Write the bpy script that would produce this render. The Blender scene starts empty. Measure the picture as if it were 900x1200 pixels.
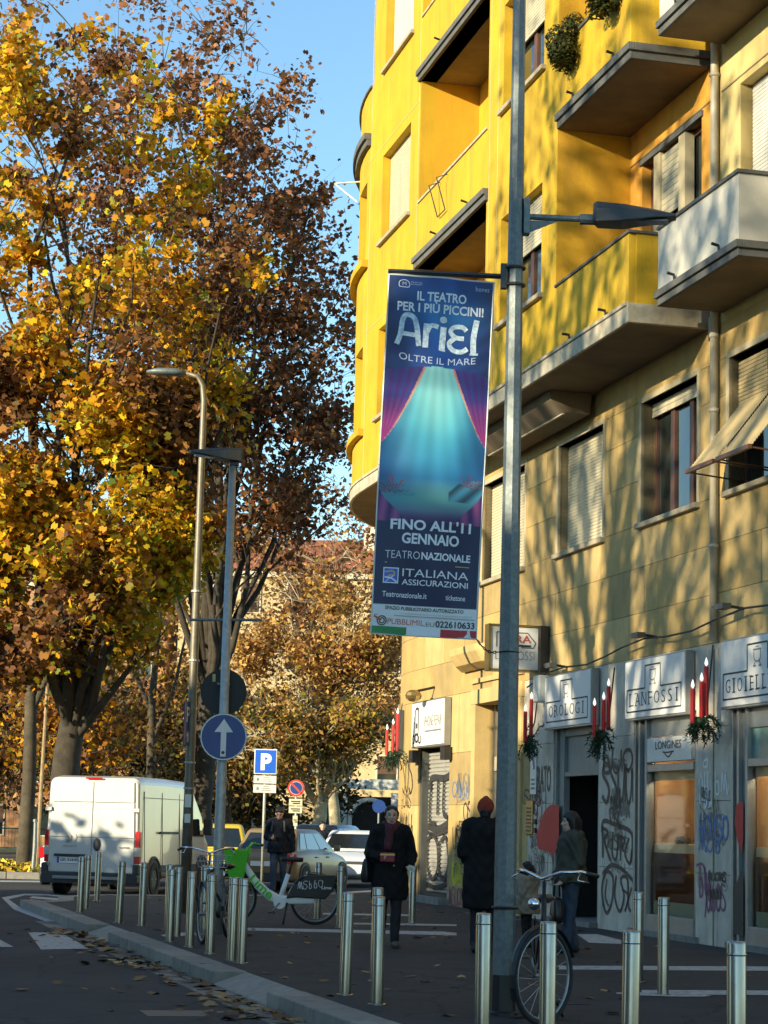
import bpy, bmesh, math, random
import numpy as np
from mathutils import Vector, Matrix

random.seed(11)
rng = np.random.default_rng(11)
SC = bpy.context.scene
COL = SC.collection
R = math.radians

# ------------------------------------------------------------------ camera
FPX = 2450.0; CAMZ = 1.50; PZ = 0.12
_pitch = math.atan(370 / FPX); _roll = R(1.45)
FW = np.array([0, math.cos(_pitch), math.sin(_pitch)])
_u0 = np.array([0, -math.sin(_pitch), math.cos(_pitch)]); _r0 = np.array([1.0, 0, 0])
RT = _r0 * math.cos(_roll) + _u0 * math.sin(_roll)
UP = -_r0 * math.sin(_roll) + _u0 * math.cos(_roll)
CAM = np.array([0, 0, CAMZ])
cam_d = bpy.data.cameras.new('camera'); cam = bpy.data.objects.new('camera', cam_d); COL.objects.link(cam)
cam_d.sensor_fit = 'VERTICAL'; cam_d.sensor_height = 24; cam_d.lens = FPX / 1200 * 24
cam_d.clip_start = 0.1; cam_d.clip_end = 3000
mw = Matrix.Identity(4)
for i in range(3):
    mw[i][0] = RT[i]; mw[i][1] = UP[i]; mw[i][2] = -FW[i]; mw[i][3] = CAM[i]
cam.matrix_world = mw
SC.camera = cam

# ------------------------------------------------------------------ sky, sun, exposure
SUN_EL = R(15.2); SUN_A = R(48)         # azimuth measured from straight behind the camera towards the left
to_sun = Vector((-math.sin(SUN_A) * math.cos(SUN_EL), -math.cos(SUN_A) * math.cos(SUN_EL), math.sin(SUN_EL)))
world = bpy.data.worlds.new('World'); SC.world = world; world.use_nodes = True
wn = world.node_tree; wn.nodes.clear()
sky = wn.nodes.new('ShaderNodeTexSky'); sky.sky_type = 'NISHITA'; sky.sun_disc = False
sky.sun_elevation = SUN_EL; sky.sun_rotation = math.atan2(to_sun.x, to_sun.y)
sky.air_density = 1.0; sky.dust_density = 0.0; sky.ozone_density = 2.0
bg = wn.nodes.new('ShaderNodeBackground'); bg.inputs['Strength'].default_value = 0.15
wo = wn.nodes.new('ShaderNodeOutputWorld')
tint = wn.nodes.new('ShaderNodeMixRGB'); tint.blend_type = 'MULTIPLY'; tint.inputs['Fac'].default_value = 1.0; tint.inputs['Color2'].default_value = (0.84, 0.975, 0.97, 1)
wn.links.new(sky.outputs['Color'], tint.inputs['Color1']); wn.links.new(tint.outputs['Color'], bg.inputs['Color']); wn.links.new(bg.outputs[0], wo.inputs['Surface'])
sun_d = bpy.data.lights.new('sun', 'SUN'); sun = bpy.data.objects.new('sun', sun_d); COL.objects.link(sun)
sun_d.energy = 5.0; sun_d.angle = R(0.5); sun_d.color = (1.0, 0.87, 0.60)
sun.rotation_euler = to_sun.to_track_quat('Z', 'Y').to_euler()
SC.view_settings.view_transform = 'Standard'; SC.view_settings.look = 'None'
SC.view_settings.exposure = 0.95; SC.view_settings.gamma = 1.0

# ------------------------------------------------------------------ pixel helpers (photo 900 x 1200)
def ray(px, py):
    d = FW * FPX + RT * (px - 450) + UP * (600 - py)
    return d / d[1]
def G(px, py, z=0.0):
    d = ray(px, py); return CAM + d * ((z - CAMZ) / d[2])
def at(px, py, Y):
    return CAM + ray(px, py) * Y

# ------------------------------------------------------------------ materials
def _nodes(name):
    m = bpy.data.materials.new(name); m.use_nodes = True
    nt = m.node_tree; b = nt.nodes['Principled BSDF']
    return m, nt, b
def mat(name, col, rough=0.6, metal=0.0, var=0.15, scale=6.0, bump=0.0, bscale=60.0, streak=0.0, spec=0.5,
        stretch=(1, 1, 1), dirt=None, emit=0.0, coat=0.0):
    m, nt, b = _nodes(name); L = nt.links; N = nt.nodes
    tc = N.new('ShaderNodeTexCoord'); mp = N.new('ShaderNodeMapping'); mp.inputs['Scale'].default_value = stretch
    L.new(tc.outputs['Object'], mp.inputs['Vector'])
    n1 = N.new('ShaderNodeTexNoise'); n1.inputs['Scale'].default_value = scale; n1.inputs['Detail'].default_value = 6
    n1.inputs['Roughness'].default_value = 0.62
    L.new(mp.outputs[0], n1.inputs['Vector'])
    rp = N.new('ShaderNodeValToRGB')
    c = np.array(col[:3])
    rp.color_ramp.elements[0].position = 0.28; rp.color_ramp.elements[1].position = 0.72
    rp.color_ramp.elements[0].color = (*(c * (1 - var)), 1); rp.color_ramp.elements[1].color = (*np.minimum(c * (1 + var), 0.95), 1)
    L.new(n1.outputs['Fac'], rp.inputs['Fac']); src = rp.outputs['Color']
    if streak > 0:
        mp2 = N.new('ShaderNodeMapping'); mp2.inputs['Scale'].default_value = (2.2, 2.2, 0.22)
        L.new(tc.outputs['Object'], mp2.inputs['Vector'])
        n2 = N.new('ShaderNodeTexNoise'); n2.inputs['Scale'].default_value = 1.6; n2.inputs['Detail'].default_value = 8
        n2.inputs['Roughness'].default_value = 0.7
        L.new(mp2.outputs[0], n2.inputs['Vector'])
        r2 = N.new('ShaderNodeValToRGB'); r2.color_ramp.elements[0].position = 0.48; r2.color_ramp.elements[1].position = 0.78
        r2.color_ramp.elements[1].color = (streak, streak, streak, 1); r2.color_ramp.elements[0].color = (0, 0, 0, 1)
        L.new(n2.outputs['Fac'], r2.inputs['Fac'])
        mx = N.new('ShaderNodeMixRGB'); L.new(r2.outputs['Color'], mx.inputs['Fac'])
        d = dirt if dirt is not None else c * 0.35
        mx.inputs['Color2'].default_value = (*d[:3], 1); L.new(src, mx.inputs['Color1']); src = mx.outputs['Color']
    L.new(src, b.inputs['Base Color'])
    b.inputs['Roughness'].default_value = rough; b.inputs['Metallic'].default_value = metal
    b.inputs['Specular IOR Level'].default_value = spec
    b.inputs['Coat Weight'].default_value = coat; b.inputs['Coat Roughness'].default_value = 0.06
    if emit > 0:
        L.new(src, b.inputs['Emission Color']); b.inputs['Emission Strength'].default_value = emit
    if bump > 0:
        n3 = N.new('ShaderNodeTexNoise'); n3.inputs['Scale'].default_value = bscale; n3.inputs['Detail'].default_value = 5
        L.new(mp.outputs[0], n3.inputs['Vector'])
        bp = N.new('ShaderNodeBump'); bp.inputs['Strength'].default_value = bump; bp.inputs['Distance'].default_value = 0.02
        L.new(n3.outputs['Fac'], bp.inputs['Height']); L.new(bp.outputs[0], b.inputs['Normal'])
    return m
def vcol_mat(name, rough=0.6, transl=0.0, spec=0.3, bump=0.0):
    m, nt, b = _nodes(name); L = nt.links; N = nt.nodes
    a = N.new('ShaderNodeVertexColor'); a.layer_name = 'tint'
    L.new(a.outputs['Color'], b.inputs['Base Color']); b.inputs['Roughness'].default_value = rough
    b.inputs['Specular IOR Level'].default_value = spec
    if transl > 0:
        t = N.new('ShaderNodeBsdfTranslucent'); L.new(a.outputs['Color'], t.inputs['Color'])
        mx = N.new('ShaderNodeMixShader'); mx.inputs[0].default_value = transl
        L.new(b.outputs[0], mx.inputs[1]); L.new(t.outputs[0], mx.inputs[2])
        L.new(mx.outputs[0], nt.nodes['Material Output'].inputs['Surface'])
    return m
def glass_mat(name, tint=(0.9, 0.95, 0.93), refl=0.0):
    m, nt, b = _nodes(name); L = nt.links; N = nt.nodes
    N.remove(b)
    t = N.new('ShaderNodeBsdfTransparent'); t.inputs['Color'].default_value = (*tint, 1)
    g = N.new('ShaderNodeBsdfGlossy'); g.inputs['Roughness'].default_value = 0.03
    fr = N.new('ShaderNodeFresnel'); fr.inputs['IOR'].default_value = 1.5
    ad = N.new('ShaderNodeMath'); ad.operation = 'ADD'; ad.use_clamp = True; ad.inputs[1].default_value = refl
    L.new(fr.outputs[0], ad.inputs[0])
    mx = N.new('ShaderNodeMixShader'); L.new(ad.outputs[0], mx.inputs[0])
    L.new(t.outputs[0], mx.inputs[1]); L.new(g.outputs[0], mx.inputs[2])
    L.new(mx.outputs[0], N['Material Output'].inputs['Surface'])
    return m

MT = {}
MT['yellow'] = mat('yellow plaster', (0.50, 0.31, 0.010), 0.85, var=0.13, scale=1.3, bump=0.25, bscale=40, streak=0.8, dirt=np.array((0.30, 0.175, 0.03)))
MT['deepyellow'] = mat('deep yellow plaster', (0.56, 0.30, 0.012), 0.85, var=0.12, scale=1.3, bump=0.25, bscale=40, streak=0.5, dirt=np.array((0.40, 0.20, 0.03)))
MT['orange'] = mat('orange plaster', (0.58, 0.27, 0.03), 0.85, var=0.16, scale=1.5, bump=0.25, bscale=40, streak=0.5, dirt=np.array((0.24, 0.12, 0.04)))
MT['ochre'] = mat('pale ochre plaster', (0.55, 0.42, 0.17), 0.85, var=0.12, scale=1.5, bump=0.25, bscale=40, streak=0.45, dirt=np.array((0.25, 0.19, 0.09)))
MT['stone'] = mat('travertine cladding', (0.43, 0.29, 0.10), 0.75, var=0.17, scale=2.2, bump=0.35, bscale=55, streak=0.55, dirt=np.array((0.235, 0.185, 0.10)))
MT['stone2'] = mat('travertine cladding pale', (0.50, 0.35, 0.14), 0.75, var=0.15, scale=2.6, bump=0.35, bscale=55, streak=0.45, dirt=np.array((0.25, 0.20, 0.11)))
MT['stone3'] = mat('travertine cladding worn', (0.35, 0.245, 0.095), 0.78, var=0.19, scale=2.4, bump=0.4, bscale=55, streak=0.6, dirt=np.array((0.20, 0.165, 0.095)))
MT['pier'] = mat('grey stone pier', (0.56, 0.49, 0.385), 0.72, var=0.2, scale=3.2, bump=0.3, bscale=60, streak=0.6, dirt=np.array((0.2, 0.18, 0.15)))
MT['mortar'] = mat('mortar', (0.22, 0.17, 0.09), 0.9)
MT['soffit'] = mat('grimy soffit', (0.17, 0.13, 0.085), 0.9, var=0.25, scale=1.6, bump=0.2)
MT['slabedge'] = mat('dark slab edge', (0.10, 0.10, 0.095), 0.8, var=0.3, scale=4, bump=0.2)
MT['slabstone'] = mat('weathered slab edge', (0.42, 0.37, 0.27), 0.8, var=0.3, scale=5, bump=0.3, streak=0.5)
MT['whitewall'] = mat('white plaster parapet', (0.52, 0.49, 0.42), 0.85, var=0.08, scale=1.8, bump=0.2, streak=0.35, dirt=np.array((0.38, 0.35, 0.29)))
MT['sill'] = mat('stone sill', (0.34, 0.29, 0.20), 0.7, var=0.2, scale=5, bump=0.2)
MT['reveal'] = mat('window reveal stone', (0.42, 0.35, 0.22), 0.8, var=0.15, scale=4)
MT['blind'] = mat('cream roller blind', (0.52, 0.46, 0.32), 0.55, var=0.08, scale=3, streak=0.3)
MT['blindgrey'] = mat('grey roller blind', (0.56, 0.55, 0.50), 0.55, var=0.08, scale=3, streak=0.3)
MT['blindtan'] = mat('tan roller blind', (0.44, 0.33, 0.16), 0.6, var=0.1, scale=3, streak=0.3)
MT['wood'] = mat('brown wooden frame', (0.11, 0.045, 0.025), 0.45, var=0.25, scale=6, stretch=(3, 3, 0.4))
MT['pane'] = mat('window pane', (0.02, 0.028, 0.026), 0.04, var=0.3, scale=2, spec=0.9, coat=0.5)
MT['glass'] = glass_mat('shop glass')
MT['carglass'] = mat('car glass', (0.012, 0.016, 0.018), 0.05, spec=0.8, coat=0.4)
MT['alu'] = mat('grey aluminium frame', (0.30, 0.31, 0.31), 0.4, metal=0.65, var=0.12, scale=5)
MT['aludark'] = mat('dark aluminium', (0.10, 0.105, 0.10), 0.45, metal=0.5, var=0.12, scale=5)
MT['shopgrey'] = mat('grey metal panel', (0.20, 0.20, 0.18), 0.5, var=0.12, scale=4, streak=0.3)
MT['doorblue'] = mat('dark blue door', (0.022, 0.035, 0.075), 0.4, var=0.2)
MT['signwhite'] = mat('white sign panel', (0.70, 0.69, 0.65), 0.4, var=0.04, scale=3, streak=0.12)
MT['signpale'] = mat('pale grey sign', (0.62, 0.63, 0.58), 0.35, var=0.05)
MT['ink'] = mat('black print', (0.02, 0.02, 0.022), 0.6, var=0.1)
MT['greyink'] = mat('grey print', (0.18, 0.18, 0.18), 0.6, var=0.1)
MT['redink'] = mat('red print', (0.55, 0.08, 0.04), 0.5, var=0.1)
MT['graff'] = mat('black spray paint', (0.028, 0.027, 0.027), 0.55, var=0.3, scale=12)
MT['graffgrey'] = mat('faded grey spray paint', (0.17, 0.16, 0.14), 0.6, var=0.3, scale=12)
MT['graffblue'] = mat('blue spray paint', (0.09, 0.19, 0.42), 0.6, var=0.3, scale=12)
MT['graffwhite'] = mat('white spray paint', (0.72, 0.72, 0.68), 0.6, var=0.1, scale=12)
MT['graffpurple'] = mat('purple spray paint', (0.22, 0.06, 0.14), 0.6, var=0.3, scale=12)
MT['graffred'] = mat('red spray paint', (0.48, 0.012, 0.015), 0.55, var=0.12, scale=5)
MT['graffyellow'] = mat('yellow spray paint', (0.55, 0.5, 0.04), 0.6, var=0.25, scale=9)
MT['candle'] = mat('red candle plastic', (0.55, 0.012, 0.012), 0.35, var=0.1)
MT['bulb'] = mat('white flame bulb', (0.9, 0.88, 0.8), 0.3, var=0.02, emit=0.6)
MT['pine'] = mat('pine garland', (0.02, 0.05, 0.018), 0.7, var=0.4)
MT['cable'] = mat('black cable', (0.015, 0.015, 0.015), 0.6)
MT['pipe'] = mat('painted downpipe', (0.42, 0.38, 0.29), 0.5, var=0.15, streak=0.3)
MT['brass'] = mat('brass plate', (0.35, 0.25, 0.09), 0.35, metal=0.8)
MT['steel'] = mat('brushed stainless steel', (0.36, 0.345, 0.31), 0.26, metal=0.95, var=0.22, scale=9, stretch=(1, 1, 0.35), streak=0.5, dirt=np.array((0.19, 0.17, 0.14)))
MT['galv'] = mat('galvanised steel', (0.155, 0.18, 0.18), 0.5, metal=0.35, var=0.3, scale=26, bump=0.12, bscale=70, streak=0.45, dirt=np.array((0.07, 0.075, 0.07)))
MT['galvlight'] = mat('pale galvanised pole', (0.36, 0.37, 0.35), 0.48, metal=0.4, var=0.22, scale=14, streak=0.35)
MT['galvbrown'] = mat('weathered pole', (0.17, 0.15, 0.11), 0.5, metal=0.4, var=0.25, scale=10, streak=0.4)
MT['black'] = mat('black painted metal', (0.014, 0.014, 0.015), 0.42, var=0.2)
MT['lamp'] = mat('dark grey lamp housing', (0.035, 0.037, 0.036), 0.45, var=0.2)
MT['lampglass'] = mat('lamp lens', (0.10, 0.11, 0.11), 0.15)
MT['rubber'] = mat('tyre rubber', (0.018, 0.018, 0.019), 0.8, var=0.2, scale=20)
MT['rim'] = mat('silver rim', (0.42, 0.42, 0.42), 0.35, metal=0.8)
MT['chrome'] = mat('chrome', (0.75, 0.76, 0.78), 0.12, metal=1.0, var=0.05)
MT['vanwhite'] = mat('white van paint', (0.52, 0.525, 0.50), 0.3, var=0.05, scale=1.5, coat=0.5, streak=0.15, dirt=np.array((0.48, 0.46, 0.40)))
MT['plastic'] = mat('black bumper plastic', (0.028, 0.029, 0.03), 0.6, var=0.15)
MT['tail'] = mat('red tail light', (0.42, 0.008, 0.012), 0.15, coat=0.6, var=0.1)
MT['tailclear'] = mat('clear lamp', (0.45, 0.43, 0.40), 0.15, coat=0.5)
MT['plate'] = mat('number plate', (0.72, 0.73, 0.72), 0.4, var=0.03)
MT['euro'] = mat('blue plate band', (0.02, 0.06, 0.35), 0.4)
MT['tan'] = mat('champagne car paint', (0.20, 0.145, 0.075), 0.38, metal=0.0, var=0.04, coat=0.2)
MT['caryellow'] = mat('yellow car paint', (0.60, 0.44, 0.03), 0.3, var=0.05, coat=0.6)
MT['carblue'] = mat('dark blue car paint', (0.012, 0.025, 0.055), 0.2, metal=0.3, var=0.05, coat=0.8)
MT['carwhite'] = mat('white car paint', (0.70, 0.71, 0.72), 0.3, var=0.03, coat=0.6)
MT['limegreen'] = mat('lime green plastic', (0.10, 0.56, 0.03), 0.4, var=0.08)
MT['bikewhite'] = mat('white bike frame', (0.78, 0.79, 0.76), 0.35, var=0.04, coat=0.3)
MT['bluesign'] = mat('blue road sign', (0.012, 0.045, 0.20), 0.4, var=0.1, scale=4)
MT['pblue'] = mat('bright blue road sign', (0.012, 0.10, 0.55), 0.35, var=0.05)
MT['signback'] = mat('dark sign back', (0.012, 0.014, 0.014), 0.6, var=0.2)
MT['signred'] = mat('red sign ring', (0.55, 0.05, 0.03), 0.4)
MT['asphalt'] = mat('asphalt road', (0.040, 0.041, 0.043), 0.86, var=0.28, scale=1.1, bump=0.5, bscale=160)
MT['pave'] = mat('asphalt pavement', (0.043, 0.044, 0.045), 0.86, var=0.25, scale=1.4, bump=0.5, bscale=170)
def asphalt_mat(name, c, seed):
    m, nt, b = _nodes(name); L = nt.links; N = nt.nodes; b.inputs['Roughness'].default_value = 0.85; b.inputs['Specular IOR Level'].default_value = 0.35
    tc = N.new('ShaderNodeTexCoord'); mp = N.new('ShaderNodeMapping'); mp.inputs['Location'].default_value = (seed, seed * 0.7, 0); L.new(tc.outputs['Object'], mp.inputs['Vector'])
    def noise(sc, det=6): n = N.new('ShaderNodeTexNoise'); n.inputs['Scale'].default_value = sc; n.inputs['Detail'].default_value = det; n.inputs['Roughness'].default_value = 0.65; L.new(mp.outputs[0], n.inputs['Vector']); return n
    def ramp(src, p0, p1, c0, c1): r = N.new('ShaderNodeValToRGB'); r.color_ramp.elements[0].position = p0; r.color_ramp.elements[1].position = p1; r.color_ramp.elements[0].color = (*c0, 1); r.color_ramp.elements[1].color = (*c1, 1); L.new(src, r.inputs['Fac']); return r.outputs['Color']
    def mul(a, bb): x = N.new('ShaderNodeMixRGB'); x.blend_type = 'MULTIPLY'; x.inputs['Fac'].default_value = 1; L.new(a, x.inputs['Color1']); L.new(bb, x.inputs['Color2']); return x.outputs['Color']
    c = np.array(c); base = ramp(noise(0.35).outputs['Fac'], 0.3, 0.7, c * 0.72, c * 1.3)
    grain = ramp(noise(55, 3).outputs['Fac'], 0.3, 0.72, (0.62,) * 3, (1.45,) * 3); stain = ramp(noise(1.7, 8).outputs['Fac'], 0.30, 0.46, (0.55,) * 3, (1,) * 3)
    w = noise(1.3, 4); ad = N.new('ShaderNodeMixRGB'); ad.blend_type = 'ADD'; ad.inputs['Fac'].default_value = 0.5; L.new(mp.outputs[0], ad.inputs['Color1']); L.new(w.outputs['Color'], ad.inputs['Color2'])
    v = N.new('ShaderNodeTexVoronoi'); v.feature = 'DISTANCE_TO_EDGE'; v.inputs['Scale'].default_value = 0.42; L.new(ad.outputs[0], v.inputs['Vector'])
    crack = ramp(v.outputs['Distance'], 0.0025, 0.009, (0.35,) * 3, (1,) * 3)
    L.new(mul(mul(mul(base, grain), stain), crack), b.inputs['Base Color'])
    bp_ = N.new('ShaderNodeBump'); bp_.inputs['Strength'].default_value = 0.5; bp_.inputs['Distance'].default_value = 0.01; L.new(noise(140, 3).outputs['Fac'], bp_.inputs['Height']); L.new(bp_.outputs[0], b.inputs['Normal'])
    return m
MT['asphalt'] = asphalt_mat('road asphalt', (0.036, 0.036, 0.037), 3.0)
MT['pave'] = asphalt_mat('pavement asphalt', (0.038, 0.038, 0.038), 11.0)
MT['paint'] = mat('worn white road paint', (0.36, 0.365, 0.35), 0.75, var=0.55, scale=14, bump=0.3)
MT['granite'] = mat('granite kerb', (0.20, 0.19, 0.165), 0.75, var=0.28, scale=7, bump=0.4, bscale=90)
MT['granite2'] = mat('granite kerb pale', (0.24, 0.23, 0.20), 0.75, var=0.25, scale=7, bump=0.4, bscale=90)
MT['gutter'] = mat('dark gutter stone', (0.11, 0.105, 0.095), 0.8, var=0.3, scale=6, bump=0.4, bscale=80)
MT['soil'] = mat('park soil', (0.06, 0.05, 0.025), 0.95, var=0.4, scale=2, bump=0.4)
MT['grass'] = mat('grass', (0.05, 0.075, 0.018), 0.9, var=0.4, scale=3, bump=0.5)
MT['bark'] = mat('plane tree bark', (0.065, 0.052, 0.033), 0.9, var=0.5, scale=3.5, bump=0.6, bscale=22)
MT['barkpale'] = mat('pale peeling bark', (0.40, 0.34, 0.22), 0.85, var=0.35, scale=4, bump=0.4, bscale=22)
MT['barkdark'] = mat('dark bark', (0.045, 0.036, 0.026), 0.95, var=0.4, scale=4, bump=0.6, bscale=20)
MT['leaf'] = vcol_mat('autumn leaf', 0.55, 0.32, 0.3)
MT['litter'] = vcol_mat('fallen leaf', 0.8, 0.0, 0.2)
MT['print'] = vcol_mat('printed banner', 0.42, 0.0, 0.4)
MT['bannerwhite'] = mat('banner white print', (0.74, 0.75, 0.78), 0.5, var=0.03)
MT['bannersilver'] = mat('banner silver print', (0.50, 0.60, 0.74), 0.4, var=0.5, scale=34)
MT['bannergold'] = mat('banner gold print', (0.50, 0.36, 0.10), 0.5)
MT['bannerpale'] = mat('banner pale print', (0.40, 0.47, 0.62), 0.5)
MT['green'] = mat('flag green', (0.03, 0.22, 0.07), 0.5)
MT['flagred'] = mat('flag red', (0.5, 0.02, 0.03), 0.5)
MT['skin'] = mat('skin', (0.54, 0.33, 0.24), 0.55, var=0.06, scale=8)
MT['hairblack'] = mat('black hair', (0.010, 0.009, 0.009), 0.5, var=0.3, scale=40)
MT['coat'] = mat('black wool coat', (0.012, 0.012, 0.0125), 0.9, var=0.3, scale=14, bump=0.3, spec=0.15)
MT['navy'] = mat('dark navy jacket', (0.010, 0.013, 0.020), 0.85, var=0.3, scale=10, bump=0.3, spec=0.2)
MT['olive'] = mat('dark olive jacket', (0.060, 0.058, 0.044), 0.8, var=0.3, scale=10, bump=0.3, spec=0.25)
MT['beige'] = mat('beige coat', (0.30, 0.24, 0.17), 0.9, var=0.25, scale=12, bump=0.3)
MT['jeans'] = mat('dark jeans', (0.030, 0.048, 0.078), 0.85, var=0.3, scale=12, bump=0.2)
MT['trousers'] = mat('black trousers', (0.010, 0.010, 0.012), 0.85, var=0.2)
MT['scarf'] = mat('maroon scarf', (0.075, 0.016, 0.022), 0.95, var=0.3, scale=18, bump=0.4)
MT['beanie'] = mat('red knitted beanie', (0.26, 0.035, 0.015), 0.95, var=0.25, scale=30, bump=0.5, bscale=120)
MT['shoe'] = mat('brown shoe', (0.07, 0.055, 0.04), 0.7)
MT['shoeblack'] = mat('black shoe', (0.015, 0.015, 0.016), 0.6)
MT['leather'] = mat('black leather bag', (0.010, 0.010, 0.011), 0.4)
MT['wallet'] = mat('red wallet', (0.22, 0.012, 0.03), 0.5)
MT['paper'] = mat('paper sheet', (0.55, 0.54, 0.50), 0.8, var=0.08)
MT['phone'] = mat('phone', (0.02, 0.02, 0.022), 0.2)
MT['eye'] = mat('eye', (0.02, 0.015, 0.012), 0.3)
MT['lips'] = mat('lips', (0.30, 0.10, 0.09), 0.5)
MT['shopback'] = mat('brown display backdrop', (0.24, 0.115, 0.04), 0.7, var=0.3, scale=1.4)
MT['cream'] = mat('cream shelf', (0.58, 0.54, 0.36), 0.5, var=0.05)
MT['goldcloth'] = mat('gold display cloth', (0.35, 0.25, 0.04), 0.35, metal=0.3, var=0.5, scale=8, stretch=(1, 1, 4))
MT['green_glass'] = mat('pale green fanlight', (0.16, 0.28, 0.25), 0.15, spec=0.7)
MT['tube_lamp'] = mat('lit display lamp', (0.9, 0.72, 0.45), 0.4, var=0.01, emit=12.0)
MT['interior'] = mat('dark interior', (0.02, 0.017, 0.015), 0.9)
MT['shutter'] = mat('steel shutter', (0.40, 0.385, 0.34), 0.5, metal=0.3, var=0.15, streak=0.4)
MT['rooftile'] = mat('terracotta roof', (0.36, 0.11, 0.04), 0.85, var=0.35, scale=2.5, bump=0.5, bscale=12)
MT['bgwall'] = mat('background facade plaster', (0.55, 0.42, 0.22), 0.9, var=0.12, scale=0.8, streak=0.3)
MT['bgwall2'] = mat('background facade brick', (0.38, 0.20, 0.10), 0.9, var=0.15, scale=0.8, streak=0.3)
MT['bgtrim'] = mat('background trim', (0.58, 0.52, 0.40), 0.85)
MT['shutterbrown'] = mat('brown shutters', (0.10, 0.045, 0.025), 0.7)
MT['fence'] = mat('green fence', (0.03, 0.07, 0.045), 0.6)
MT['stake'] = mat('wooden stake', (0.30, 0.22, 0.12), 0.85, var=0.3)
MT['concrete'] = mat('far building render', (0.40, 0.36, 0.30), 0.9, var=0.15, scale=0.5)

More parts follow.
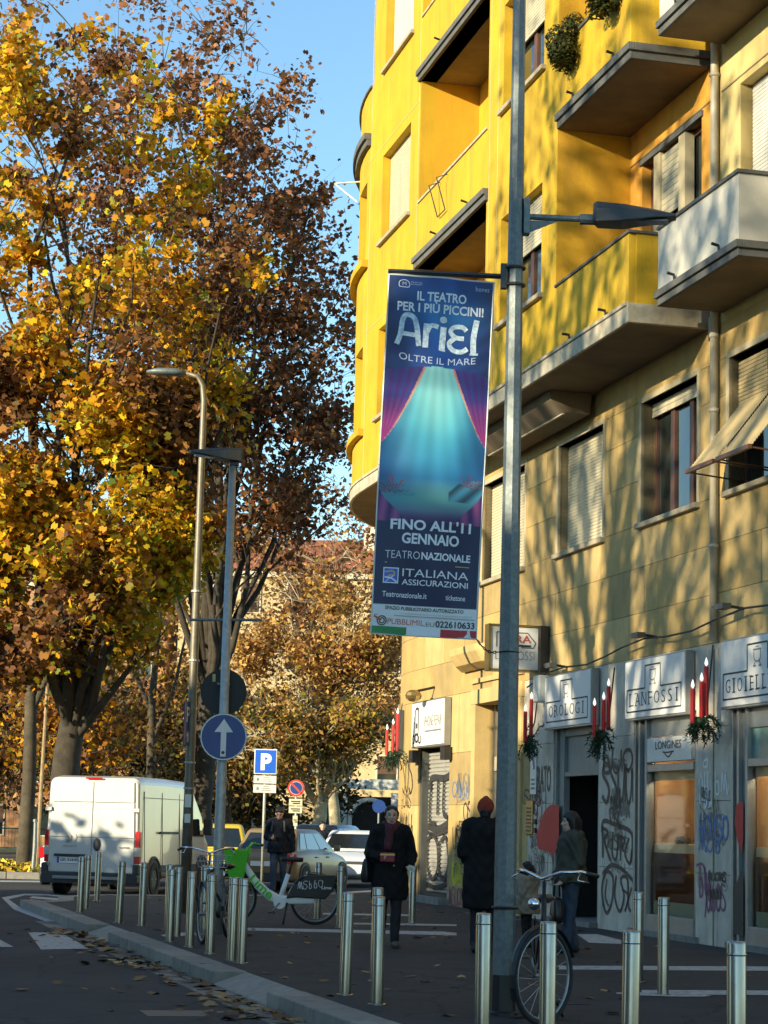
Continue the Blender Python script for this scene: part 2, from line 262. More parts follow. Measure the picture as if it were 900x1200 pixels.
# ------------------------------------------------------------------ mesh helpers
class MB:
    def __init__(self): self.v = []; self.f = []
    def add(self, vs, fs):
        o = len(self.v); self.v.extend([tuple(map(float, p)) for p in vs]); self.f.extend([tuple(i + o for i in f) for f in fs]); return self
    def quad(self, a, b, c, d): return self.add([a, b, c, d], [(0, 1, 2, 3)])
    def box(self, c, s, rz=0.0, M=None):
        hx, hy, hz = s[0] / 2, s[1] / 2, s[2] / 2
        vs = [Vector((x, y, z)) for x in (-hx, hx) for y in (-hy, hy) for z in (-hz, hz)]
        if M is None: M = Matrix.Rotation(rz, 3, 'Z')
        vs = [M @ p + Vector(c) for p in vs]
        return self.add(vs, [(0, 1, 3, 2), (4, 6, 7, 5), (0, 4, 5, 1), (2, 3, 7, 6), (0, 2, 6, 4), (1, 5, 7, 3)])
    def tube(self, pts, rads, n=8, cap=True, flat=1.0):
        pts = [Vector(p) for p in pts]
        if not hasattr(rads, '__len__'): rads = [rads] * len(pts)
        vs = []; fs = []; ref = None
        for i, p in enumerate(pts):
            t = (pts[min(i + 1, len(pts) - 1)] - pts[max(i - 1, 0)])
            if t.length < 1e-9: t = Vector((0, 0, 1))
            t.normalize()
            if ref is None:
                ref = Vector((0, 0, 1)) if abs(t.z) < 0.9 else Vector((1, 0, 0))
            x = ref - t * ref.dot(t)
            if x.length < 1e-5: x = t.orthogonal()
            x.normalize(); y = t.cross(x); ref = x
            for k in range(n):
                a = 2 * math.pi * k / n
                vs.append(p + (x * math.cos(a) + y * math.sin(a) * flat) * rads[i])
        m = len(pts)
        for i in range(m - 1):
            for k in range(n):
                fs.append((i * n + k, i * n + (k + 1) % n, (i + 1) * n + (k + 1) % n, (i + 1) * n + k))
        if cap:
            fs.append(tuple(reversed(range(n)))); fs.append(tuple((m - 1) * n + k for k in range(n)))
        return self.add(vs, fs)
    def lathe(self, prof, n=16, c=(0, 0, 0), axis='Z', cap=True):
        vs = []; fs = []
        for r, z in prof:
            for k in range(n):
                a = 2 * math.pi * k / n; x, y = r * math.cos(a), r * math.sin(a)
                if axis == 'Z': p = (x, y, z)
                elif axis == 'Y': p = (x, z, y)
                else: p = (z, x, y)
                vs.append((p[0] + c[0], p[1] + c[1], p[2] + c[2]))
        m = len(prof)
        for i in range(m - 1):
            for k in range(n):
                fs.append((i * n + k, i * n + (k + 1) % n, (i + 1) * n + (k + 1) % n, (i + 1) * n + k))
        if cap:
            fs.append(tuple(reversed(range(n)))); fs.append(tuple((m - 1) * n + k for k in range(n)))
        return self.add(vs, fs)
    def ball(self, c, r, n=10, m=7):
        rx, ry, rz = r if hasattr(r, '__len__') else (r, r, r)
        vs = [(c[0], c[1], c[2] - rz)]; fs = []
        for i in range(1, m):
            t = math.pi * i / m
            for k in range(n):
                a = 2 * math.pi * k / n
                vs.append((c[0] + rx * math.sin(t) * math.cos(a), c[1] + ry * math.sin(t) * math.sin(a), c[2] - rz * math.cos(t)))
        vs.append((c[0], c[1], c[2] + rz)); e = len(vs) - 1
        for k in range(n):
            fs.append((0, 1 + (k + 1) % n, 1 + k)); fs.append((e, e - n + k, e - n + (k + 1) % n))
        for i in range(m - 2):
            for k in range(n):
                a = 1 + i * n + k; b = 1 + i * n + (k + 1) % n
                fs.append((a, b, b + n, a + n))
        return self.add(vs, fs)
    def loft(self, rings, cap=True):
        n = len(rings[0]); vs = [p for r in rings for p in r]; fs = []
        for i in range(len(rings) - 1):
            for k in range(n):
                fs.append((i * n + k, i * n + (k + 1) % n, (i + 1) * n + (k + 1) % n, (i + 1) * n + k))
        if cap:
            fs.append(tuple(reversed(range(n)))); fs.append(tuple((len(rings) - 1) * n + k for k in range(n)))
        return self.add(vs, fs)
    def prism(self, poly, d):           # 3D polygon swept by vector d
        n = len(poly); vs = [Vector(p) for p in poly] + [Vector(p) + Vector(d) for p in poly]
        fs = [tuple(reversed(range(n))), tuple(range(n, 2 * n))] + [(k, (k + 1) % n, n + (k + 1) % n, n + k) for k in range(n)]
        return self.add(vs, fs)
    def build(self, name, m, parent=None, smooth=False, bevel=0.0, seg=2, origin=None, fix=True):
        me = bpy.data.meshes.new(name)
        vs = self.v
        if origin is not None: vs = [(p[0] - origin[0], p[1] - origin[1], p[2] - origin[2]) for p in vs]
        me.from_pydata(vs, [], self.f); 
        if fix:
            bm = bmesh.new(); bm.from_mesh(me); bmesh.ops.recalc_face_normals(bm, faces=bm.faces); bm.to_mesh(me); bm.free()
        me.materials.append(MT[m] if isinstance(m, str) else m)
        if smooth: me.polygons.foreach_set('use_smooth', [True] * len(me.polygons))
        o = bpy.data.objects.new(name, me); COL.objects.link(o)
        if origin is not None and parent is None: o.location = origin
        if parent is not None: o.parent = parent
        if bevel > 0:
            b = o.modifiers.new('bevel', 'BEVEL'); b.width = bevel; b.segments = seg; b.limit_method = 'ANGLE'; b.angle_limit = R(40)
            b.harden_normals = False
        return o
def tag(o, label=None, cat=None, group=None, kind=None):
    if label: o['label'] = label
    if cat: o['category'] = cat
    if group: o['group'] = group
    if kind: o['kind'] = kind
    return o
def thing(name, label, cat, loc=(0, 0, 0), rz=0.0, group=None):
    o = bpy.data.objects.new(name, None); COL.objects.link(o); o.empty_display_size = 0.1
    o.location = loc; o.rotation_euler = (0, 0, rz)
    return tag(o, label, cat, group)
def copy_tree(o, parent=None):
    c = o.copy(); COL.objects.link(c)
    if parent is not None: c.parent = parent
    for ch in list(o.children): copy_tree(ch, c)
    return c

_tc = {}
def text2d(s, bold=0.0):
    key = (s, bold)
    if key in _tc: return _tc[key]
    cu = bpy.data.curves.new('t', 'FONT'); cu.body = s; cu.size = 1.0; cu.resolution_u = 3; cu.offset = bold
    ob = bpy.data.objects.new('t', cu); COL.objects.link(ob)
    bpy.context.view_layer.update()
    dg = bpy.context.evaluated_depsgraph_get()
    me = bpy.data.meshes.new_from_object(ob.evaluated_get(dg))
    vs = np.array([v.co[:2] for v in me.vertices]) if len(me.vertices) else np.zeros((0, 2))
    fs = [tuple(p.vertices) for p in me.polygons]
    bpy.data.objects.remove(ob); bpy.data.curves.remove(cu); bpy.data.meshes.remove(me)
    _tc[key] = (vs, fs); return vs, fs
def fit_text(s, x0, x1, y0, y1, bold=0.0, arc=0.0):
    """text verts scaled into the box (2D), y up"""
    vs, fs = text2d(s, bold); mn = vs.min(0); mx = vs.max(0)
    q = (vs - mn) / (mx - mn)
    out = np.empty_like(q); out[:, 0] = x0 + q[:, 0] * (x1 - x0); out[:, 1] = y0 + q[:, 1] * (y1 - y0) - arc * (1 - (2 * q[:, 0] - 1) ** 2)
    return out, fs
def ribbon(pts, w):
    """smooth 2D stroke -> (verts, faces)"""
    P = np.array(pts, float)
    if len(P) > 2:      # catmull-rom
        Q = []
        for i in range(len(P) - 1):
            p0 = P[max(i - 1, 0)]; p1 = P[i]; p2 = P[i + 1]; p3 = P[min(i + 2, len(P) - 1)]
            for t in np.linspace(0, 1, 5, endpoint=False):
                Q.append(0.5 * ((2 * p1) + (-p0 + p2) * t + (2 * p0 - 5 * p1 + 4 * p2 - p3) * t * t + (-p0 + 3 * p1 - 3 * p2 + p3) * t ** 3))
        Q.append(P[-1]); P = np.array(Q)
    T = np.gradient(P, axis=0); T /= np.maximum(np.linalg.norm(T, axis=1, keepdims=True), 1e-6)
    Nn = np.stack([-T[:, 1], T[:, 0]], 1)
    vs = np.concatenate([P + Nn * w / 2, P - Nn * w / 2]); n = len(P)
    return vs, [(i, i + 1, n + i + 1, n + i) for i in range(n - 1)]

# ------------------------------------------------------------------ ground, pavement, kerb, markings
def sheet(name, poly, z, m, label=None, cat=None, kind='structure', parent=None, thick=0.0):
    mb = MB()
    if thick > 0: mb.prism([(p[0], p[1], z - thick) for p in poly], (0, 0, thick))
    else: mb.add([(p[0], p[1], z) for p in poly], [tuple(range(len(poly)))])
    o = mb.build(name, m, parent); o['kind'] = kind
    return o
sheet('road', [(-400, -400), (400, -400), (400, 600), (-400, 600)], 0.0, 'asphalt')

KD = np.array([-0.2690, 0.9631]); KN = np.array([0.9631, 0.2690])      # along the kerb, and to the right of it
KO = np.array([-0.88, 17.85])
def kerb_pt(s, w=0.0): return KO + KD * s + KN * w
# pavement outline (asphalt set behind the kerb stones)
inner = [tuple(kerb_pt(s, 0.34)) for s in (-24, -10, -0.9, 8.7, 13.6, 18.5)]
c_in = [(-5.25, 36.6), (-5.45, 38.6), (-5.0, 39.8), (-3.9, 40.3), (-1.6, 42.2), (0.1, 46.5), (3.0, 51.0), (16.0, 58.0), (40, 62), (40, -10), (9, -10)]
sheet('pavement', inner + c_in, PZ, 'pave', thick=0.12)
kerb = bpy.data.objects.new('kerb', None); COL.objects.link(kerb); kerb['kind'] = 'structure'
def kstone(p0, p1, w0, w1, zt0, zt1, face0=None, m='granite'):
    """one kerb stone between kerb distances p0..p1 with top heights at each end (outer edge may be lower: face0)"""
    a, b = kerb_pt(p0 + 0.006, w0), kerb_pt(p1 - 0.006, w0); c, d = kerb_pt(p1 - 0.006, w1), kerb_pt(p0 + 0.006, w1)
    f = face0 if face0 is not None else (zt0, zt1)
    top = [(a[0], a[1], f[0]), (b[0], b[1], f[1]), (c[0], c[1], zt1), (d[0], d[1], zt0)]
    vs = [(p[0], p[1], -0.05) for p in top] + top
    mb = MB().add(vs, [(3, 2, 1, 0), (4, 5, 6, 7), (0, 1, 5, 4), (1, 2, 6, 5), (2, 3, 7, 6), (3, 0, 4, 7)])
    mb.build('kerb_stone', m, kerb, bevel=0.012)
s = -24.0
ramps = [(0.0, 2.3), (9.0, 11.0)]; brk = sorted(x for r in ramps for x in r)
while s < 18.5:
    ln = random.uniform(0.9, 1.25)
    e = s + ln
    for x in brk:
        if s + 0.01 < x < e + 0.35: e = x; break
    ln = e - s
    inr = [r for r in ramps if s + ln / 2 > r[0] and s + ln / 2 < r[1]]
    dz = random.uniform(-0.004, 0.004); m = random.choice(['granite', 'granite2', 'granite'])
    if inr: kstone(s, e, 0.0, 0.33, PZ + 0.006, PZ + 0.006, (0.018, 0.018), 'granite2')
    else: kstone(s, e, 0.0, 0.33, PZ + 0.012 + dz, PZ + 0.012 + dz, None, m)
    s = e
# flat gutter stones along the foot of the kerb
s = -12.0
while s < 14.0:
    e = s + random.uniform(0.7, 1.0); a, b, c, d = kerb_pt(s + 0.005, -0.30), kerb_pt(e - 0.005, -0.30), kerb_pt(e - 0.005, -0.004), kerb_pt(s + 0.005, -0.004)
    MB().prism([(p[0], p[1], -0.03) for p in (a, b, c, d)], (0, 0, 0.036 + random.uniform(-0.002, 0.002))).build('gutter_stone', random.choice(['granite', 'gutter']), kerb, bevel=0.006); s = e
# rounded kerb at the far corner and along the cross street
cpts = [kerb_pt(18.55, 0.0), (-5.45, 36.6), (-5.75, 38.7), (-5.2, 40.1), (-4.0, 40.62), (-2.9, 41.5), (-1.7, 42.5), (-0.85, 44.6), (-0.1, 46.8), (1.3, 48.9), (2.8, 51.2)]
for i in range(len(cpts) - 1):
    a = np.array(cpts[i]); b = np.array(cpts[i + 1]); d = (b - a) / np.linalg.norm(b - a); n = np.array([d[1], -d[0]]) * 0.28
    q = [a + d * 0.006, b - d * 0.006, b - d * 0.006 + n, a + d * 0.006 + n]
    MB().prism([(p[0], p[1], -0.05) for p in q], (0, 0, PZ + 0.06)).build('kerb_stone', 'granite2', kerb, bevel=0.012)

markings = []
def paint(pxs, z, label, cat='road marking', name='painted_line', group=None):
    pts = [G(px, py, z) for px, py in pxs]
    mb = MB().add([(p[0], p[1], z + 0.004) for p in pts], [tuple(range(len(pts)))])
    o = mb.build(name, 'paint', None, origin=(float(pts[0][0]), float(pts[0][1]), 0)); tag(o, label, cat, group)
paint([(33, 1093), (72, 1093), (104, 1112), (48, 1113)], 0, 'white zebra stripe on the road next to the kerb ramp', name='zebra_stripe')
paint([(-60, 1093), (-16, 1093), (16, 1110), (-40, 1110)], 0, 'white zebra stripe cut by the left edge of the picture', name='zebra_stripe')
paint([(290, 1087.6), (520, 1092), (535, 1093.5), (535, 1096.5), (290, 1090.6)], PZ, 'long white line crossing the pavement below the rental bike')
paint([(378, 1070), (482, 1072), (482, 1073.8), (378, 1072)], PZ, 'thin white line behind the rental bike rear wheel')
paint([(408, 1081.5), (535, 1083.5), (535, 1085.5), (408, 1083.5)], PZ, 'thin white line behind the walking woman')
paint([(655, 1132), (900, 1133), (960, 1133), (960, 1138.5), (655, 1136.5)], PZ, 'white line on the pavement in front of the jewellery window')
paint([(752, 1160.5), (960, 1161.5), (960, 1167), (752, 1165.5)], PZ, 'white line nearest the camera beside the short inner bollard')
paint([(676, 1095), (700, 1095), (728, 1102), (728, 1106.5), (690, 1105)], PZ, 'curved white painted patch by the graffiti pier base')
paint([(188, 1096), (225, 1092), (232, 1095), (196, 1099)], PZ, 'short white painted dash between the bollard cluster')
for i, q in enumerate([[(30, 1063), (62, 1056), (70, 1058), (38, 1066)], [(36, 1054), (90, 1061), (84, 1064), (30, 1057)], [(38, 1050.5), (110, 1056), (104, 1058.5), (34, 1052.5)], [(60, 1048.5), (128, 1053), (122, 1055), (56, 1050)]]):
    paint(q, 0, ['white hatch line bending towards the road kerb', 'lowest straight white hatch line at the far kerb corner', 'middle straight white hatch line at the far kerb corner', 'farthest straight white hatch line before the van'][i], name='hatch_line')
pts = [(2, 1052), (28, 1047.5), (60, 1048), (60, 1049.6), (29, 1049.4), (10, 1054), (24, 1064), (62, 1079), (98, 1089), (92, 1090.5), (56, 1081), (16, 1066)]
paint(pts, 0, 'curved white edge line sweeping round the kerb corner', name='edge_line')
paint([(-40, 1031.5), (62, 1032.5), (62, 1034.2), (-40, 1033.4)], 0, 'pale line along the far park kerb', name='edge_line')
# utility covers / patches in the asphalt
for px, py, w, h, lab in ((205, 1188, 0.5, 0.5, 'dark square utility cover in the road near the camera'), (640, 1172, 0.45, 0.9, 'rectangular asphalt repair patch behind the black bicycle')):
    p = G(px, py, PZ if px > 400 else 0); z = PZ if px > 400 else 0
    MB().box((0, 0, z + 0.003), (w, h, 0.004), 0.25).build('utility_cover', 'aludark' if px < 400 else 'asphalt', None).location = (p[0], p[1], 0)
    tag(bpy.data.objects[-1] if False else COL.objects[-1], lab, 'utility cover')

# park side
park = sheet('park_ground', [(-200, 53.6), (-7.2, 53.6), (-6.6, 54.2), (-6.0, 60), (-2.5, 66), (8, 74), (8, 99), (-200, 99)], 0.13, 'soil', thick=0.13)
sheet('grass_verge', [(-60, 54.2), (-7.4, 54.2), (-6.9, 60.5), (-60, 60.5)], 0.14, 'grass')
pk = bpy.data.objects.new('park_kerb', None); COL.objects.link(pk); pk['kind'] = 'structure'
for i in range(16):
    MB().box((-7.3 - i * 1.3, 53.45, 0.08), (1.28, 0.3, 0.18)).build('kerb_stone', 'granite', pk, bevel=0.012)

# ------------------------------------------------------------------ apartment building (u along facade, v outwards, z up)
ANG = R(13.9)
D = np.array([-math.sin(ANG), math.cos(ANG), 0]); NN = np.array([-math.cos(ANG), -math.sin(ANG), 0])
BO = np.array([3.309, 31.232, 0.0])
UC = 11.0; RC = 8.7; VC = 7.55
def W(u, v, z):
    if u <= UC: p = BO + D * u + NN * v
    else:
        a = (u - UC) / RC
        p = BO + D * UC - NN * VC + (D * math.sin(a) + NN * math.cos(a)) * (VC + v)
    return (p[0], p[1], z)
def usteps(u0, u1):
    us = [u0]
    if u1 > UC:
        a = max(u0, UC)
        if a > u0: us.append(a)
        n = max(1, int(math.ceil((u1 - a) / 0.45)))
        us += [a + (u1 - a) * (i + 1) / n for i in range(n)]
    else: us.append(u1)
    return us
def ubox(mb, u0, u1, v0, v1, z0, z1):
    if u0 > u1: u0, u1 = u1, u0
    us = usteps(u0, u1)
    mb.loft([[W(u, v0, z0), W(u, v1, z0), W(u, v1, z1), W(u, v0, z1)] for u in us]); return mb
def wallgrid(mb, u0, u1, z0, z1, v, depth, ops):
    us = set(usteps(u0, u1)); zs = {z0, z1}
    ops = [o for o in ops if o[1] > u0 and o[0] < u1 and o[3] > z0 and o[2] < z1]
    for a, b, c, d in ops:
        us |= {x for x in (a, b) if u0 < x < u1}; zs |= {x for x in (c, d) if z0 < x < z1}
    us = sorted(us); zs = sorted(zs)
    for i in range(len(us) - 1):
        for j in range(len(zs) - 1):
            cu = (us[i] + us[i + 1]) / 2; cz = (zs[j] + zs[j + 1]) / 2
            if any(a < cu < b and c < cz < d for a, b, c, d in ops): continue
            mb.quad(W(us[i], v, zs[j]), W(us[i + 1], v, zs[j]), W(us[i + 1], v, zs[j + 1]), W(us[i], v, zs[j + 1]))
    w = v - depth
    for a, b, c, d in ops:
        st = usteps(max(a, u0), min(b, u1)); c2 = max(c, z0); d2 = min(d, z1)
        for q, r in zip(st[:-1], st[1:]):
            if c2 == c: mb.quad(W(q, v, c2), W(r, v, c2), W(r, w, c2), W(q, w, c2))
            if d2 == d: mb.quad(W(q, v, d2), W(r, v, d2), W(r, w, d2), W(q, w, d2))
        for uu in (a, b):
            if u0 <= uu <= u1: mb.quad(W(uu, v, c2), W(uu, w, c2), W(uu, w, d2), W(uu, v, d2))
    return mb
bld = thing('apartment_building', 'yellow rounded-corner apartment building with stone shop front and balconies', 'building', (BO[0], BO[1], 0))
def bp(name, mb, m, parent=None, **k): return mb.build(name, m, parent or bld, origin=BO, **k)

WIN1 = [(3.85, 6.3), (0.0, 2.1), (-3.68, -1.6), (-6.85, -4.75), (-10.2, -8.1), (-13.6, -11.5)]
w1z = (5.9, 7.66)
GF = [(8.2, 10.4, 0.12, 3.06), (3.75, 6.65, 0.12, 3.92), (0.07, 2.18, 0.12, 3.14), (-3.67, -1.42, 0.12, 3.14), (-7.2, -4.84, 0.12, 3.14), (-10.6, -8.4, 0.12, 3.14), (-14.0, -11.8, 0.12, 3.14)]
base_ops = GF + [(a, b, *w1z) for a, b in WIN1]
bp('base_wall', wallgrid(MB(), -16, 24.6, 0.0, 8.2, -0.03, 0.42, base_ops), 'mortar', fix=False)
# stone cladding panels
courses = [0.10, 1.02, 1.95, 2.90, 3.98, 4.62, 5.28, 5.9, 6.55, 7.20, 7.70, 8.2]
for j in range(len(courses) - 1):
    z0, z1 = courses[j] + 0.0035, courses[j + 1] - 0.0035
    u = -16.0 + (0.55 if j % 2 else 0.0)
    edges = [-16.0]
    while u < 17.5:
        u += random.uniform(1.15, 1.5); edges.append(min(u, 17.5))
    # piers break at openings so joints fall on them
    for a, b in zip(edges[:-1], edges[1:]):
        if b - a < 0.05: continue
        ops = [o for o in base_ops if o[1] > a and o[0] < b and o[3] > z0 and o[2] < z1]
        us = sorted({a + 0.0035, b - 0.0035} | {x for o in ops for x in o[:2] if a + 0.0035 < x < b - 0.0035})
        zs = sorted({z0, z1} | {x for o in ops for x in o[2:] if z0 < x < z1})
        mb = MB(); dv = random.uniform(-0.002, 0.003)
        for p in range(len(us) - 1):
            for q in range(len(zs) - 1):
                cu = (us[p] + us[p + 1]) / 2; cz = (zs[q] + zs[q + 1]) / 2
                if any(o[0] < cu < o[1] and o[2] < cz < o[3] for o in ops): continue
                ubox(mb, us[p], us[p + 1], -0.028, dv, zs[q], zs[q + 1])
        if mb.v:
            low = z1 < 3.99 and b < 3.9
            bp('stone_panel', mb, 'pier' if low else random.choice(['stone', 'stone', 'stone2', 'stone3']))
# plaster walls
FR = 1.15
up_ops = [(7.75, 9.95, 9.5, 11.3), (7.75, 9.95, 13.08, 14.88), (7.75, 9.95, 16.7, 18.5),
          (2.6, 7.05, 9.45, 11.8), (2.6, 7.05, 13.05, 15.45), (2.6, 7.05, 16.7, 19.1),
          (-0.35, 1.75, 9.5, 11.25), (-0.35, 1.75, 13.08, 14.88), (-0.35, 1.75, 16.7, 18.5),
          (11.3, 12.35, 9.5, 11.25), (12.5, 14.6, 9.5, 11.25), (11.3, 12.35, 13.02, 14.75), (12.5, 14.6, 13.02, 14.75), (15.4, 17.4, 9.5, 11.25), (15.4, 17.4, 13.02, 14.75)]
bp('front_wall', wallgrid(MB(), -1.05, 24.6, 8.45, 16.7, FR, 0.3, up_ops), 'yellow', fix=False)
mb = wallgrid(MB(), -1.05, 10.9, 16.7, 21.0, FR, 0.3, up_ops)
mb.quad(W(10.9, FR, 16.7), W(10.9, -8, 16.7), W(10.9, -8, 21), W(10.9, FR, 21))
bp('upper_wall', mb, 'yellow', fix=False)
mb = MB(); mb.quad(W(-1.05, FR, 8.45), W(-1.05, 0, 8.45), W(-1.05, 0, 21), W(-1.05, FR, 21))
bp('side_wall', mb, 'deepyellow')
or_ops = [(-3.8, -1.55, 9.2, 11.28), (-3.8, -1.55, 12.9, 14.95)]
bp('balcony_back_wall', wallgrid(MB(), -4.42, -1.05, 8.2, 21, 0.0, 0.3, or_ops), 'orange', fix=False)
rt_ops = [(-7.25, -5.12, 9.2, 11.28), (-7.25, -5.12, 12.9, 14.95), (-11.2, -9.1, 9.2, 11.28), (-11.2, -9.1, 12.9, 14.95), (-14.8, -12.7, 9.2, 11.28)]
bp('right_wall', wallgrid(MB(), -16, -4.42, 8.2, 21, 0.0, 0.3, rt_ops), 'ochre', fix=False)
core = MB(); ubox(core, -16, 10.8, -13, -1.7, 0, 20.9); bp('building_core', core, 'ochre')
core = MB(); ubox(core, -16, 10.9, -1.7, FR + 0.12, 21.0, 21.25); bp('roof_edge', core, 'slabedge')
core = MB(); ubox(core, 10.9, 24.6, -7.0, FR - 0.3, 15.9, 16.0); bp('roof_terrace', core, 'soffit')
# thin joint grooves and ledges on the plaster
mb = MB()
for z in (11.5, 15.1): ubox(mb, 7.1, 11.2, FR, FR + 0.006, z, z + 0.015)
for uu in (7.12, 10.95, 2.45, 1.98): ubox(mb, uu, uu + 0.02, FR, FR + 0.012, 8.45, 20.9)
bp('plaster_joint', mb, 'ochre')
mb = MB(); ubox(mb, -4.4, -1.06, 0.0, 0.012, 11.36, 11.38); ubox(mb, -9, -4.5, 0.0, 0.012, 11.36, 11.38); bp('plaster_joint', mb, 'mortar')
# projecting slab under the yellow volume
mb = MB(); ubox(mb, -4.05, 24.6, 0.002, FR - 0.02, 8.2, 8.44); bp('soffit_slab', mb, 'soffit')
mb = MB(); ubox(mb, -4.1, 24.6, FR - 0.02, FR + 0.035, 8.19, 8.42); ubox(mb, -4.1, 24.6, FR - 0.02, FR + 0.06, 8.42, 8.47); ubox(mb, -4.13, -4.05, 0.003, FR + 0.03, 8.195, 8.46)
bp('slab_edge', mb, 'slabstone', bevel=0.01)
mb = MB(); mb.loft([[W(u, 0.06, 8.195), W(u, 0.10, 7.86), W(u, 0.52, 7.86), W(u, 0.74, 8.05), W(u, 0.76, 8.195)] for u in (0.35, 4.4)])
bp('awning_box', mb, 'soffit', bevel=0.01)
mb = MB(); ubox(mb, 0.38, 4.3, 0.50, 0.535, 7.84, 7.86); bp('awning_box_trim', mb, 'slabstone')
# rounded corner bands
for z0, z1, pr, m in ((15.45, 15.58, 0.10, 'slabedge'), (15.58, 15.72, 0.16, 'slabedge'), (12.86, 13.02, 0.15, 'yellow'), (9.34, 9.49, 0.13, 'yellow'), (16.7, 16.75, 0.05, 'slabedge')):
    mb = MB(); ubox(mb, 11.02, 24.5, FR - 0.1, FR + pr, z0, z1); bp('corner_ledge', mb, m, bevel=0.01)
# loggias
for k, (zb, zt) in enumerate(((8.47, 11.8), (12.05, 15.45), (15.7, 19.1))):
    mb = MB()
    mb.quad(W(7.05, FR - 0.3, zb), W(7.05, 0, zb), W(7.05, 0, zt), W(7.05, FR - 0.3, zt))
    mb.quad(W(2.6, FR - 0.3, zb), W(2.6, 0, zb), W(2.6, 0, zt), W(2.6, FR - 0.3, zt))
    mb.quad(W(2.6, 0, zb), W(7.05, 0, zb), W(7.05, 0, zt), W(2.6, 0, zt))
    lg = bp('loggia', mb, 'deepyellow')
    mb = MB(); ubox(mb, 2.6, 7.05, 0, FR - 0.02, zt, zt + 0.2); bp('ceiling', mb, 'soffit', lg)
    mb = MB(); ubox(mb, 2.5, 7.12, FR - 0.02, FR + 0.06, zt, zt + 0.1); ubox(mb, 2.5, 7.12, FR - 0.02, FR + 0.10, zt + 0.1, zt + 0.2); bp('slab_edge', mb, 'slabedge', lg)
    mb = MB(); rail = (9.45, 13.05, 16.7)[k]; ubox(mb, 2.6, 7.05, FR - 0.2, FR + 0.03, rail, rail + 0.045); bp('parapet_cap', mb, 'slabstone', lg, bevel=0.008)
    for uu in (3.6, 5.6): bp('drain_spout', MB().tube([W(uu, FR + 0.05, zt + 0.2), W(uu, FR + 0.05, zt + 0.27), W(uu, FR + 0.16, zt + 0.30)], 0.02, 6), 'black', lg)
    mb = MB(); ubox(mb, 3.3, 5.2, 0.004, 0.05, zb, zb + 2.3); bp('loggia_door', mb, 'pane', lg)
    mb = MB()
    for uu in (3.3, 4.22, 5.12): ubox(mb, uu, uu + 0.08, 0.05, 0.09, zb, zb + 2.3)
    ubox(mb, 3.3, 5.2, 0.05, 0.09, zb + 2.2, zb + 2.3); bp('door_frame', mb, 'wood', lg)
# folding drying rack under the loggia rail
mb = MB()
for uu in (5.5, 5.0): mb.tube([W(uu, FR + 0.02, 13.0), W(uu, FR + 0.22, 12.92), W(uu, FR + 0.05, 12.35)], 0.012, 5)
mb.tube([W(5.5, FR + 0.05, 12.35), W(5.0, FR + 0.05, 12.35)], 0.012, 5)
bp('drying_rack', mb, 'lamp')
mb = MB(); p = [W(13.2, FR + 0.05, 14.9), W(13.2, FR + 0.55, 15.3), W(13.2, FR + 0.0, 15.35)]
mb.tube([p[0], p[1]], 0.02, 6); mb.tube([p[1], p[2]], 0.02, 6); bp('rail_bracket', mb, 'signpale')

def balcony(u0, u1, v1, zs, zt, wallm, edgem, capm, th=0.2):
    mb = MB(); ubox(mb, u0 + 0.06, u1, v1 - 0.10, v1, zs + th, zt); ubox(mb, u0 + 0.001, u0 + 0.10, 0.002, v1 - 0.002, zs + th, zt)
    b = bp('balcony', mb, wallm)
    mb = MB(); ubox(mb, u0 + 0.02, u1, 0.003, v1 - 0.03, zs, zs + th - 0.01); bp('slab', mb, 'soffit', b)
    mb = MB()
    for (a, c, pr) in ((0.0, th * 0.5, 0.02), (th * 0.5, th, 0.06)):
        ubox(mb, u0 - pr, u1, v1 - 0.03, v1 + pr, zs + a, zs + c); ubox(mb, u0 - pr, u0 + 0.02, 0.003, v1 - 0.03, zs + a, zs + c)
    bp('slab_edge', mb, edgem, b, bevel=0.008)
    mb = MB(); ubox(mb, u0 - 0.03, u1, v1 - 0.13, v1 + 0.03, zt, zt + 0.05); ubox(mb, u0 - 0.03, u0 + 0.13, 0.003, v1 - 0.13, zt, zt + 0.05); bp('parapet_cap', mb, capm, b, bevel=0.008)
    for f in (0.2, 0.75):
        uu = u0 + (u1 - u0) * f; bp('drain_spout', MB().tube([W(uu, v1 + 0.03, zs + th), W(uu, v1 + 0.04, zs + th + 0.07), W(uu, v1 + 0.13, zs + th + 0.09)], 0.02, 6), 'black', b)
    return b
mb = MB(); ubox(mb, -4.08, -1.05, FR - 0.10, FR, 8.45, 9.42); ubox(mb, -4.099, -4.0, 0.002, FR - 0.1, 8.45, 9.42); b0 = bp('balcony', mb, 'yellow')
mb = MB(); ubox(mb, -4.13, -1.05, FR - 0.13, FR + 0.03, 9.42, 9.46); ubox(mb, -4.13, -3.97, 0.003, FR - 0.13, 9.42, 9.46); bp('parapet_cap', mb, 'slabedge', b0, bevel=0.008)
for uu in (-1.8, -3.3): bp('drain_spout', MB().tube([W(uu, FR + 0.03, 8.47), W(uu, FR + 0.05, 8.54), W(uu, FR + 0.15, 8.55)], 0.02, 6), 'black', b0)
balcony(-4.1, -1.05, FR, 11.85, 13.05, 'yellow', 'slabedge', 'slabedge', 0.22)
balcony(-4.1, -1.05, FR, 15.5, 16.7, 'yellow', 'slabedge', 'slabedge', 0.22)
for zs in (8.32, 12.02, 15.7):
    balcony(-7.15, -4.55, 0.92, zs, zs + 1.02, 'whitewall', 'slabedge', 'slabedge', 0.19)
    balcony(-11.9, -8.6, 0.92, zs, zs + 1.02, 'whitewall', 'slabedge', 'slabedge', 0.19)

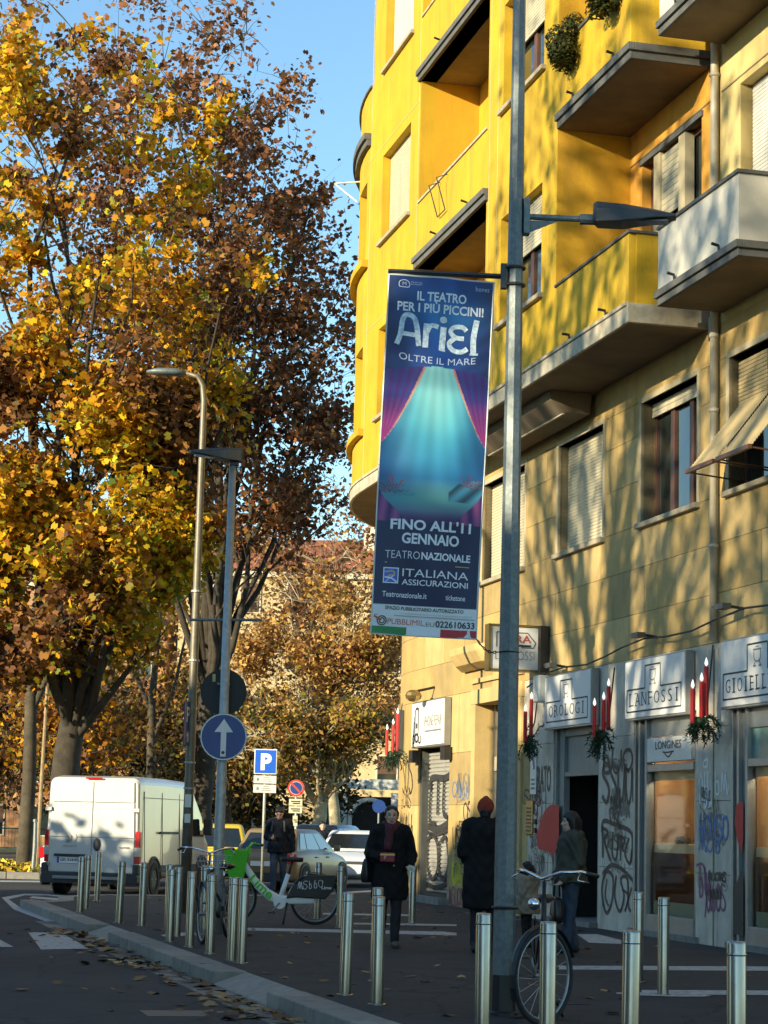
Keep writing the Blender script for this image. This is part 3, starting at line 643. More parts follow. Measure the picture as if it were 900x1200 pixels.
# windows
def blind_mesh(u0, u1, v, z0, z1, pitch=0.052):
    mb = MB(); n = max(1, int((z1 - z0) / pitch)); h = (z1 - z0) / n
    rings = []
    for i in range(n):
        z = z0 + i * h
        rings += [(v - 0.012, z), (v + 0.0, z + 0.004), (v + 0.006, z + h * 0.5), (v, z + h - 0.006)]
    rings.append((v - 0.012, z1))
    for (a, b) in zip(rings[:-1], rings[1:]):
        st = usteps(u0, u1)
        for q, r in zip(st[:-1], st[1:]): mb.quad(W(q, a[0], a[1]), W(r, a[0], a[1]), W(r, b[0], b[1]), W(q, b[0], b[1]))
    return mb
def window(u0, u1, z0, z1, v, frac, blindm='blind', sashes=2, framem='wood', sill=True, set_back=0.2, sillw=0.08):
    vf = v - set_back; mb = MB(); t = 0.07
    ubox(mb, u0, u1, vf - 0.06, vf, z0, z0 + t); ubox(mb, u0, u1, vf - 0.06, vf, z1 - t, z1)
    w = (u1 - u0) / sashes
    for k in range(sashes + 1):
        c = u0 + k * w; a = max(u0, c - t * (1 if 0 < k < sashes else 0.9)); b = min(u1, c + t * (1 if 0 < k < sashes else 0.9)); ubox(mb, a, b, vf - 0.06, vf + 0.002, z0 + t, z1 - t)
    o = bp('window', mb, framem, bevel=0.006)
    for k in range(sashes):
        mb = MB(); ubox(mb, u0 + k * w + 0.05, u0 + (k + 1) * w - 0.05, vf - 0.045, vf - 0.035, z0 + 0.05, z1 - 0.05); bp('pane', mb, 'pane', o)
    if frac > 0:
        zb = z1 - (z1 - z0) * frac; bp('roller_blind', blind_mesh(u0 + 0.02, u1 - 0.02, vf + 0.04, zb, z1), blindm, o, fix=False)
        mb = MB(); ubox(mb, u0 + 0.02, u1 - 0.02, vf + 0.02, vf + 0.05, zb - 0.03, zb); bp('blind_bottom_bar', mb, blindm, o)
    if sill:
        mb = MB(); ubox(mb, u0 - 0.1, u1 + 0.1, vf, v + sillw, z0 - 0.07, z0 + 0.005); bp('sill', mb, 'sill', o, bevel=0.008)
    return o
def surround(o, u0, u1, z0, z1, v, m='reveal', t=0.09, pr=0.015):
    mb = MB(); ubox(mb, u0 - t, u0, v - 0.2, v + pr, z0, z1 + t); ubox(mb, u1, u1 + t, v - 0.2, v + pr, z0, z1 + t); ubox(mb, u0, u1, v - 0.2, v + pr, z1, z1 + t)
    bp('surround', mb, m, o, bevel=0.006)
fr1 = [1.0, 1.0, 0.10, 0.0, 0.8, 1.0]
for k, (a, b) in enumerate(WIN1):
    if k == 3: continue
    o = window(a, b, w1z[0], w1z[1], 0.0, fr1[k], 'blind', 3 if k == 2 else 2)
    surround(o, a, b, w1z[0], w1z[1], 0.0)
    if k == 0:
        mb = MB(); ubox(mb, 5.0, 5.25, -0.2, -0.05, w1z[0] + 0.01, w1z[1]); bp('mullion', mb, 'reveal', o)
# window with the blinds pushed out
o = window(-6.85, -4.75, w1z[0], w1z[1], 0.0, 0.0, 'blindtan', 2)
surround(o, -6.85, -4.75, w1z[0], w1z[1], 0.0)
for a, b in ((-5.72, -4.82), (-6.80, -5.82)):
    mb = blind_mesh(a, b, -0.1, 7.02, 7.6)
    n = 26; q0 = np.array([-0.1, 7.02]); q1 = np.array([0.62, 6.10]); q2 = np.array([0.66, 6.16])
    nrm = np.array([0.9, 0.72]) / 1.15
    pr = []
    for i in range(n):
        p = q0 + (q1 - q0) * i / n; pr += [p - nrm * 0.008, p + nrm * 0.006]
    pr.append(q1)
    for p, q in zip(pr[:-1], pr[1:]): mb.quad(W(a, p[0], p[1]), W(b, p[0], p[1]), W(b, q[0], q[1]), W(a, q[0], q[1]))
    bl = bp('roller_blind', mb, 'blindtan', o, fix=False)
    mb = MB(); ubox(mb, a, b, 0.60, 0.65, 6.08, 6.13)
    for uu in (a + 0.02, b - 0.02): mb.tube([W(uu, 0.62, 6.1), W(uu, -0.15, 6.03)], 0.012, 5)
    bp('blind_arm', mb, 'wood', o)
for z0, f in ((9.5, 0.75), (13.08, 0.86), (16.7, 1.0)):
    window(7.75, 9.95, z0, z0 + 1.8, FR, f, 'blind' if z0 < 16 else 'blindgrey', 2)
    window(-0.35, 1.75, z0, min(z0 + 1.8, z0 + 1.78), FR, 0.45, 'blind', 2)
for z0 in (9.5, 13.02):
    for a, b in ((11.3, 12.35), (12.5, 14.6), (15.4, 17.4)): window(a, b, z0, z0 + 1.73, FR, 0.9, 'blind', 1, sill=False, set_back=0.26)
for z0 in (9.2, 12.9):
    o = window(-3.8, -1.55, z0, z0 + 2.05, 0.0, 0.0, sashes=3, sill=False, set_back=0.14)
    bp('roller_blind', blind_mesh(-3.0, -2.25, -0.04, z0 + 1.05, z0 + 2.0, 0.09), 'blind', o, fix=False)
    for uu in (-3.2, -2.25):
        mb = MB(); ubox(mb, uu, uu + 0.24, -0.14, 0.0, z0, z0 + 2.04); bp('mullion', mb, 'reveal', o)
    mb = MB(); ubox(mb, -3.86, -1.49, -0.05, 0.03, z0 + 2.05, z0 + 2.13); bp('lintel', mb, 'slabedge', o)
for a in (-7.25, -11.2):
    for z0 in (9.2, 12.9): o = window(a, a + 2.13, z0, z0 + 2.05, 0.0, 0.92, 'blindgrey', 2, sill=False); surround(o, a, a + 2.13, z0, z0 + 2.06, 0.0, 'ochre')
window(-14.8, -12.7, 9.2, 11.25, 0.0, 0.9, 'blindgrey', 2, sill=False)
# downpipe
mb = MB(); mb.tube([W(-4.42, 0.09, 0.2), W(-4.42, 0.09, 3.0)], 0.001, 3); mb = MB(); mb.tube([W(-4.42, 0.075, 4.0), W(-4.42, 0.075, 20.9)], 0.055, 10)
for z in (5.2, 7.0, 8.0, 10.0, 11.6): mb.tube([W(-4.42, 0.075, z), W(-4.42, 0.075, z + 0.05)], 0.07, 10)
bp('downpipe', mb, 'pipe', smooth=True)
mb = MB(); ubox(mb, -4.36, -4.18, 0.002, 0.06, 8.05, 8.33); bp('pipe_box', mb, 'slabstone')

# ------------------------------------------------------------------ shop fronts
def F(px, py, v=0.0):
    d = ray(px, py); o = BO + NN * v
    t = ((o - CAM) @ NN) / (d @ NN); p = CAM + d * t
    return float((p - BO) @ D), float(p[2])
def on_wall(mb, vf, u_left, v):
    """map 2D (x right, y up) verts to the facade"""
    vs, fs = vf
    return mb.add([W(u_left - p[0], v, p[1]) for p in vs], fs)
# steel shutter shop
sh = MB(); n = 34; z0, z1 = 0.3, 2.98
prof = []
for i in range(n):
    z = z0 + (z1 - z0) * i / n; h = (z1 - z0) / n
    prof += [(-0.20, z), (-0.17, z + h * 0.25), (-0.17, z + h * 0.75), (-0.20, z + h * 0.95)]
prof.append((-0.2, z1))
for a, b in zip(prof[:-1], prof[1:]): sh.quad(W(8.32, a[0], a[1]), W(10.28, a[0], a[1]), W(10.28, b[0], b[1]), W(8.32, b[0], b[1]))
shf = bp('shop_shutter', sh, 'shutter', fix=False)
mb = MB(); ubox(mb, 8.2, 8.34, -0.24, -0.04, 0.12, 3.0); ubox(mb, 10.26, 10.4, -0.24, -0.04, 0.12, 3.0); ubox(mb, 8.34, 10.26, -0.24, -0.1, 0.12, 0.3); bp('shutter_rail', mb, 'aludark', shf)
for a_ in (10.3, 8.0): bp('shutter_box', ubox(MB(), a_, a_ + 0.3, 0.02, 0.16, 2.78, 3.02), 'black', shf)
mb = MB(); ubox(mb, 8.1, 10.5, 0.0, 0.2, 0.12, 0.24); bp('doorstep', mb, 'granite')
# house entrance
mb = MB(); ubox(mb, 3.75, 3.95, -0.4, 0.05, 0.12, 3.92); ubox(mb, 6.45, 6.65, -0.4, 0.05, 0.12, 3.92); ubox(mb, 3.7, 6.7, -0.4, 0.06, 3.72, 3.98)
ent = bp('entrance_surround', mb, 'stone2', bevel=0.012)
mb = MB(); ubox(mb, 3.95, 6.45, -0.42, -0.38, 0.12, 3.72); bp('entrance_glazing', mb, 'pane', ent)
mb = MB()
for uu in (3.95, 4.78, 5.6, 6.33): ubox(mb, uu, uu + 0.12, -0.38, -0.3, 0.12, 3.72)
ubox(mb, 3.95, 6.45, -0.38, -0.29, 2.55, 2.80); ubox(mb, 3.95, 6.45, -0.38, -0.29, 0.12, 0.5); bp('entrance_door_frame', mb, 'sill', ent)
mb = MB(); rr = []
for uu, s_ in ((5.2, 0.6), (5.35, 0.95), (7.0, 0.95), (7.25, 0.5)):
    rr.append([W(uu, 0.003, 4.72), W(uu, 0.42 * s_, 4.72), W(uu, 0.40 * s_, 4.6), W(uu, 0.28 * s_, 4.42), W(uu, 0.08, 4.34), W(uu, 0.003, 4.34)])
mb.loft(rr); bp('entrance_hood', mb, 'stone2', bevel=0.02, smooth=False)
mb = MB(); ubox(mb, 3.7, 6.75, 0.003, 0.05, 4.10, 4.18); bp('string_course', mb, 'stone2')
# watch shop door
mb = MB(); ubox(mb, 1.72, 2.17, -0.12, -0.02, 0.12, 3.1); ubox(mb, 1.95, 2.02, -0.02, 0.03, 0.12, 3.1); ubox(mb, 0.08, 0.16, -0.12, -0.02, 0.12, 3.1); ubox(mb, 0.16, 1.72, -0.12, -0.03, 2.36, 2.43); ubox(mb, 0.16, 1.72, -0.12, -0.03, 2.98, 3.1)
shp = bp('shop_door_surround', mb, 'shopgrey', bevel=0.006)
mb = MB(); ubox(mb, 0.16, 1.72, -0.10, -0.08, 2.43, 2.98); bp('transom_panel', mb, 'shopgrey', shp)
mb = MB(); ubox(mb, 0.1, 2.1, -0.95, -0.9, 0.12, 3.1); ubox(mb, 0.07, 0.1, -0.9, -0.12, 0.12, 3.1); ubox(mb, 2.12, 2.17, -0.9, -0.12, 0.12, 3.1); bp('porch_interior', mb, 'interior', shp)
mb = MB(); ubox(mb, 0.3, 1.62, -0.62, -0.56, 0.16, 2.3); d_ = bp('shop_door', mb, 'doorblue', shp, bevel=0.01)
mb = MB(); ubox(mb, 0.62, 1.12, -0.56, -0.55, 1.78, 2.08); ubox(mb, 0.6, 1.14, -0.56, -0.55, 1.36, 1.72); bp('paper_notice', mb, 'paper', shp)
mb = MB(); ubox(mb, 0.1, 2.15, -0.9, 0.12, 0.12, 0.2); bp('doorstep', mb, 'granite')
# shop window bays
def shop_bay(u1, u0, first):
    """u1 far edge, u0 near edge"""
    mb = MB(); ubox(mb, u1 - 0.5, u1 - 0.02, -0.1, -0.03, 0.12, 3.1)
    for a in (0.02, 0.2, 0.46): ubox(mb, u1 - a - 0.06, u1 - a, -0.03, 0.03, 0.12, 3.1)
    ubox(mb, u0, u0 + 0.06, -0.1, 0.0, 0.12, 3.1)
    ubox(mb, u0 + 0.06, u1 - 0.5, -0.1, 0.02, 2.36, 2.46); ubox(mb, u0 + 0.06, u1 - 0.5, -0.1, -0.02, 2.84, 3.1); ubox(mb, u0 + 0.06, u1 - 0.5, -0.1, 0.02, 0.12, 0.42)
    f = bp('shop_window', mb, 'alu', bevel=0.006)
    mb = MB().quad(W(u0 + 0.06, -0.05, 0.42), W(u0 + 0.06, -0.05, 2.36), W(u1 - 0.5, -0.05, 2.36), W(u1 - 0.5, -0.05, 0.42)); pane_ = bp('pane', mb, 'glass', f, fix=False)
    mb = MB(); ubox(mb, u0 - 0.3, u1 - 0.2, -1.0, -0.96, 0.3, 2.9); ubox(mb, u1 - 0.52, u1 - 0.5, -0.96, -0.1, 0.3, 2.9); ubox(mb, u0 + 0.02, u0 + 0.04, -0.96, -0.1, 0.3, 2.9); bp('display_backdrop', mb, 'shopback', f)
    mb = MB(); ubox(mb, u0 + 0.06, u1 - 0.52, -0.9, -0.1, 0.3, 0.44); ubox(mb, u0 + 0.06, u1 - 0.52, -0.55, -0.09, 1.26, 1.38); ubox(mb, u0 + 0.06, u1 - 0.52, -0.12, -0.09, 0.44, 0.60); ubox(mb, u0 + 0.06, u1 - 0.52, -0.12, -0.09, 2.24, 2.36); bp('display_shelf', mb, 'cream', f)
    mb = MB(); ubox(mb, u0 + 0.06, u1 - 0.52, -0.85, -0.8, 0.44, 1.22); bp('display_cloth', mb, 'goldcloth', f)
    mb = MB()
    for k in range(14):
        uu = random.uniform(u0 + 0.15, u1 - 0.8 if first else u1 - 0.7); zz = random.choice([0.44, 1.38]); h = random.uniform(0.04, 0.12)
        p = W(uu, random.uniform(-0.4, -0.18), zz + h / 2); mb.ball(p, (0.05, 0.05, h / 2), 6, 4)
    ubox(mb, u0 + 0.3, u0 + 0.42, -0.3, -0.25, 1.38, 1.62)
    bp('display_items', mb, 'leather', f)['kind'] = 'stuff'
    mb = MB(); ubox(mb, u0 + 0.2, u0 + 0.26, -0.3, -0.22, 1.38, 1.75); bp('display_bust', mb, 'paper', f)
    mb = MB(); ubox(mb, u0 + 0.15, u1 - 0.6, -0.30, -0.22, 2.30, 2.34); bp('display_lamp', mb, 'tube_lamp', f)
    if first:
        mb = MB(); ubox(mb, u0 + 0.1, u1 - 0.55, -0.04, 0.035, 2.49, 2.82); lb = bp('window_lightbox', mb, 'signpale', f, bevel=0.008)
        mb = MB(); on_wall(mb, fit_text('LONGINES', 0.28, 1.22, 2.66, 2.77, 0.006), u1 - 0.6, 0.039)
        on_wall(mb, ribbon([(0.55, 2.62), (0.7, 2.61), (0.95, 2.62)], 0.02), u1 - 0.6, 0.039); on_wall(mb, ribbon([(0.62, 2.6), (0.75, 2.55), (0.88, 2.6)], 0.02), u1 - 0.6, 0.039)
        bp('lettering', mb, 'ink', lb, fix=False)
    else:
        mb = MB(); ubox(mb, u0 + 0.06, u1 - 0.5, -0.06, -0.05, 2.46, 2.84); bp('fanlight', mb, 'green_glass', f)
    mb = MB(); ubox(mb, u0 - 0.1, u1 + 0.1, -0.1, 0.06, 0.12, 0.2); bp('doorstep', mb, 'granite')
shop_bay(-1.42, -3.67, True); shop_bay(-4.84, -7.2, False); shop_bay(-8.4, -10.6, False); shop_bay(-11.8, -14.0, False)

# graffiti
def graf(name, strokes, v, m):
    mb = MB()
    for pts, w in strokes:
        uz = [F(px, py, v) for px, py in pts]
        vs, fs = ribbon([(-u, z) for u, z in uz], w * 1.1); mb.add([W(-p[0], v, p[1]) for p in vs], fs)
    return bp(name, mb, m, fix=False)
def scribble(px0, py0, px1, py1, n, w, seed, loops=True, slope=0.0):
    r = random.Random(seed); out = []
    cw = (px1 - px0) / n
    for k in range(n):
        cx = px0 + cw * (k + 0.5); pts = []; kind = r.choice('oSzul')
        yo = slope * (k / max(1, n - 1))
        if kind == 'o':
            a0 = r.uniform(0, 6)
            pts = [(cx + cw * 0.45 * math.cos(a0 + t), (py0 + py1) / 2 + yo + (py1 - py0) * 0.45 * math.sin(a0 + t)) for t in np.linspace(0, 6.8, 10)]
        elif kind == 'S': pts = [(cx + cw * 0.5 * s, py0 + yo + (py1 - py0) * t) for s, t in ((0.8, 0.1), (-0.3, 0.0), (-0.8, 0.25), (0.2, 0.5), (0.8, 0.75), (0.1, 1.0), (-0.9, 0.85))]
        elif kind == 'z': pts = [(cx + cw * 0.5 * s, py0 + yo + (py1 - py0) * t) for s, t in ((-0.9, 0.9), (-0.5, 0.0), (-0.1, 0.9), (0.3, 0.05), (0.8, 1.0), (1.1, 0.6))]
        elif kind == 'u': pts = [(cx + cw * 0.5 * s, py0 + yo + (py1 - py0) * t) for s, t in ((-0.8, 0.0), (-0.8, 0.7), (-0.2, 1.0), (0.5, 0.8), (0.7, 0.1), (0.9, 1.0))]
        else: pts = [(cx + cw * 0.5 * s, py0 + yo + (py1 - py0) * t) for s, t in ((-0.3, 0.0), (-0.5, 0.5), (-0.4, 1.0), (0.5, 0.9), (0.2, 0.4), (-0.6, 0.5))]
        pts = [(x + r.uniform(-0.06, 0.06) * cw, y + r.uniform(-0.04, 0.04) * (py1 - py0)) for x, y in pts]
        out.append((pts, w * r.uniform(0.8, 1.25)))
    return out
gv = 0.008
def wtext(s, px0, py0, px1, py1, bold, m, v=gv, name='graffiti'):
    u0, zt = F(px0, py0, v); u1, zb = F(px1, py1, v)
    vs, fs = fit_text(s, 0, u0 - u1, zb, zt, bold); mb = MB(); mb.add([W(u0 - p[0], v, p[1]) for p in vs], fs); return bp(name, mb, m, fix=False)
# pier with large tags
graf('graffiti', scribble(705, 895, 742, 940, 4, 0.05, 3) + scribble(704, 876, 742, 905, 3, 0.045, 5), gv, 'graff')
graf('graffiti', [([(705, 975), (707, 962), (720, 966), (738, 974), (741, 990), (739, 1010)], 0.06), ([(706, 968), (706, 1005)], 0.05), ([(706, 970), (712, 975), (708, 985), (715, 1008)], 0.05),
                  ([(718, 975), (717, 1000), (722, 1006), (724, 976)], 0.045), ([(727, 978), (727, 1008)], 0.045), ([(727, 980), (732, 984), (728, 994)], 0.045), ([(737, 982), (732, 1000), (738, 1012), (740, 996)], 0.045),
                  ([(716, 966), (714, 950), (718, 948), (720, 965)], 0.03), ([(722, 966), (725, 952), (720, 956), (727, 968)], 0.03)], gv, 'graff')
graf('graffiti', [([(707, 1062), (705, 1040), (710, 1022), (718, 1028), (717, 1055), (711, 1070), (706, 1058)], 0.05), ([(706, 1024), (716, 1014), (728, 1018), (740, 1030), (742, 1034)], 0.055), ([(722, 1026), (720, 1050), (726, 1068), (731, 1050), (727, 1030), (735, 1030), (736, 1060), (739, 1068)], 0.045),
                  ([(711, 1030), (709, 1050), (713, 1062)], 0.035), ([(729, 1042), (736, 1050), (732, 1068), (740, 1040)], 0.035)], gv, 'graff')
# pier beside the entrance
wtext('SERATO', 624, 898, 645, 928, 0.01, 'graff'); graf('graffiti', scribble(614, 926, 634, 944, 3, 0.03, 8) + scribble(622, 942, 630, 955, 2, 0.02, 9), gv, 'graff')
graf('graffiti', scribble(619, 936, 640, 965, 4, 0.014, 21), gv, 'graffred')
graf('graffiti', scribble(618, 1000, 648, 1040, 4, 0.018, 23), gv, 'graffgrey')
heart = [(645, 943), (655, 944), (655, 990), (648, 1003), (641, 997), (631, 995), (628, 980), (633, 963), (639, 949)]
mb = MB(); mb.add([W(F(*p, 0.034)[0], 0.034, F(*p, 0.034)[1]) for p in heart], [tuple(range(len(heart)))]); bp('red_painted_heart', mb, 'graffred', fix=False)
# corner double pier
graf('graffiti', scribble(819, 905, 834, 945, 3, 0.03, 31) + [([(825, 892), (829, 890), (829, 898), (824, 898), (825, 892)], 0.025)] + scribble(836, 905, 853, 930, 2, 0.025, 33), gv, 'graffwhite')
graf('graffiti', scribble(818, 955, 853, 985, 5, 0.03, 35) + scribble(819, 983, 845, 998, 3, 0.025, 36), gv, 'graffblue')
graf('graffiti', scribble(818, 1015, 832, 1050, 2, 0.035, 37) + scribble(828, 1035, 850, 1068, 4, 0.03, 38) + [([(816, 1014), (824, 1014), (828, 1040), (826, 1075)], 0.03)], gv, 'graffpurple')
mb = MB(); ubox(mb, -4.27, -4.24, 0.003, 0.01, 0.12, 3.9); bp('pier_joint', mb, 'mortar')
# shutter and far wall tags
graf('graffiti', [([(503, 925), (506, 912), (520, 912), (527, 908)], 0.12), ([(505, 918), (503, 960), (510, 965)], 0.09), ([(513, 912), (512, 955)], 0.09), ([(520, 910), (519, 950), (524, 958)], 0.09), ([(501, 968), (512, 972), (526, 964)], 0.12)], -0.14, 'graff')
graf('graffiti', [([(501, 985), (500, 1010), (505, 1030), (512, 1020), (512, 990), (506, 978), (500, 986)], 0.08), ([(515, 985), (514, 1020), (520, 1030), (525, 1010), (522, 982), (516, 986)], 0.08), ([(500, 975), (510, 978), (526, 972)], 0.07), ([(499, 1036), (512, 1040), (525, 1034)], 0.08)], -0.14, 'graff')
graf('graffiti', scribble(530, 968, 548, 995, 4, 0.03, 41) + scribble(543, 940, 553, 965, 2, 0.03, 42), gv, 'graff')
graf('graffiti', scribble(530, 915, 550, 935, 4, 0.02, 43), gv, 'graffblue')
graf('graffiti', scribble(530, 1010, 540, 1035, 2, 0.10, 44), gv, 'graffyellow'); graf('graffiti', scribble(526, 1040, 546, 1062, 6, 0.03, 45), gv, 'graffpurple')
mb = MB()
for (ua, za, zb_, cnt, sd, w) in ((11.6, 2.2, 2.9, 3, 51, 0.035), (11.5, 1.2, 1.8, 5, 52, 0.03), (11.7, 1.9, 2.2, 4, 53, 0.02)):
    for pts, ww in scribble(0, 0, 1.1, -(zb_ - za), cnt, w, sd):
        vs, fs = ribbon([(x, zb_ + y) for x, y in pts], ww); mb.add([W(ua - p[0] + 0.3, gv + 0.004, p[1]) for p in vs], fs)
bp('graffiti', mb, 'graff', fix=False)
# overlapping thinner scrawl on the piers
for (x0, x1, y0, y1, sd) in ((704, 742, 880, 1085, 200), (617, 647, 905, 1060, 300), (817, 853, 900, 1095, 400), (529, 552, 905, 1055, 500)):
    rr = random.Random(sd)
    for mt_, cnt in (('graffgrey', 5), ('graff', 4)):
        st_ = []
        for k in range(cnt):
            yy = rr.uniform(y0, y1 - 30); xx = rr.uniform(x0, x0 + (x1 - x0) * 0.4); st_ += scribble(xx, yy, rr.uniform(xx + 10, x1), yy + rr.uniform(8, 26), rr.randint(3, 6), rr.uniform(0.008, 0.022), sd * 10 + k, slope=rr.uniform(-6, 6))
        graf('graffiti', st_, gv + (0.002 if mt_ == 'graff' else -0.002), mt_)['kind'] = 'stuff'
# plates beside the entrance
mb = MB(); ubox(mb, 3.0, 3.3, 0.004, 0.02, 2.1, 2.85); pl = bp('wall_plate', mb, 'signpale')
mb = MB(); on_wall(mb, ribbon([(0.12, 2.72), (0.18, 2.6), (0.2, 2.5)], 0.09), 3.3, 0.023); bp('plate_symbol', mb, 'euro', pl, fix=False)
mb = MB(); [ubox(mb, 3.06, 3.24, 0.022, 0.024, z, z + 0.03) for z in (2.18, 2.25, 2.32)]; bp('plate_text', mb, 'greyink', pl)
mb = MB(); ubox(mb, 3.15, 3.5, 0.004, 0.03, 1.45, 2.0); ic = bp('entry_phone', mb, 'brass', bevel=0.01)
mb = MB(); [ubox(mb, 3.2 + 0.09 * a, 3.26 + 0.09 * a, 0.03, 0.036, 1.5 + 0.06 * b, 1.53 + 0.06 * b) for a in range(3) for b in range(7)]; bp('buttons', mb, 'aludark', ic)
for a_ in (1.48, 1.62): bp('bell_push', ubox(MB(), 2.95, 3.03, 0.004, 0.04, a_, a_ + 0.08), 'black')
mb = MB(); ubox(mb, 2.3, 2.62, 0.003, 0.22, 3.55, 3.98); ab = bp('alarm_box', mb, 'signpale', bevel=0.02)
mb = MB(); ubox(mb, 2.42, 2.56, 0.02, 0.16, 4.03, 4.78); bp('dark_sign_edge', mb, 'black')
# red and black patches on the right hand jamb
mb = MB(); rd = [(862, 945), (867, 938), (871, 942), (871, 985), (869, 1000), (864, 985), (861, 965)]
mb.add([W(F(*p, 0.032)[0], 0.032, F(*p, 0.032)[1]) for p in rd], [tuple(range(len(rd)))]); bp('red_spray_patch', mb, 'graffred', fix=False)
mb = MB(); rd = [(860, 1095), (860, 1040), (866, 1028), (871, 1020), (871, 1096)]; mb.add([W(F(*p, 0.033)[0], 0.033, F(*p, 0.033)[1]) for p in rd], [tuple(range(len(rd)))]); bp('black_spray_patch', mb, 'graff', fix=False)

# ------------------------------------------------------------------ shop signs (things of their own)
def wall_sign(name, label, u1, u0, z0, z1, v, m='signwhite', th=0.14):
    o = W((u0 + u1) / 2, 0, z0); t = thing(name, label, 'sign', o)
    mb = MB(); ubox(mb, u0, u1, v, v + th, z0, z1); mb.build('panel', m, t, origin=o, bevel=0.008)
    mb = MB(); e = 0.025
    ubox(mb, u0 - e, u1 + e, v, v + th - 0.02, z0 - e, z0); ubox(mb, u0 - e, u1 + e, v, v + th - 0.02, z1, z1 + e); ubox(mb, u0 - e, u0, v, v + th - 0.02, z0, z1); ubox(mb, u1, u1 + e, v, v + th - 0.02, z0, z1)
    mb.build('frame', 'alu', t, origin=o)
    def wr(vf, mt, nm='lettering', dv=0.004):
        vs, fs = vf; mb = MB().add([W(u1 - p[0], v + th + dv, z0 + p[1]) for p in vs], fs); return mb.build(nm, mt, t, origin=o, fix=False)
    return t, wr
def stepped(wr, w, h):
    e = 0.09; a, b = w * 0.36, w * 0.62; zb, zm, zt = e, h * 0.50, h - e
    vs_all = []; fs_all = []
    for seg in (((e, zb), (w - e, zb)), ((w - e, zb), (w - e, zm)), ((w - e, zm), (b, zm)), ((b, zm), (b, zt)), ((b, zt), (a, zt)), ((a, zt), (a, zm)), ((a, zm), (e, zm)), ((e, zm), (e, zb))):
        vs, fs = ribbon(seg, 0.022); o = len(vs_all); vs_all += [tuple(p) for p in vs]; fs_all += [tuple(i + o for i in f) for f in fs]
    wr((np.array(vs_all), fs_all), 'ink', 'border')
    c = (a + b) / 2; vs_all = []; fs_all = []      # small cup emblem
    for seg, ww in (([(c - 0.12, h * 0.80), (c + 0.12, h * 0.80)], 0.02), ([(c - 0.10, h * 0.78), (c - 0.09, h * 0.66), (c, h * 0.62), (c + 0.09, h * 0.66), (c + 0.10, h * 0.78)], 0.018), ([(c - 0.06, h * 0.62), (c - 0.1, h * 0.56)], 0.016), ([(c + 0.06, h * 0.62), (c + 0.1, h * 0.56)], 0.016), ([(c - 0.12, h * 0.555), (c - 0.04, h * 0.555)], 0.02), ([(c + 0.04, h * 0.555), (c + 0.12, h * 0.555)], 0.02), ([(c - 0.05, h * 0.84), (c + 0.05, h * 0.84)], 0.014)):
        vs, fs = ribbon(seg, ww); o = len(vs_all); vs_all += [tuple(p) for p in vs]; fs_all += [tuple(i + o for i in f) for f in fs]
    wr((np.array(vs_all), fs_all), 'greyink', 'emblem')
def serif_text(wr, s, x0, x1, y0, y1, m='ink'):
    """tall narrow roman-style lettering: each glyph fitted in its own slot"""
    n = len(s); sl = (x1 - x0) / n; V = []; Fc = []
    wd = {'I': 0.28, 'O': 0.80, 'G': 0.78, 'L': 0.62, 'S': 0.56, 'F': 0.58, 'E': 0.60, 'R': 0.70, 'A': 0.78, 'N': 0.74}
    for k, ch in enumerate(s):
        w = sl * wd.get(ch, 0.7); c = x0 + sl * (k + 0.5)
        if ch == 'I': vs, fs = ribbon([(c, y0), (c, y1)], 0.035)
        else: vs, fs = fit_text(ch, c - w / 2, c + w / 2, y0, y1, -0.012)
        o = len(V); V += [tuple(p) for p in vs]; Fc += [tuple(i + o for i in f) for f in fs]
        for yy, fl in ((y0, 1), (y1, 1)):
            if ch in 'OSG': continue
            for xx in ((c,) if ch == 'I' else (c - w / 2 + 0.02,)):
                vs, fs = ribbon([(xx - 0.045, yy), (xx + 0.045, yy)], 0.014); o = len(V); V += [tuple(p) for p in vs]; Fc += [tuple(i + o for i in f) for f in fs]
    wr((np.array(V), Fc), m)
t, wr = wall_sign('shop_sign', 'white shop sign lettered OROLOGI over the dark blue door', 2.18, 0.06, 3.12, 3.92, 0.02)
stepped(wr, 2.12, 0.8); serif_text(wr, 'OROLOGI', 0.2, 1.95, 0.17, 0.34)
t, wr = wall_sign('shop_sign', 'white shop sign lettered LANFOSSI over the jewellery display window', -1.42, -3.62, 3.11, 3.91, 0.02)
stepped(wr, 2.2, 0.8); serif_text(wr, 'LANFOSSI', 0.15, 2.08, 0.17, 0.34)
t, wr = wall_sign('shop_sign', 'white shop sign beginning GIOI, cut by the right picture edge', -4.84, -7.15, 3.11, 3.93, 0.02)
stepped(wr, 2.3, 0.82); serif_text(wr, 'GIOIELLERIA', 0.15, 2.15, 0.17, 0.34)
t, wr = wall_sign('shop_sign', 'cream phone repair sign above the graffitied steel shutter', 10.42, 8.12, 3.08, 3.92, 0.02, 'signwhite')
wr(fit_text('iPHONE REPAIR', 0.95, 2.2, 0.36, 0.56, -0.004), 'greyink'); wr(ribbon([(1.0, 0.27), (2.15, 0.27)], 0.035), 'greyink', 'small_print')
V = []; Fc = []
for seg, ww in (([(0.28, 0.2), (0.28, 0.68), (0.5, 0.68), (0.5, 0.2)], 0.05), ([(0.12, 0.08), (0.24, 0.08), (0.24, 0.2), (0.12, 0.2), (0.12, 0.08)], 0.04), ([(0.32, 0.1), (0.48, 0.1), (0.48, 0.22), (0.32, 0.22), (0.32, 0.1)], 0.05), ([(0.56, 0.2), (0.56, 0.08), (0.7, 0.08), (0.7, 0.2)], 0.04), ([(0.34, 0.4), (0.44, 0.4)], 0.1), ([(0.5, 0.68), (0.52, 0.76)], 0.03)):
    vs, fs = ribbon(seg, ww); o_ = len(V); V += [tuple(p) for p in vs]; Fc += [tuple(i + o_ for i in f) for f in fs]
wr((np.array(V), Fc), 'ink', 'emblem')
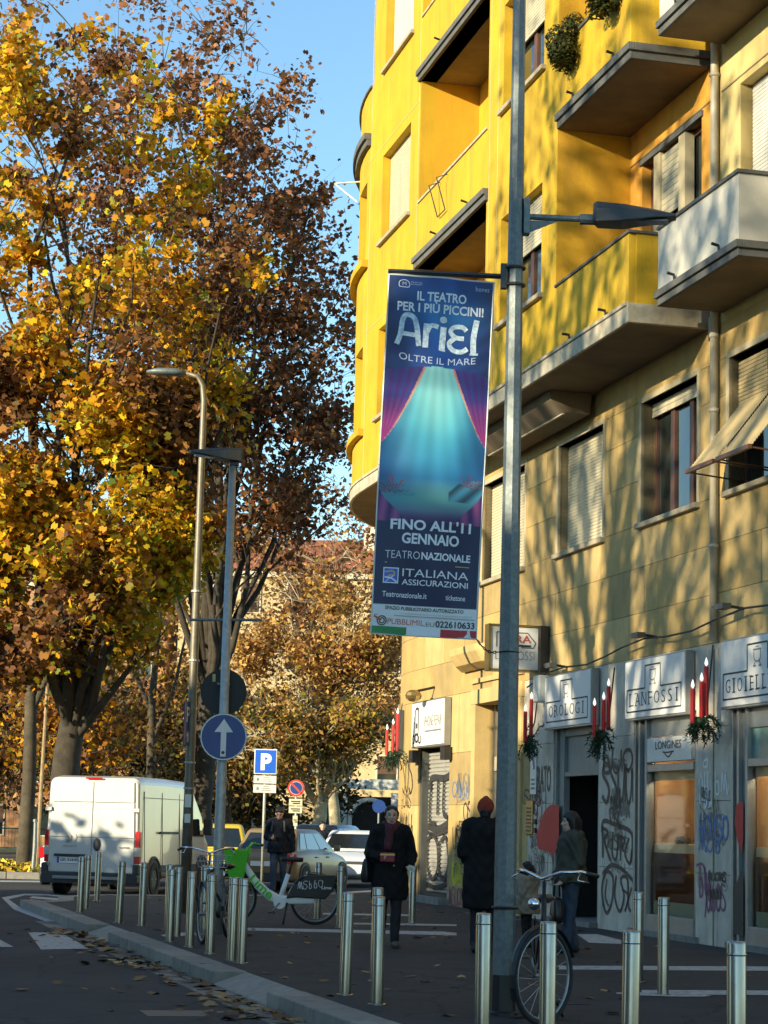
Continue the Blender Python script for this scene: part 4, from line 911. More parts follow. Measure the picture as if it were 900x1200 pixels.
o = W(9.35, 0.2, 4.05); fl = thing('sign_floodlight', 'small brass floodlight above the phone repair sign', 'floodlight', o)
mb = MB(); mb.ball(W(9.35, 0.42, 4.02), (0.16, 0.16, 0.12), 10, 6); mb.build('lamp_head', 'brass', fl, origin=o)
mb = MB(); mb.tube([W(9.35, 0.0, 4.2), W(9.35, 0.4, 4.1)], 0.025, 6); mb.build('arm', 'black', fl, origin=o)
o = W(12.8, 0, 3.0); t = thing('dark_shop_sign', 'black corner shop sign ending in a white letter e', 'sign', o)
mb = MB(); ubox(mb, 11.9, 14.2, 0.01, 0.1, 3.0, 3.88); mb.build('panel', 'aludark', t, origin=o)
vs, fs = fit_text('e', 0, 0.28, 3.22, 3.5, 0.01); MB().add([W(12.5 - p[0], 0.106, p[1]) for p in vs], fs).build('lettering', 'signwhite', t, origin=o, fix=False)
# projecting box sign
o = W(2.85, 0, 4.08); t = thing('projecting_box_sign', 'cream projecting box sign with red letters behind the lamp pole', 'sign', o)
mb = MB(); ubox(mb, 2.75, 2.95, 0.08, 0.90, 4.08, 4.78); mb.build('panel', 'signwhite', t, origin=o, bevel=0.01)
mb = MB(); e = 0.035
ubox(mb, 2.73, 2.97, 0.05, 0.93, 4.05, 4.085); ubox(mb, 2.73, 2.97, 0.05, 0.93, 4.775, 4.81); ubox(mb, 2.73, 2.97, 0.04, 0.085, 4.05, 4.81); ubox(mb, 2.73, 2.97, 0.895, 0.935, 4.05, 4.81); mb.build('frame', 'brass', t, origin=o)
mb = MB(); ubox(mb, 2.82, 2.88, 0.0, 0.06, 4.2, 4.3); ubox(mb, 2.82, 2.88, 0.0, 0.06, 4.6, 4.7); mb.build('bracket', 'black', t, origin=o)
def bs(vf, m, nm='lettering'):
    vs, fs = vf; MB().add([W(2.742, 0.88 - p[0], 4.1 + p[1]) for p in vs], fs).build(nm, m, t, origin=o, fix=False)
bs(fit_text('RA', 0.40, 0.66, 0.42, 0.54, 0.01), 'redink'); bs(ribbon([(0.42, 0.37), (0.66, 0.37)], 0.03), 'ink'); bs(fit_text('LANFOSSI', 0.06, 0.72, 0.14, 0.28, -0.02), 'greyink')
V = []; Fc = []
for seg in ([(0.08, 0.34), (0.08, 0.58), (0.6, 0.58)], [(0.6, 0.58), (0.74, 0.42), (0.7, 0.34), (0.5, 0.34)]):
    for a, b in zip(seg[:-1], seg[1:]):
        vs, fs = ribbon([a, b], 0.012); o_ = len(V); V += [tuple(p) for p in vs]; Fc += [tuple(i + o_ for i in f) for f in fs]
bs((np.array(V), Fc), 'ink', 'border')

# cable strung along the signs
mb = MB(); pts = [(3.4, 3.85), (2.4, 4.02), (1.2, 4.03), (0.2, 4.0), (-0.6, 4.06), (-1.3, 4.14), (-2.2, 4.2), (-3.0, 4.16), (-3.9, 4.16), (-4.7, 4.24), (-5.6, 4.3), (-7.0, 4.24), (-9, 4.25)]
o = W(0, 0.06, 4.0)
mb.tube([W(u, 0.17 if u < 2.3 else 0.06, z) for u, z in pts], 0.014, 6)
cb = mb.build('cable', 'cable', None, origin=o); tag(cb, 'black cable strung along the wall above the white shop signs', 'cable')
for u, z, lab in ((1.55, 4.06, 'black clip spotlight above the OROLOGI sign'), (-2.25, 4.22, 'black clip spotlight above the LANFOSSI sign'), (-5.2, 4.34, 'black clip spotlight above the GIOI sign')):
    o = W(u, 0.1, z); t = thing('clip_spotlight', lab, 'spotlight', o, group='spotlights over the shop signs')
    mb = MB(); mb.tube([W(u, 0.0, z), W(u, 0.25, z + 0.03)], 0.02, 6); mb.build('arm', 'black', t, origin=o)
    mb = MB(); ubox(mb, u - 0.12, u + 0.12, 0.22, 0.34, z - 0.02, z + 0.05); ubox(mb, u + 0.12, u + 0.4, 0.25, 0.27, z + 0.04, z + 0.05); mb.build('lamp_head', 'aludark', t, origin=o)

# candle decorations
def needles(mb, c, rx, rz, n, seed):
    r = random.Random(seed)
    for k in range(22):
        p = Vector(c) + Vector((r.uniform(-0.08, 0.08), r.uniform(-0.06, 0.06), r.uniform(-0.06, 0.08)))
        d = Vector((r.gauss(0, 1), r.gauss(0, 0.7), r.gauss(-0.5, 0.8))).normalized(); L = r.uniform(0.6, 1.5) * rx
        for i in range(n // 22):
            f = i / (n // 22); d = (d + Vector((0, 0, -0.03))).normalized(); q = p + d * L * f
            e = (d * 0.7 + Vector((r.gauss(0, 1), r.gauss(0, 1), r.gauss(0, 1))).normalized() * 0.9).normalized() * r.uniform(0.05, 0.09); s = e.orthogonal().normalized() * 0.010
            mb.add([q - s, q + s, q + e], [(0, 1, 2)])
def decor(px, py, label, off=((-9, 0.50), (2, 0.55), (8, 0.72)), sc=1.0, u=None, seed=0):
    if u is None: u, z = F(px, py, 0.34); o = W(u, 0.34, z)
    else: o = tuple(at(px, py, u))
    t = thing('candle_decoration', label, 'christmas decoration', o, group='candle decorations along the shop fronts')
    Y = o[1]; k = Y / FPX
    mb = MB(); needles(mb, (0.03, 0, 0.0), 0.24 * sc, 0.20 * sc, 900, seed); mb.ball((0, 0, 0.0), (0.07 * sc, 0.07 * sc, 0.07 * sc), 8, 6); mb.build('garland', 'pine', t, fix=False)
    for i, (dx, h) in enumerate(off):
        h *= 0.88; x = dx * k; z0 = -0.02 + 0.05 * i
        mb = MB(); mb.lathe([(0.031, 0), (0.031, h * 0.98), (0.018, h)], 12, (x, -0.05 + 0.04 * i, z0)); cd = mb.build('candle', 'candle', t, smooth=False)
        mb = MB(); mb.lathe([(0.004, 0.0), (0.024, 0.03), (0.020, 0.06), (0.003, 0.115)], 8, (x, -0.05 + 0.04 * i, z0 + h)); mb.build('flame_bulb', 'bulb', cd, smooth=True)
    mb = MB(); mb.tube([(0, 0, 0), (0.12, 0.12, 0.3), (0.2, 0.2, 1.0)], 0.012, 5); mb.build('hanging_wire', 'cable', t)
decor(705, 862, 'three red candles in pine garland between OROLOGI and LANFOSSI signs', seed=1)
decor(820, 846, 'three red candles in pine garland at the right end of LANFOSSI sign', seed=2)
decor(618, 868, 'two red candles in pine garland right of the tall lamp pole', ((-3, 0.55), (4, 0.72)), seed=3)
decor(458, 884, 'three red candles at the far rounded corner of the building', ((-5, 0.55), (2, 0.62), (7, 0.8)), u=40.8, seed=4)

# ------------------------------------------------------------------ trees
LEAF5 = np.array([(0, -0.5), (0.48, -0.22), (0.25, 0.03), (0.40, 0.32), (0, 0.55), (-0.40, 0.32), (-0.25, 0.03), (-0.48, -0.22)])
LEAF4 = np.array([(0, -0.5), (0.36, 0.0), (0, 0.5), (-0.36, 0.0)])
def leaf_cloud(name, P, size, cols, parent, shape=LEAF4, seed=0, material='leaf', up=0.25, flat=False, origin=(0, 0, 0)):
    r = np.random.default_rng(seed); n = len(P); k = len(shape)
    nr = r.normal(size=(n, 3)); nr[:, 2] = np.abs(nr[:, 2]) * 0.8 + up
    if flat: nr = nr * np.array([0.25, 0.25, 1]) + np.array([0, 0, 1.0])
    nr /= np.linalg.norm(nr, axis=1, keepdims=True)
    a = r.normal(size=(n, 3)); x = a - nr * (a * nr).sum(1, keepdims=True); x /= np.linalg.norm(x, axis=1, keepdims=True); y = np.cross(nr, x)
    s = size * r.uniform(0.5, 1.4, n)
    sh = shape; curl = (np.abs(sh[:, 0]) ** 1.3) * 0.5
    V = P[:, None, :] + s[:, None, None] * (x[:, None, :] * sh[None, :, 0, None] + y[:, None, :] * sh[None, :, 1, None] - nr[:, None, :] * curl[None, :, None] * r.uniform(-0.3, 1.0, n)[:, None, None])
    V = V.reshape(-1, 3) - np.array(origin)
    me = bpy.data.meshes.new(name); me.vertices.add(n * k); me.vertices.foreach_set('co', V.astype(np.float32).ravel())
    me.loops.add(n * k); me.loops.foreach_set('vertex_index', np.arange(n * k, dtype=np.int32))
    me.polygons.add(n); me.polygons.foreach_set('loop_start', np.arange(0, n * k, k, dtype=np.int32)); me.polygons.foreach_set('loop_total', np.full(n, k, dtype=np.int32))
    me.update(calc_edges=True)
    ca = me.color_attributes.new('tint', 'FLOAT_COLOR', 'POINT')
    C = np.concatenate([cols, np.ones((n, 1))], 1).repeat(k, 0); ca.data.foreach_set('color', C.astype(np.float32).ravel())
    me.materials.append(MT[material])
    o = bpy.data.objects.new(name, me); COL.objects.link(o)
    if parent is not None: o.parent = parent
    o['kind'] = 'stuff'
    return o
def pick(pal, n, r, jitter=0.2):
    pal = np.array(pal); w = pal[:, 3] / pal[:, 3].sum(); i = r.choice(len(pal), n, p=w)
    return np.clip(pal[i, :3] * r.uniform(1 - jitter, 1 + jitter, (n, 1)), 0.004, 0.9)
def tree(name, label, loc, H, tr, env, pal, nleaf, lsize, seed, fork=0.2, limbs=7, shape=LEAF4, barkm='bark', clump=0.55, lean=(0, 0), group=None, shells=0.0, spread=1.0, twigs=True, palfn=None, fill=0.35, gap=0.3, gapsize=4.5):
    """env: list of ellipsoids (cx,cy,cz,rx,ry,rz) in tree coordinates"""
    r = random.Random(seed); q = np.random.default_rng(seed)
    t = thing(name, label, 'tree', loc, 0, group)
    E_ = np.array(env, float)
    def inside(p, s=1.0): return any(((p[0] - e[0]) / e[3]) ** 2 + ((p[1] - e[1]) / e[4]) ** 2 + ((p[2] - e[2]) / e[5]) ** 2 < s for e in E_)
    trunk = MB(); br = MB(); anchors = []
    def grow(mb, p, d, L, rad, lv):
        n = 5 if lv < 3 else 3; n0 = n; pts = [p.copy()]; rads = [rad]
        for i in range(n):
            d = (d + Vector((r.gauss(0, 0.16), r.gauss(0, 0.16), r.gauss(0, 0.10) + (0.07 if lv < 3 else 0.0)))).normalized()
            p = p + d * (L / n)
            if i > 0 and p.z > fz * 1.6 and not inside(p, 1.3): n = i; break
            pts.append(p.copy()); rads.append(rad * (1 - 0.80 * (i + 1) / n0))
        mb.tube(pts, rads, 8 if lv == 1 else (6 if lv == 2 else 4), cap=False)
        if lv >= 3:
            for pp in pts[1:]: anchors.append(tuple(pp))
        else:
            for pp in pts[-2:]: anchors.extend([tuple(pp)] * 3)
        if lv < 4:
            kids = {1: 6, 2: 5, 3: 4}[lv]
            for k in range(kids):
                f = 0.3 + 0.7 * (k + r.random()) / kids; i = min(n - 1, int(f * n)); base = pts[i].lerp(pts[i + 1], f * n - i)
                ax = Vector((r.gauss(0, 1), r.gauss(0, 1), r.gauss(0, 0.6))).normalized()
                nd = (d * 0.7 + ax * 0.75 * spread).normalized()
                ln = L * r.uniform(0.42, 0.62)
                if inside(base + nd * ln * 0.8, 1.25): grow(br, base, nd, ln, max(0.008, rads[i] * 0.55), lv + 1)
    fz = H * fork
    tp = [Vector((0, 0, -0.05)), Vector((0, 0, 0.4))]; trr = [tr * 1.35, tr * 1.08]
    for i in range(1, 5):
        f = i / 4; tp.append(Vector((lean[0] * f * fz + r.gauss(0, 0.05), lean[1] * f * fz + r.gauss(0, 0.05), 0.4 + (fz - 0.4) * f))); trr.append(tr * (1.05 - 0.25 * f))
    trunk.tube(tp, trr, 12, cap=False)
    top = tp[-1]
    for k in range(limbs):
        e = E_[k % len(E_)]
        tgt = Vector((e[0] + r.uniform(-0.75, 0.75) * e[3], e[1] + r.uniform(-0.75, 0.75) * e[4], e[2] + r.uniform(-0.35, 0.75) * e[5]))
        d = (tgt - top); L = d.length; d = (d.normalized() + Vector((0, 0, 0.22))).normalized()
        grow(trunk, top - Vector((0, 0, r.uniform(0, fz * 0.15))), d, L * 0.84, tr * r.uniform(0.30, 0.46), 1)
    trunk.build('trunk', barkm, t, smooth=True, fix=False)
    br.build('branches', barkm, t, smooth=True, fix=False)
    A = np.array(anchors) if anchors else np.zeros((1, 3))
    # extra clump centres spread through the envelope, denser near its surface
    m = max(10, int(len(A) * fill))
    ei = q.choice(len(E_), m, p=(E_[:, 3] * E_[:, 4] * E_[:, 5]) / (E_[:, 3] * E_[:, 4] * E_[:, 5]).sum()); dv = q.normal(size=(m, 3)); dv /= np.linalg.norm(dv, axis=1, keepdims=True)
    X = E_[ei, :3] + dv * (q.uniform(0.35, 1.0, m)[:, None] ** 0.5) * E_[ei, 3:]
    keep = np.array([inside(p, 1.15) for p in A]); A = A[keep] if keep.any() else A
    tw = MB()
    for x in X:
        dd = ((A - x) ** 2).sum(1); j_ = int(dd.argmin())
        if dd[j_] < 9: tw.tube([A[j_], (A[j_] + x) / 2 + np.array([0, 0, 0.06]), x], [0.016, 0.011, 0.005], 3, cap=False)
    if tw.v: tw.build('twigs', barkm, t, fix=False)['kind'] = 'stuff'
    A = np.concatenate([A, X])
    A = A[A[:, 2] > 1.6]
    wts = q.gamma(0.8, 1.0, len(A)); wts /= wts.sum()
    ph = q.uniform(0, 6.28, 6); fr_ = 6.28 / gapsize
    field = np.sin(A[:, 0] * fr_ + ph[0] + 1.3 * np.sin(A[:, 2] * fr_ * 0.7 + ph[3])) + np.sin(A[:, 1] * fr_ * 0.8 + ph[1]) * 0.5 + np.sin(A[:, 2] * fr_ * 0.9 + ph[2] + 1.1 * np.sin(A[:, 0] * fr_ * 0.6 + ph[4]))
    wts = wts * np.clip(0.5 + gap * field, 0.03, 2.5); wts /= wts.sum()
    idx = q.choice(len(A), nleaf, p=wts)
    P = A[idx] + q.normal(size=(nleaf, 3)) * clump * q.uniform(0.5, 1.1, len(A))[idx][:, None] * np.array([1, 1, 0.8])
    # colour drifts by clump
    cl = pick(pal, nleaf, q, 0.25); drift = q.uniform(0.75, 1.3, len(A))[idx][:, None]
    cl = np.clip(cl * drift, 0.004, 0.9)
    if palfn is not None: cl = palfn(P, cl, q)
    leaf_cloud('crown', P, lsize, cl, t, shape, seed)
    return t
YEL = [(0.56, 0.27, 0.012, 5), (0.62, 0.34, 0.013, 4), (0.46, 0.19, 0.012, 3.5), (0.30, 0.24, 0.02, 2), (0.30, 0.11, 0.012, 2), (0.17, 0.16, 0.02, 1.5)]
BRN = [(0.18, 0.072, 0.028, 5), (0.28, 0.12, 0.04, 3), (0.11, 0.05, 0.026, 4), (0.36, 0.17, 0.05, 1.5), (0.12, 0.08, 0.03, 1)]
GLD = [(0.46, 0.25, 0.07, 4), (0.55, 0.34, 0.12, 3), (0.30, 0.14, 0.035, 4), (0.38, 0.26, 0.035, 2), (0.18, 0.085, 0.025, 3)]
OLV = [(0.16, 0.15, 0.025, 4), (0.28, 0.21, 0.025, 3), (0.42, 0.29, 0.03, 2), (0.08, 0.085, 0.02, 3), (0.28, 0.13, 0.03, 2)]
DRK = [(0.03, 0.035, 0.014, 4), (0.055, 0.05, 0.018, 3), (0.10, 0.06, 0.02, 2)]
def p_yel(P, cl, q):
    # the lower and inner sprays have kept some green
    g = q.random(len(P)) < np.clip((14 - P[:, 2]) / 22, 0.02, 0.45)
    cl[g] = cl[g] * np.array([0.62, 0.95, 1.2])
    f = np.sin(P[:, 0] * 1.3 + 2 * np.sin(P[:, 2] * 0.55)) + np.sin(P[:, 2] * 0.9 + 1.5 * np.sin(P[:, 1] * 0.8 + P[:, 0] * 0.5)) + q.normal(0, 0.6, len(P))
    b = f < -0.75; cl[b] = pick(BRN, int(b.sum()), q, 0.3) * np.array([1.1, 1.15, 1.0]); y = f > 0.8; cl[y] = np.clip(cl[y] * np.array([1.15, 1.32, 1.0]), 0, 0.85)
    return cl
tree('plane_tree', 'big plane tree with golden yellow autumn leaves behind the white van', (-8.55, 58, 0.1), 27, 0.44,
     [(-1.4, 0, 19.6, 4.0, 4.3, 6.0), (1.8, -0.6, 17.2, 3.0, 3.8, 6.0), (-0.8, -0.8, 11.0, 4.3, 4.4, 3.6), (2.4, 0, 11.5, 2.2, 3.0, 3.6), (-0.6, -1.6, 6.9, 3.2, 3.0, 2.6)], YEL, 76000, 0.195, 3, fork=0.15, limbs=15, shape=LEAF5, clump=0.36, palfn=p_yel, barkm='barkdark', fill=0.07, gap=0.42, gapsize=3.6)
tree('brown_plane_tree', 'tall plane tree with sparse dark brown leaves against the blue sky', (-5.6, 68, 0.1), 30, 0.36,
     [(-1.2, 0, 20.0, 5.0, 5.0, 8.4), (2.2, 0, 16.0, 3.1, 3.6, 6.0), (-1.0, 0, 26.0, 3.8, 3.5, 4.2)], BRN + [(0.30, 0.12, 0.05, 3)], 36000, 0.18, 5, fork=0.2, limbs=22, shape=LEAF5, clump=0.42, fill=0.20, barkm='barkdark', gap=0.36, gapsize=3.2)
tree('brown_plane_tree', 'brown plane tree filling the upper left corner behind the golden one', (-15, 74, 0.1), 34, 0.45,
     [(1.0, 0, 28, 6.0, 5, 6.5), (4.0, 0, 28.5, 4.0, 4, 5.0)], BRN + [(0.34, 0.16, 0.06, 4)], 36000, 0.20, 6, fork=0.2, limbs=12, clump=0.6, fill=0.08)
tree('brown_plane_tree', 'broad brown tree reaching right behind the two street lamps', (-2.4, 97, 0.1), 21, 0.36,
     [(-1.5, 0, 14.0, 4.2, 4, 4.5), (2.3, 0, 12.5, 3.0, 3, 4.0)], BRN + [(0.32, 0.16, 0.05, 3)], 6000, 0.22, 7, fork=0.25, limbs=9, clump=0.5, fill=0.15)
tree('golden_tree', 'sunlit golden tree left of the rounded building corner', (-1.6, 88, 0.1), 15.0, 0.26,
     [(-1.2, 0, 9.6, 3.6, 3.4, 4.6), (1.4, 0, 8.6, 2.3, 3.0, 4.4), (-3.6, 0.5, 7.8, 2.6, 2.6, 3.6)], GLD, 19000, 0.20, 8, fork=0.26, limbs=9, clump=0.38, barkm='barkpale', lean=(-0.12, 0), fill=0.12, gap=0.5, gapsize=2.6)
tree('golden_tree', 'golden brown tree behind the left lamp posts', (-8.0, 90, 0.1), 13, 0.26,
     [(-0.8, 0, 7.8, 3.9, 3.4, 4.2), (-4.5, 0, 6.5, 2.8, 2.8, 3.4)], GLD + [(0.2, 0.11, 0.03, 4)], 15000, 0.21, 9, fork=0.25, limbs=8, clump=0.45, fill=0.2)
tree('olive_tree', 'low yellow green tree with pale trunk above the parked cars', (-2.2, 76, 0.1), 6.2, 0.27,
     [(-0.9, 0, 4.3, 2.9, 2.5, 1.7), (1.2, 0, 4.6, 1.6, 2.0, 1.5)], OLV + GLD, 11000, 0.18, 10, fork=0.36, limbs=9, clump=0.34, barkm='barkpale', lean=(0.10, 0), fill=0.08, gap=0.5, gapsize=2.2)
tree('olive_tree', 'dark olive tree directly behind the parking sign', (-5.6, 79, 0.1), 7.5, 0.2,
     [(0, 0, 4.3, 2.6, 2.5, 3.0)], OLV + DRK + GLD, 11000, 0.18, 12, fork=0.25, limbs=9, clump=0.4, fill=0.12, gap=0.5, gapsize=2.5)
tree('brown_shrub_tree', 'rust coloured small tree at the left picture edge behind the fence', (-14.4, 74, 0.1), 7.5, 0.16,
     [(0, 0, 4.6, 3.2, 2.6, 3.2)], GLD + BRN, 12000, 0.2, 13, fork=0.25, limbs=6, clump=0.4, fill=0.3)
tree('brown_shrub_tree', 'rust coloured small tree just left of the van roof', (-9.6, 66, 0.1), 8.0, 0.13,
     [(0, 0, 5.2, 2.6, 2.2, 3.0)], YEL + BRN, 6500, 0.2, 14, fork=0.25, limbs=6, clump=0.45, fill=0.3)
tree('dark_tree', 'dark evergreen mass low behind the blue arrow sign', (-9.0, 97, 0.1), 8.0, 0.2,
     [(-2, 0, 3.6, 4.5, 2, 3.6), (4, 0, 3.0, 4.0, 2, 3.0)], DRK, 16000, 0.24, 15, fork=0.2, limbs=6, clump=0.5, fill=0.8)
tree('dark_tree', 'dark evergreen mass low at the far left behind the park', (-20.5, 97, 0.1), 9.0, 0.2,
     [(-2, 0, 4.0, 5.0, 2, 4.0), (4, 0, 3.4, 4.5, 2, 3.4)], DRK + BRN, 16000, 0.24, 16, fork=0.2, limbs=6, clump=0.5, fill=0.8)
for i, (px, Y, rr) in enumerate(((28, 62, 0.24), (122, 70, 0.2), (172, 82, 0.22))):
    p = at(px, 1000, Y); lab = ['thin reddish trunk left of the van near the green fence', 'slim dark trunk right of the big plane tree', 'slim trunk seen above the middle of the van roof'][i]
    t = thing('bare_trunk_tree', lab, 'tree', (p[0], Y, 0.1))
    mb = MB(); mb.tube([(0, 0, -0.05), (0.05, 0, 2.5), (-0.05, 0, 6), (0.2, 0, 11)], [rr, rr * 0.85, rr * 0.7, rr * 0.3], 8, cap=False)
    mb.tube([(0, 0, 4.5), (0.8, 0, 6.5), (1.3, 0, 9.5)], [rr * 0.5, rr * 0.35, rr * 0.12], 6, cap=False); mb.tube([(0, 0, 5.5), (-0.9, 0, 7.5), (-1.2, 0, 10.5)], [rr * 0.5, rr * 0.35, rr * 0.12], 6, cap=False)
    mb.build('trunk', 'bark', t, smooth=True)
for i, (x, y, h) in enumerate(((-27, 73, 15), (-37, 84, 16), (-47, 92, 16))):
    tree('park_tree', ['brown park tree left of the picture, nearest of three', 'brown park tree left of the picture, middle of three', 'brown park tree left of the picture, farthest of three'][i], (x, y, 0.1), h, 0.3, [(0, 0, 8.5, 5.2, 4.5, 5.5)], BRN + GLD, 9000, 0.3, 70 + i, fork=0.25, limbs=8, clump=0.6, fill=0.3, group='park trees left of the view')
# street trees and houses on the sunny side of the street, left of the view: they shade the pavement and dapple the facade
tree('street_tree', 'bare plane tree across the street whose branches shade the facade', (-16, 13, 0), 21, 0.55, [(0, 0, 16.0, 4.8, 4.8, 7.8)], BRN, 2300, 0.26, 31, fork=0.3, limbs=12, clump=0.4, spread=0.7, fill=0.02)
tree('street_tree', 'second bare plane tree across the street nearer the camera', (-16.5, 5, 0), 21, 0.55, [(0, 0, 16.0, 4.8, 4.8, 7.8)], BRN, 2600, 0.26, 32, fork=0.3, limbs=12, clump=0.4, spread=0.7, fill=0.02)
tree('street_tree', 'third bare plane tree across the street behind the camera', (-17, -4, 0), 21, 0.5, [(0, 0, 16.0, 4.8, 4.8, 7.8)], BRN, 2200, 0.26, 33, fork=0.3, limbs=12, clump=0.4, spread=0.7, fill=0.02)
for i, y in enumerate((22.0, 26.8, 32.2)):  # unseen trees added to keep sun off the pavement, shutter foot and lower van
    tree('small_street_tree', ['small round street tree across the street, nearest the camera', 'small round street tree across the street, middle of three', 'small round street tree across the street, farthest of three'][i], (-17.5, y, 0), 8.2, 0.16, [(0, 0, (5.0, 4.8, 3.1)[i], (3.2, 2.3, 3.2)[i], (3.0, 2.4, 3.6)[i], (3.0, 2.9, 2.1)[i])], OLV, (5200, 4600, 5000)[i], 0.34, 40 + i, fork=0.28, limbs=7, clump=0.5, fill=0.6, group='small street trees across the street')

def house(name, label, x0, x1, y0, y1, h, wm, nfl, nx, roof=True, faces=('front',), wz=1.5, tag_cat='building'):
    o = ((x0 + x1) / 2, y0, 0); t = thing(name, label, tag_cat, o); hw = (x1 - x0) / 2; dp = y1 - y0
    MB().box((0, dp / 2, h / 2), (2 * hw, dp, h)).build('wall', wm, t)
    fh = h / nfl
    for f in range(nfl):
        for k in range(nx):
            x = -hw + (k + 0.5) * 2 * hw / nx; z = f * fh + fh * 0.5
            m = MB(); m.box((x, -0.02, z), (1.15, 0.08, wz + 0.15)); w = m.build('window', 'bgtrim', t)
            m = MB(); m.box((x, -0.065, z), (0.95, 0.03, wz)); m.build('pane', 'pane', w)
            if (k * 7 + f * 3) % 3:
                m = MB(); m.box((x, -0.085, z + wz * 0.2), (0.95, 0.02, wz * 0.6)); m.build('shutter', 'shutterbrown', w)
    if roof:
        m = MB(); e = 0.5; zz = h
        m.add([(-hw - e, -e, zz), (hw + e, -e, zz), (hw + e, dp + e, zz), (-hw - e, dp + e, zz), (-hw + 2.5, dp / 2, zz + 2.6), (hw - 2.5, dp / 2, zz + 2.6)], [(0, 1, 5, 4), (1, 2, 5), (2, 3, 4, 5), (3, 0, 4), (3, 2, 1, 0)])
        rf = m.build('roof', 'rooftile', t)
        for k in range(3):
            m = MB(); m.box((-hw * 0.6 + k * hw * 0.6, dp * 0.35, zz + 2.3), (0.6, 0.6, 1.6)); m.build('chimney', 'bgtrim', rf)
        m = MB(); m.box((0, -0.12, h - 0.2), (2 * hw + 0.2, 0.24, 0.35)); m.build('cornice', 'bgtrim', t)
    return t
house('background_house', 'sunlit ochre house with red tiled roof seen through the trees', -10.5, 9.0, 108, 122, 14.6, 'bgwall', 5, 8)
house('background_house', 'reddish house with tiled roof far behind the plane trees', -34, -11.5, 112, 126, 14.2, 'bgwall2', 5, 9)
house('background_house', 'ochre house far to the left behind the park trees', -80, -36, 108, 120, 15, 'bgwall', 5, 14)
house('street_house', 'pale apartment block across the street left of the camera', -46, -30, -70, 4.5, 15.3, 'concrete', 4, 4, roof=False)
house('street_house', 'lower pale block across the street beyond the first one', -52, -38, 14.5, 40, 9.0, 'concrete', 3, 4, roof=False)
# ground floor arcade glimpsed beside the building corner
o_ = at(432, 950, 100); t = thing('white_arch_portal', 'pale arched doorway far off beside the building corner', 'doorway', (o_[0], 104, 0))
mb = MB()
for s_ in (-1, 1): mb.box((s_ * 1.3, 0, 1.6), (0.45, 0.4, 3.2))
mb.box((0, 0, 3.6), (3.4, 0.5, 0.5)); mb.build('portal_frame', 'signpale', t)
arc = [(0.95 * math.cos(a), -0.1, 1.9 + 0.95 * math.sin(a)) for a in np.linspace(0, math.pi, 12)]
mb = MB(); mb.tube([(0.95, -0.1, 0)] + arc + [(-0.95, -0.1, 0)], 0.12, 6); mb.build('arch', 'signpale', t)
mb = MB(); mb.box((0, 0.1, 1.5), (2.2, 0.1, 3.0)); mb.build('door', 'interior', t)

# leaf litter
q = np.random.default_rng(5)
LT = [(0.24, 0.14, 0.06, 4), (0.36, 0.24, 0.11, 3), (0.13, 0.075, 0.035, 5), (0.42, 0.32, 0.12, 0.6)]
n = 260; s_ = q.uniform(-8, 12, n); w_ = -np.abs(q.normal(0.02, 0.28, n)) - 0.02
b_ = q.random(n) < 0.7; cs = q.choice([-1.2, 0.6, 2.6, 4.6, 5.4, 6.8, 8.2, 10.8], n); s_[b_] = cs[b_] + q.normal(0, 0.5, b_.sum())
P = np.array([[*(KO + KD * a + KN * b), 0.018 + abs(q.normal(0, 0.012))] for a, b in zip(s_, w_)])
o = leaf_cloud('gutter_leaves', P, 0.12, pick(LT, n, q, 0.3), None, LEAF5, 5, 'litter', flat=True); tag(o, 'dry brown leaves drifted along the road gutter', 'leaves')
n = 260; P = np.stack([q.uniform(-5, 4, n), q.uniform(13, 40, n), np.full(n, PZ + 0.012)], 1)
P[:, 2] = np.where(P[:, 0] < KO[0] + KD[0] * (P[:, 1] - KO[1]) / KD[1] + 0.1, 0.012, PZ + 0.014)
o = leaf_cloud('scattered_leaves', P, 0.10, pick(LT, n, q, 0.3), None, LEAF5, 6, 'litter', flat=True); tag(o, 'few small leaves scattered over the dark asphalt', 'leaves')
n = 9000; P = np.stack([-7.2 - np.abs(q.normal(0, 9, n)), q.uniform(54.0, 66, n), 0.16 + np.abs(q.normal(0, 0.03, n))], 1)
o = leaf_cloud('verge_leaves', P, 0.20, pick([(0.55, 0.36, 0.03, 4), (0.6, 0.44, 0.05, 3), (0.35, 0.2, 0.03, 3), (0.08, 0.10, 0.02, 3)], n, q, 0.3), None, LEAF4, 7, 'litter', up=0.5); tag(o, 'yellow leaves covering the park verge', 'leaves')

# ------------------------------------------------------------------ street furniture: lamp poles
def lamp_head(t, M4, length=0.66, m='lamp'):
    """flat wedge LED head pointing along +x of M4"""
    mb = MB(); L = length
    st = [(0.0, 0.06, 0.10, -0.05), (0.03, 0.10, 0.115, -0.07), (0.35 * L, 0.13, 0.085, -0.075), (0.75 * L, 0.11, 0.035, -0.045), (L, 0.06, 0.0, -0.03)]
    rings = []
    for x, w, zt, zb in st:
        rings.append([M4 @ Vector(p) for p in ((x, -w, zb), (x, w, zb), (x, w * 0.95, zb * 0.2 + zt * 0.5), (x, w * 0.5, zt), (x, -w * 0.5, zt), (x, -w * 0.95, zb * 0.2 + zt * 0.5))])
    mb.loft(rings); h = mb.build('lamp_head', m, t, bevel=0.008)
    mb = MB(); mb.loft([[M4 @ Vector(p) for p in ((0.3 * L, -0.08, z), (0.3 * L, 0.08, z), (0.9 * L, 0.06, z), (0.9 * L, -0.06, z))] for z in (-0.062, -0.05)]); mb.build('lens', 'lampglass', h)
    return h
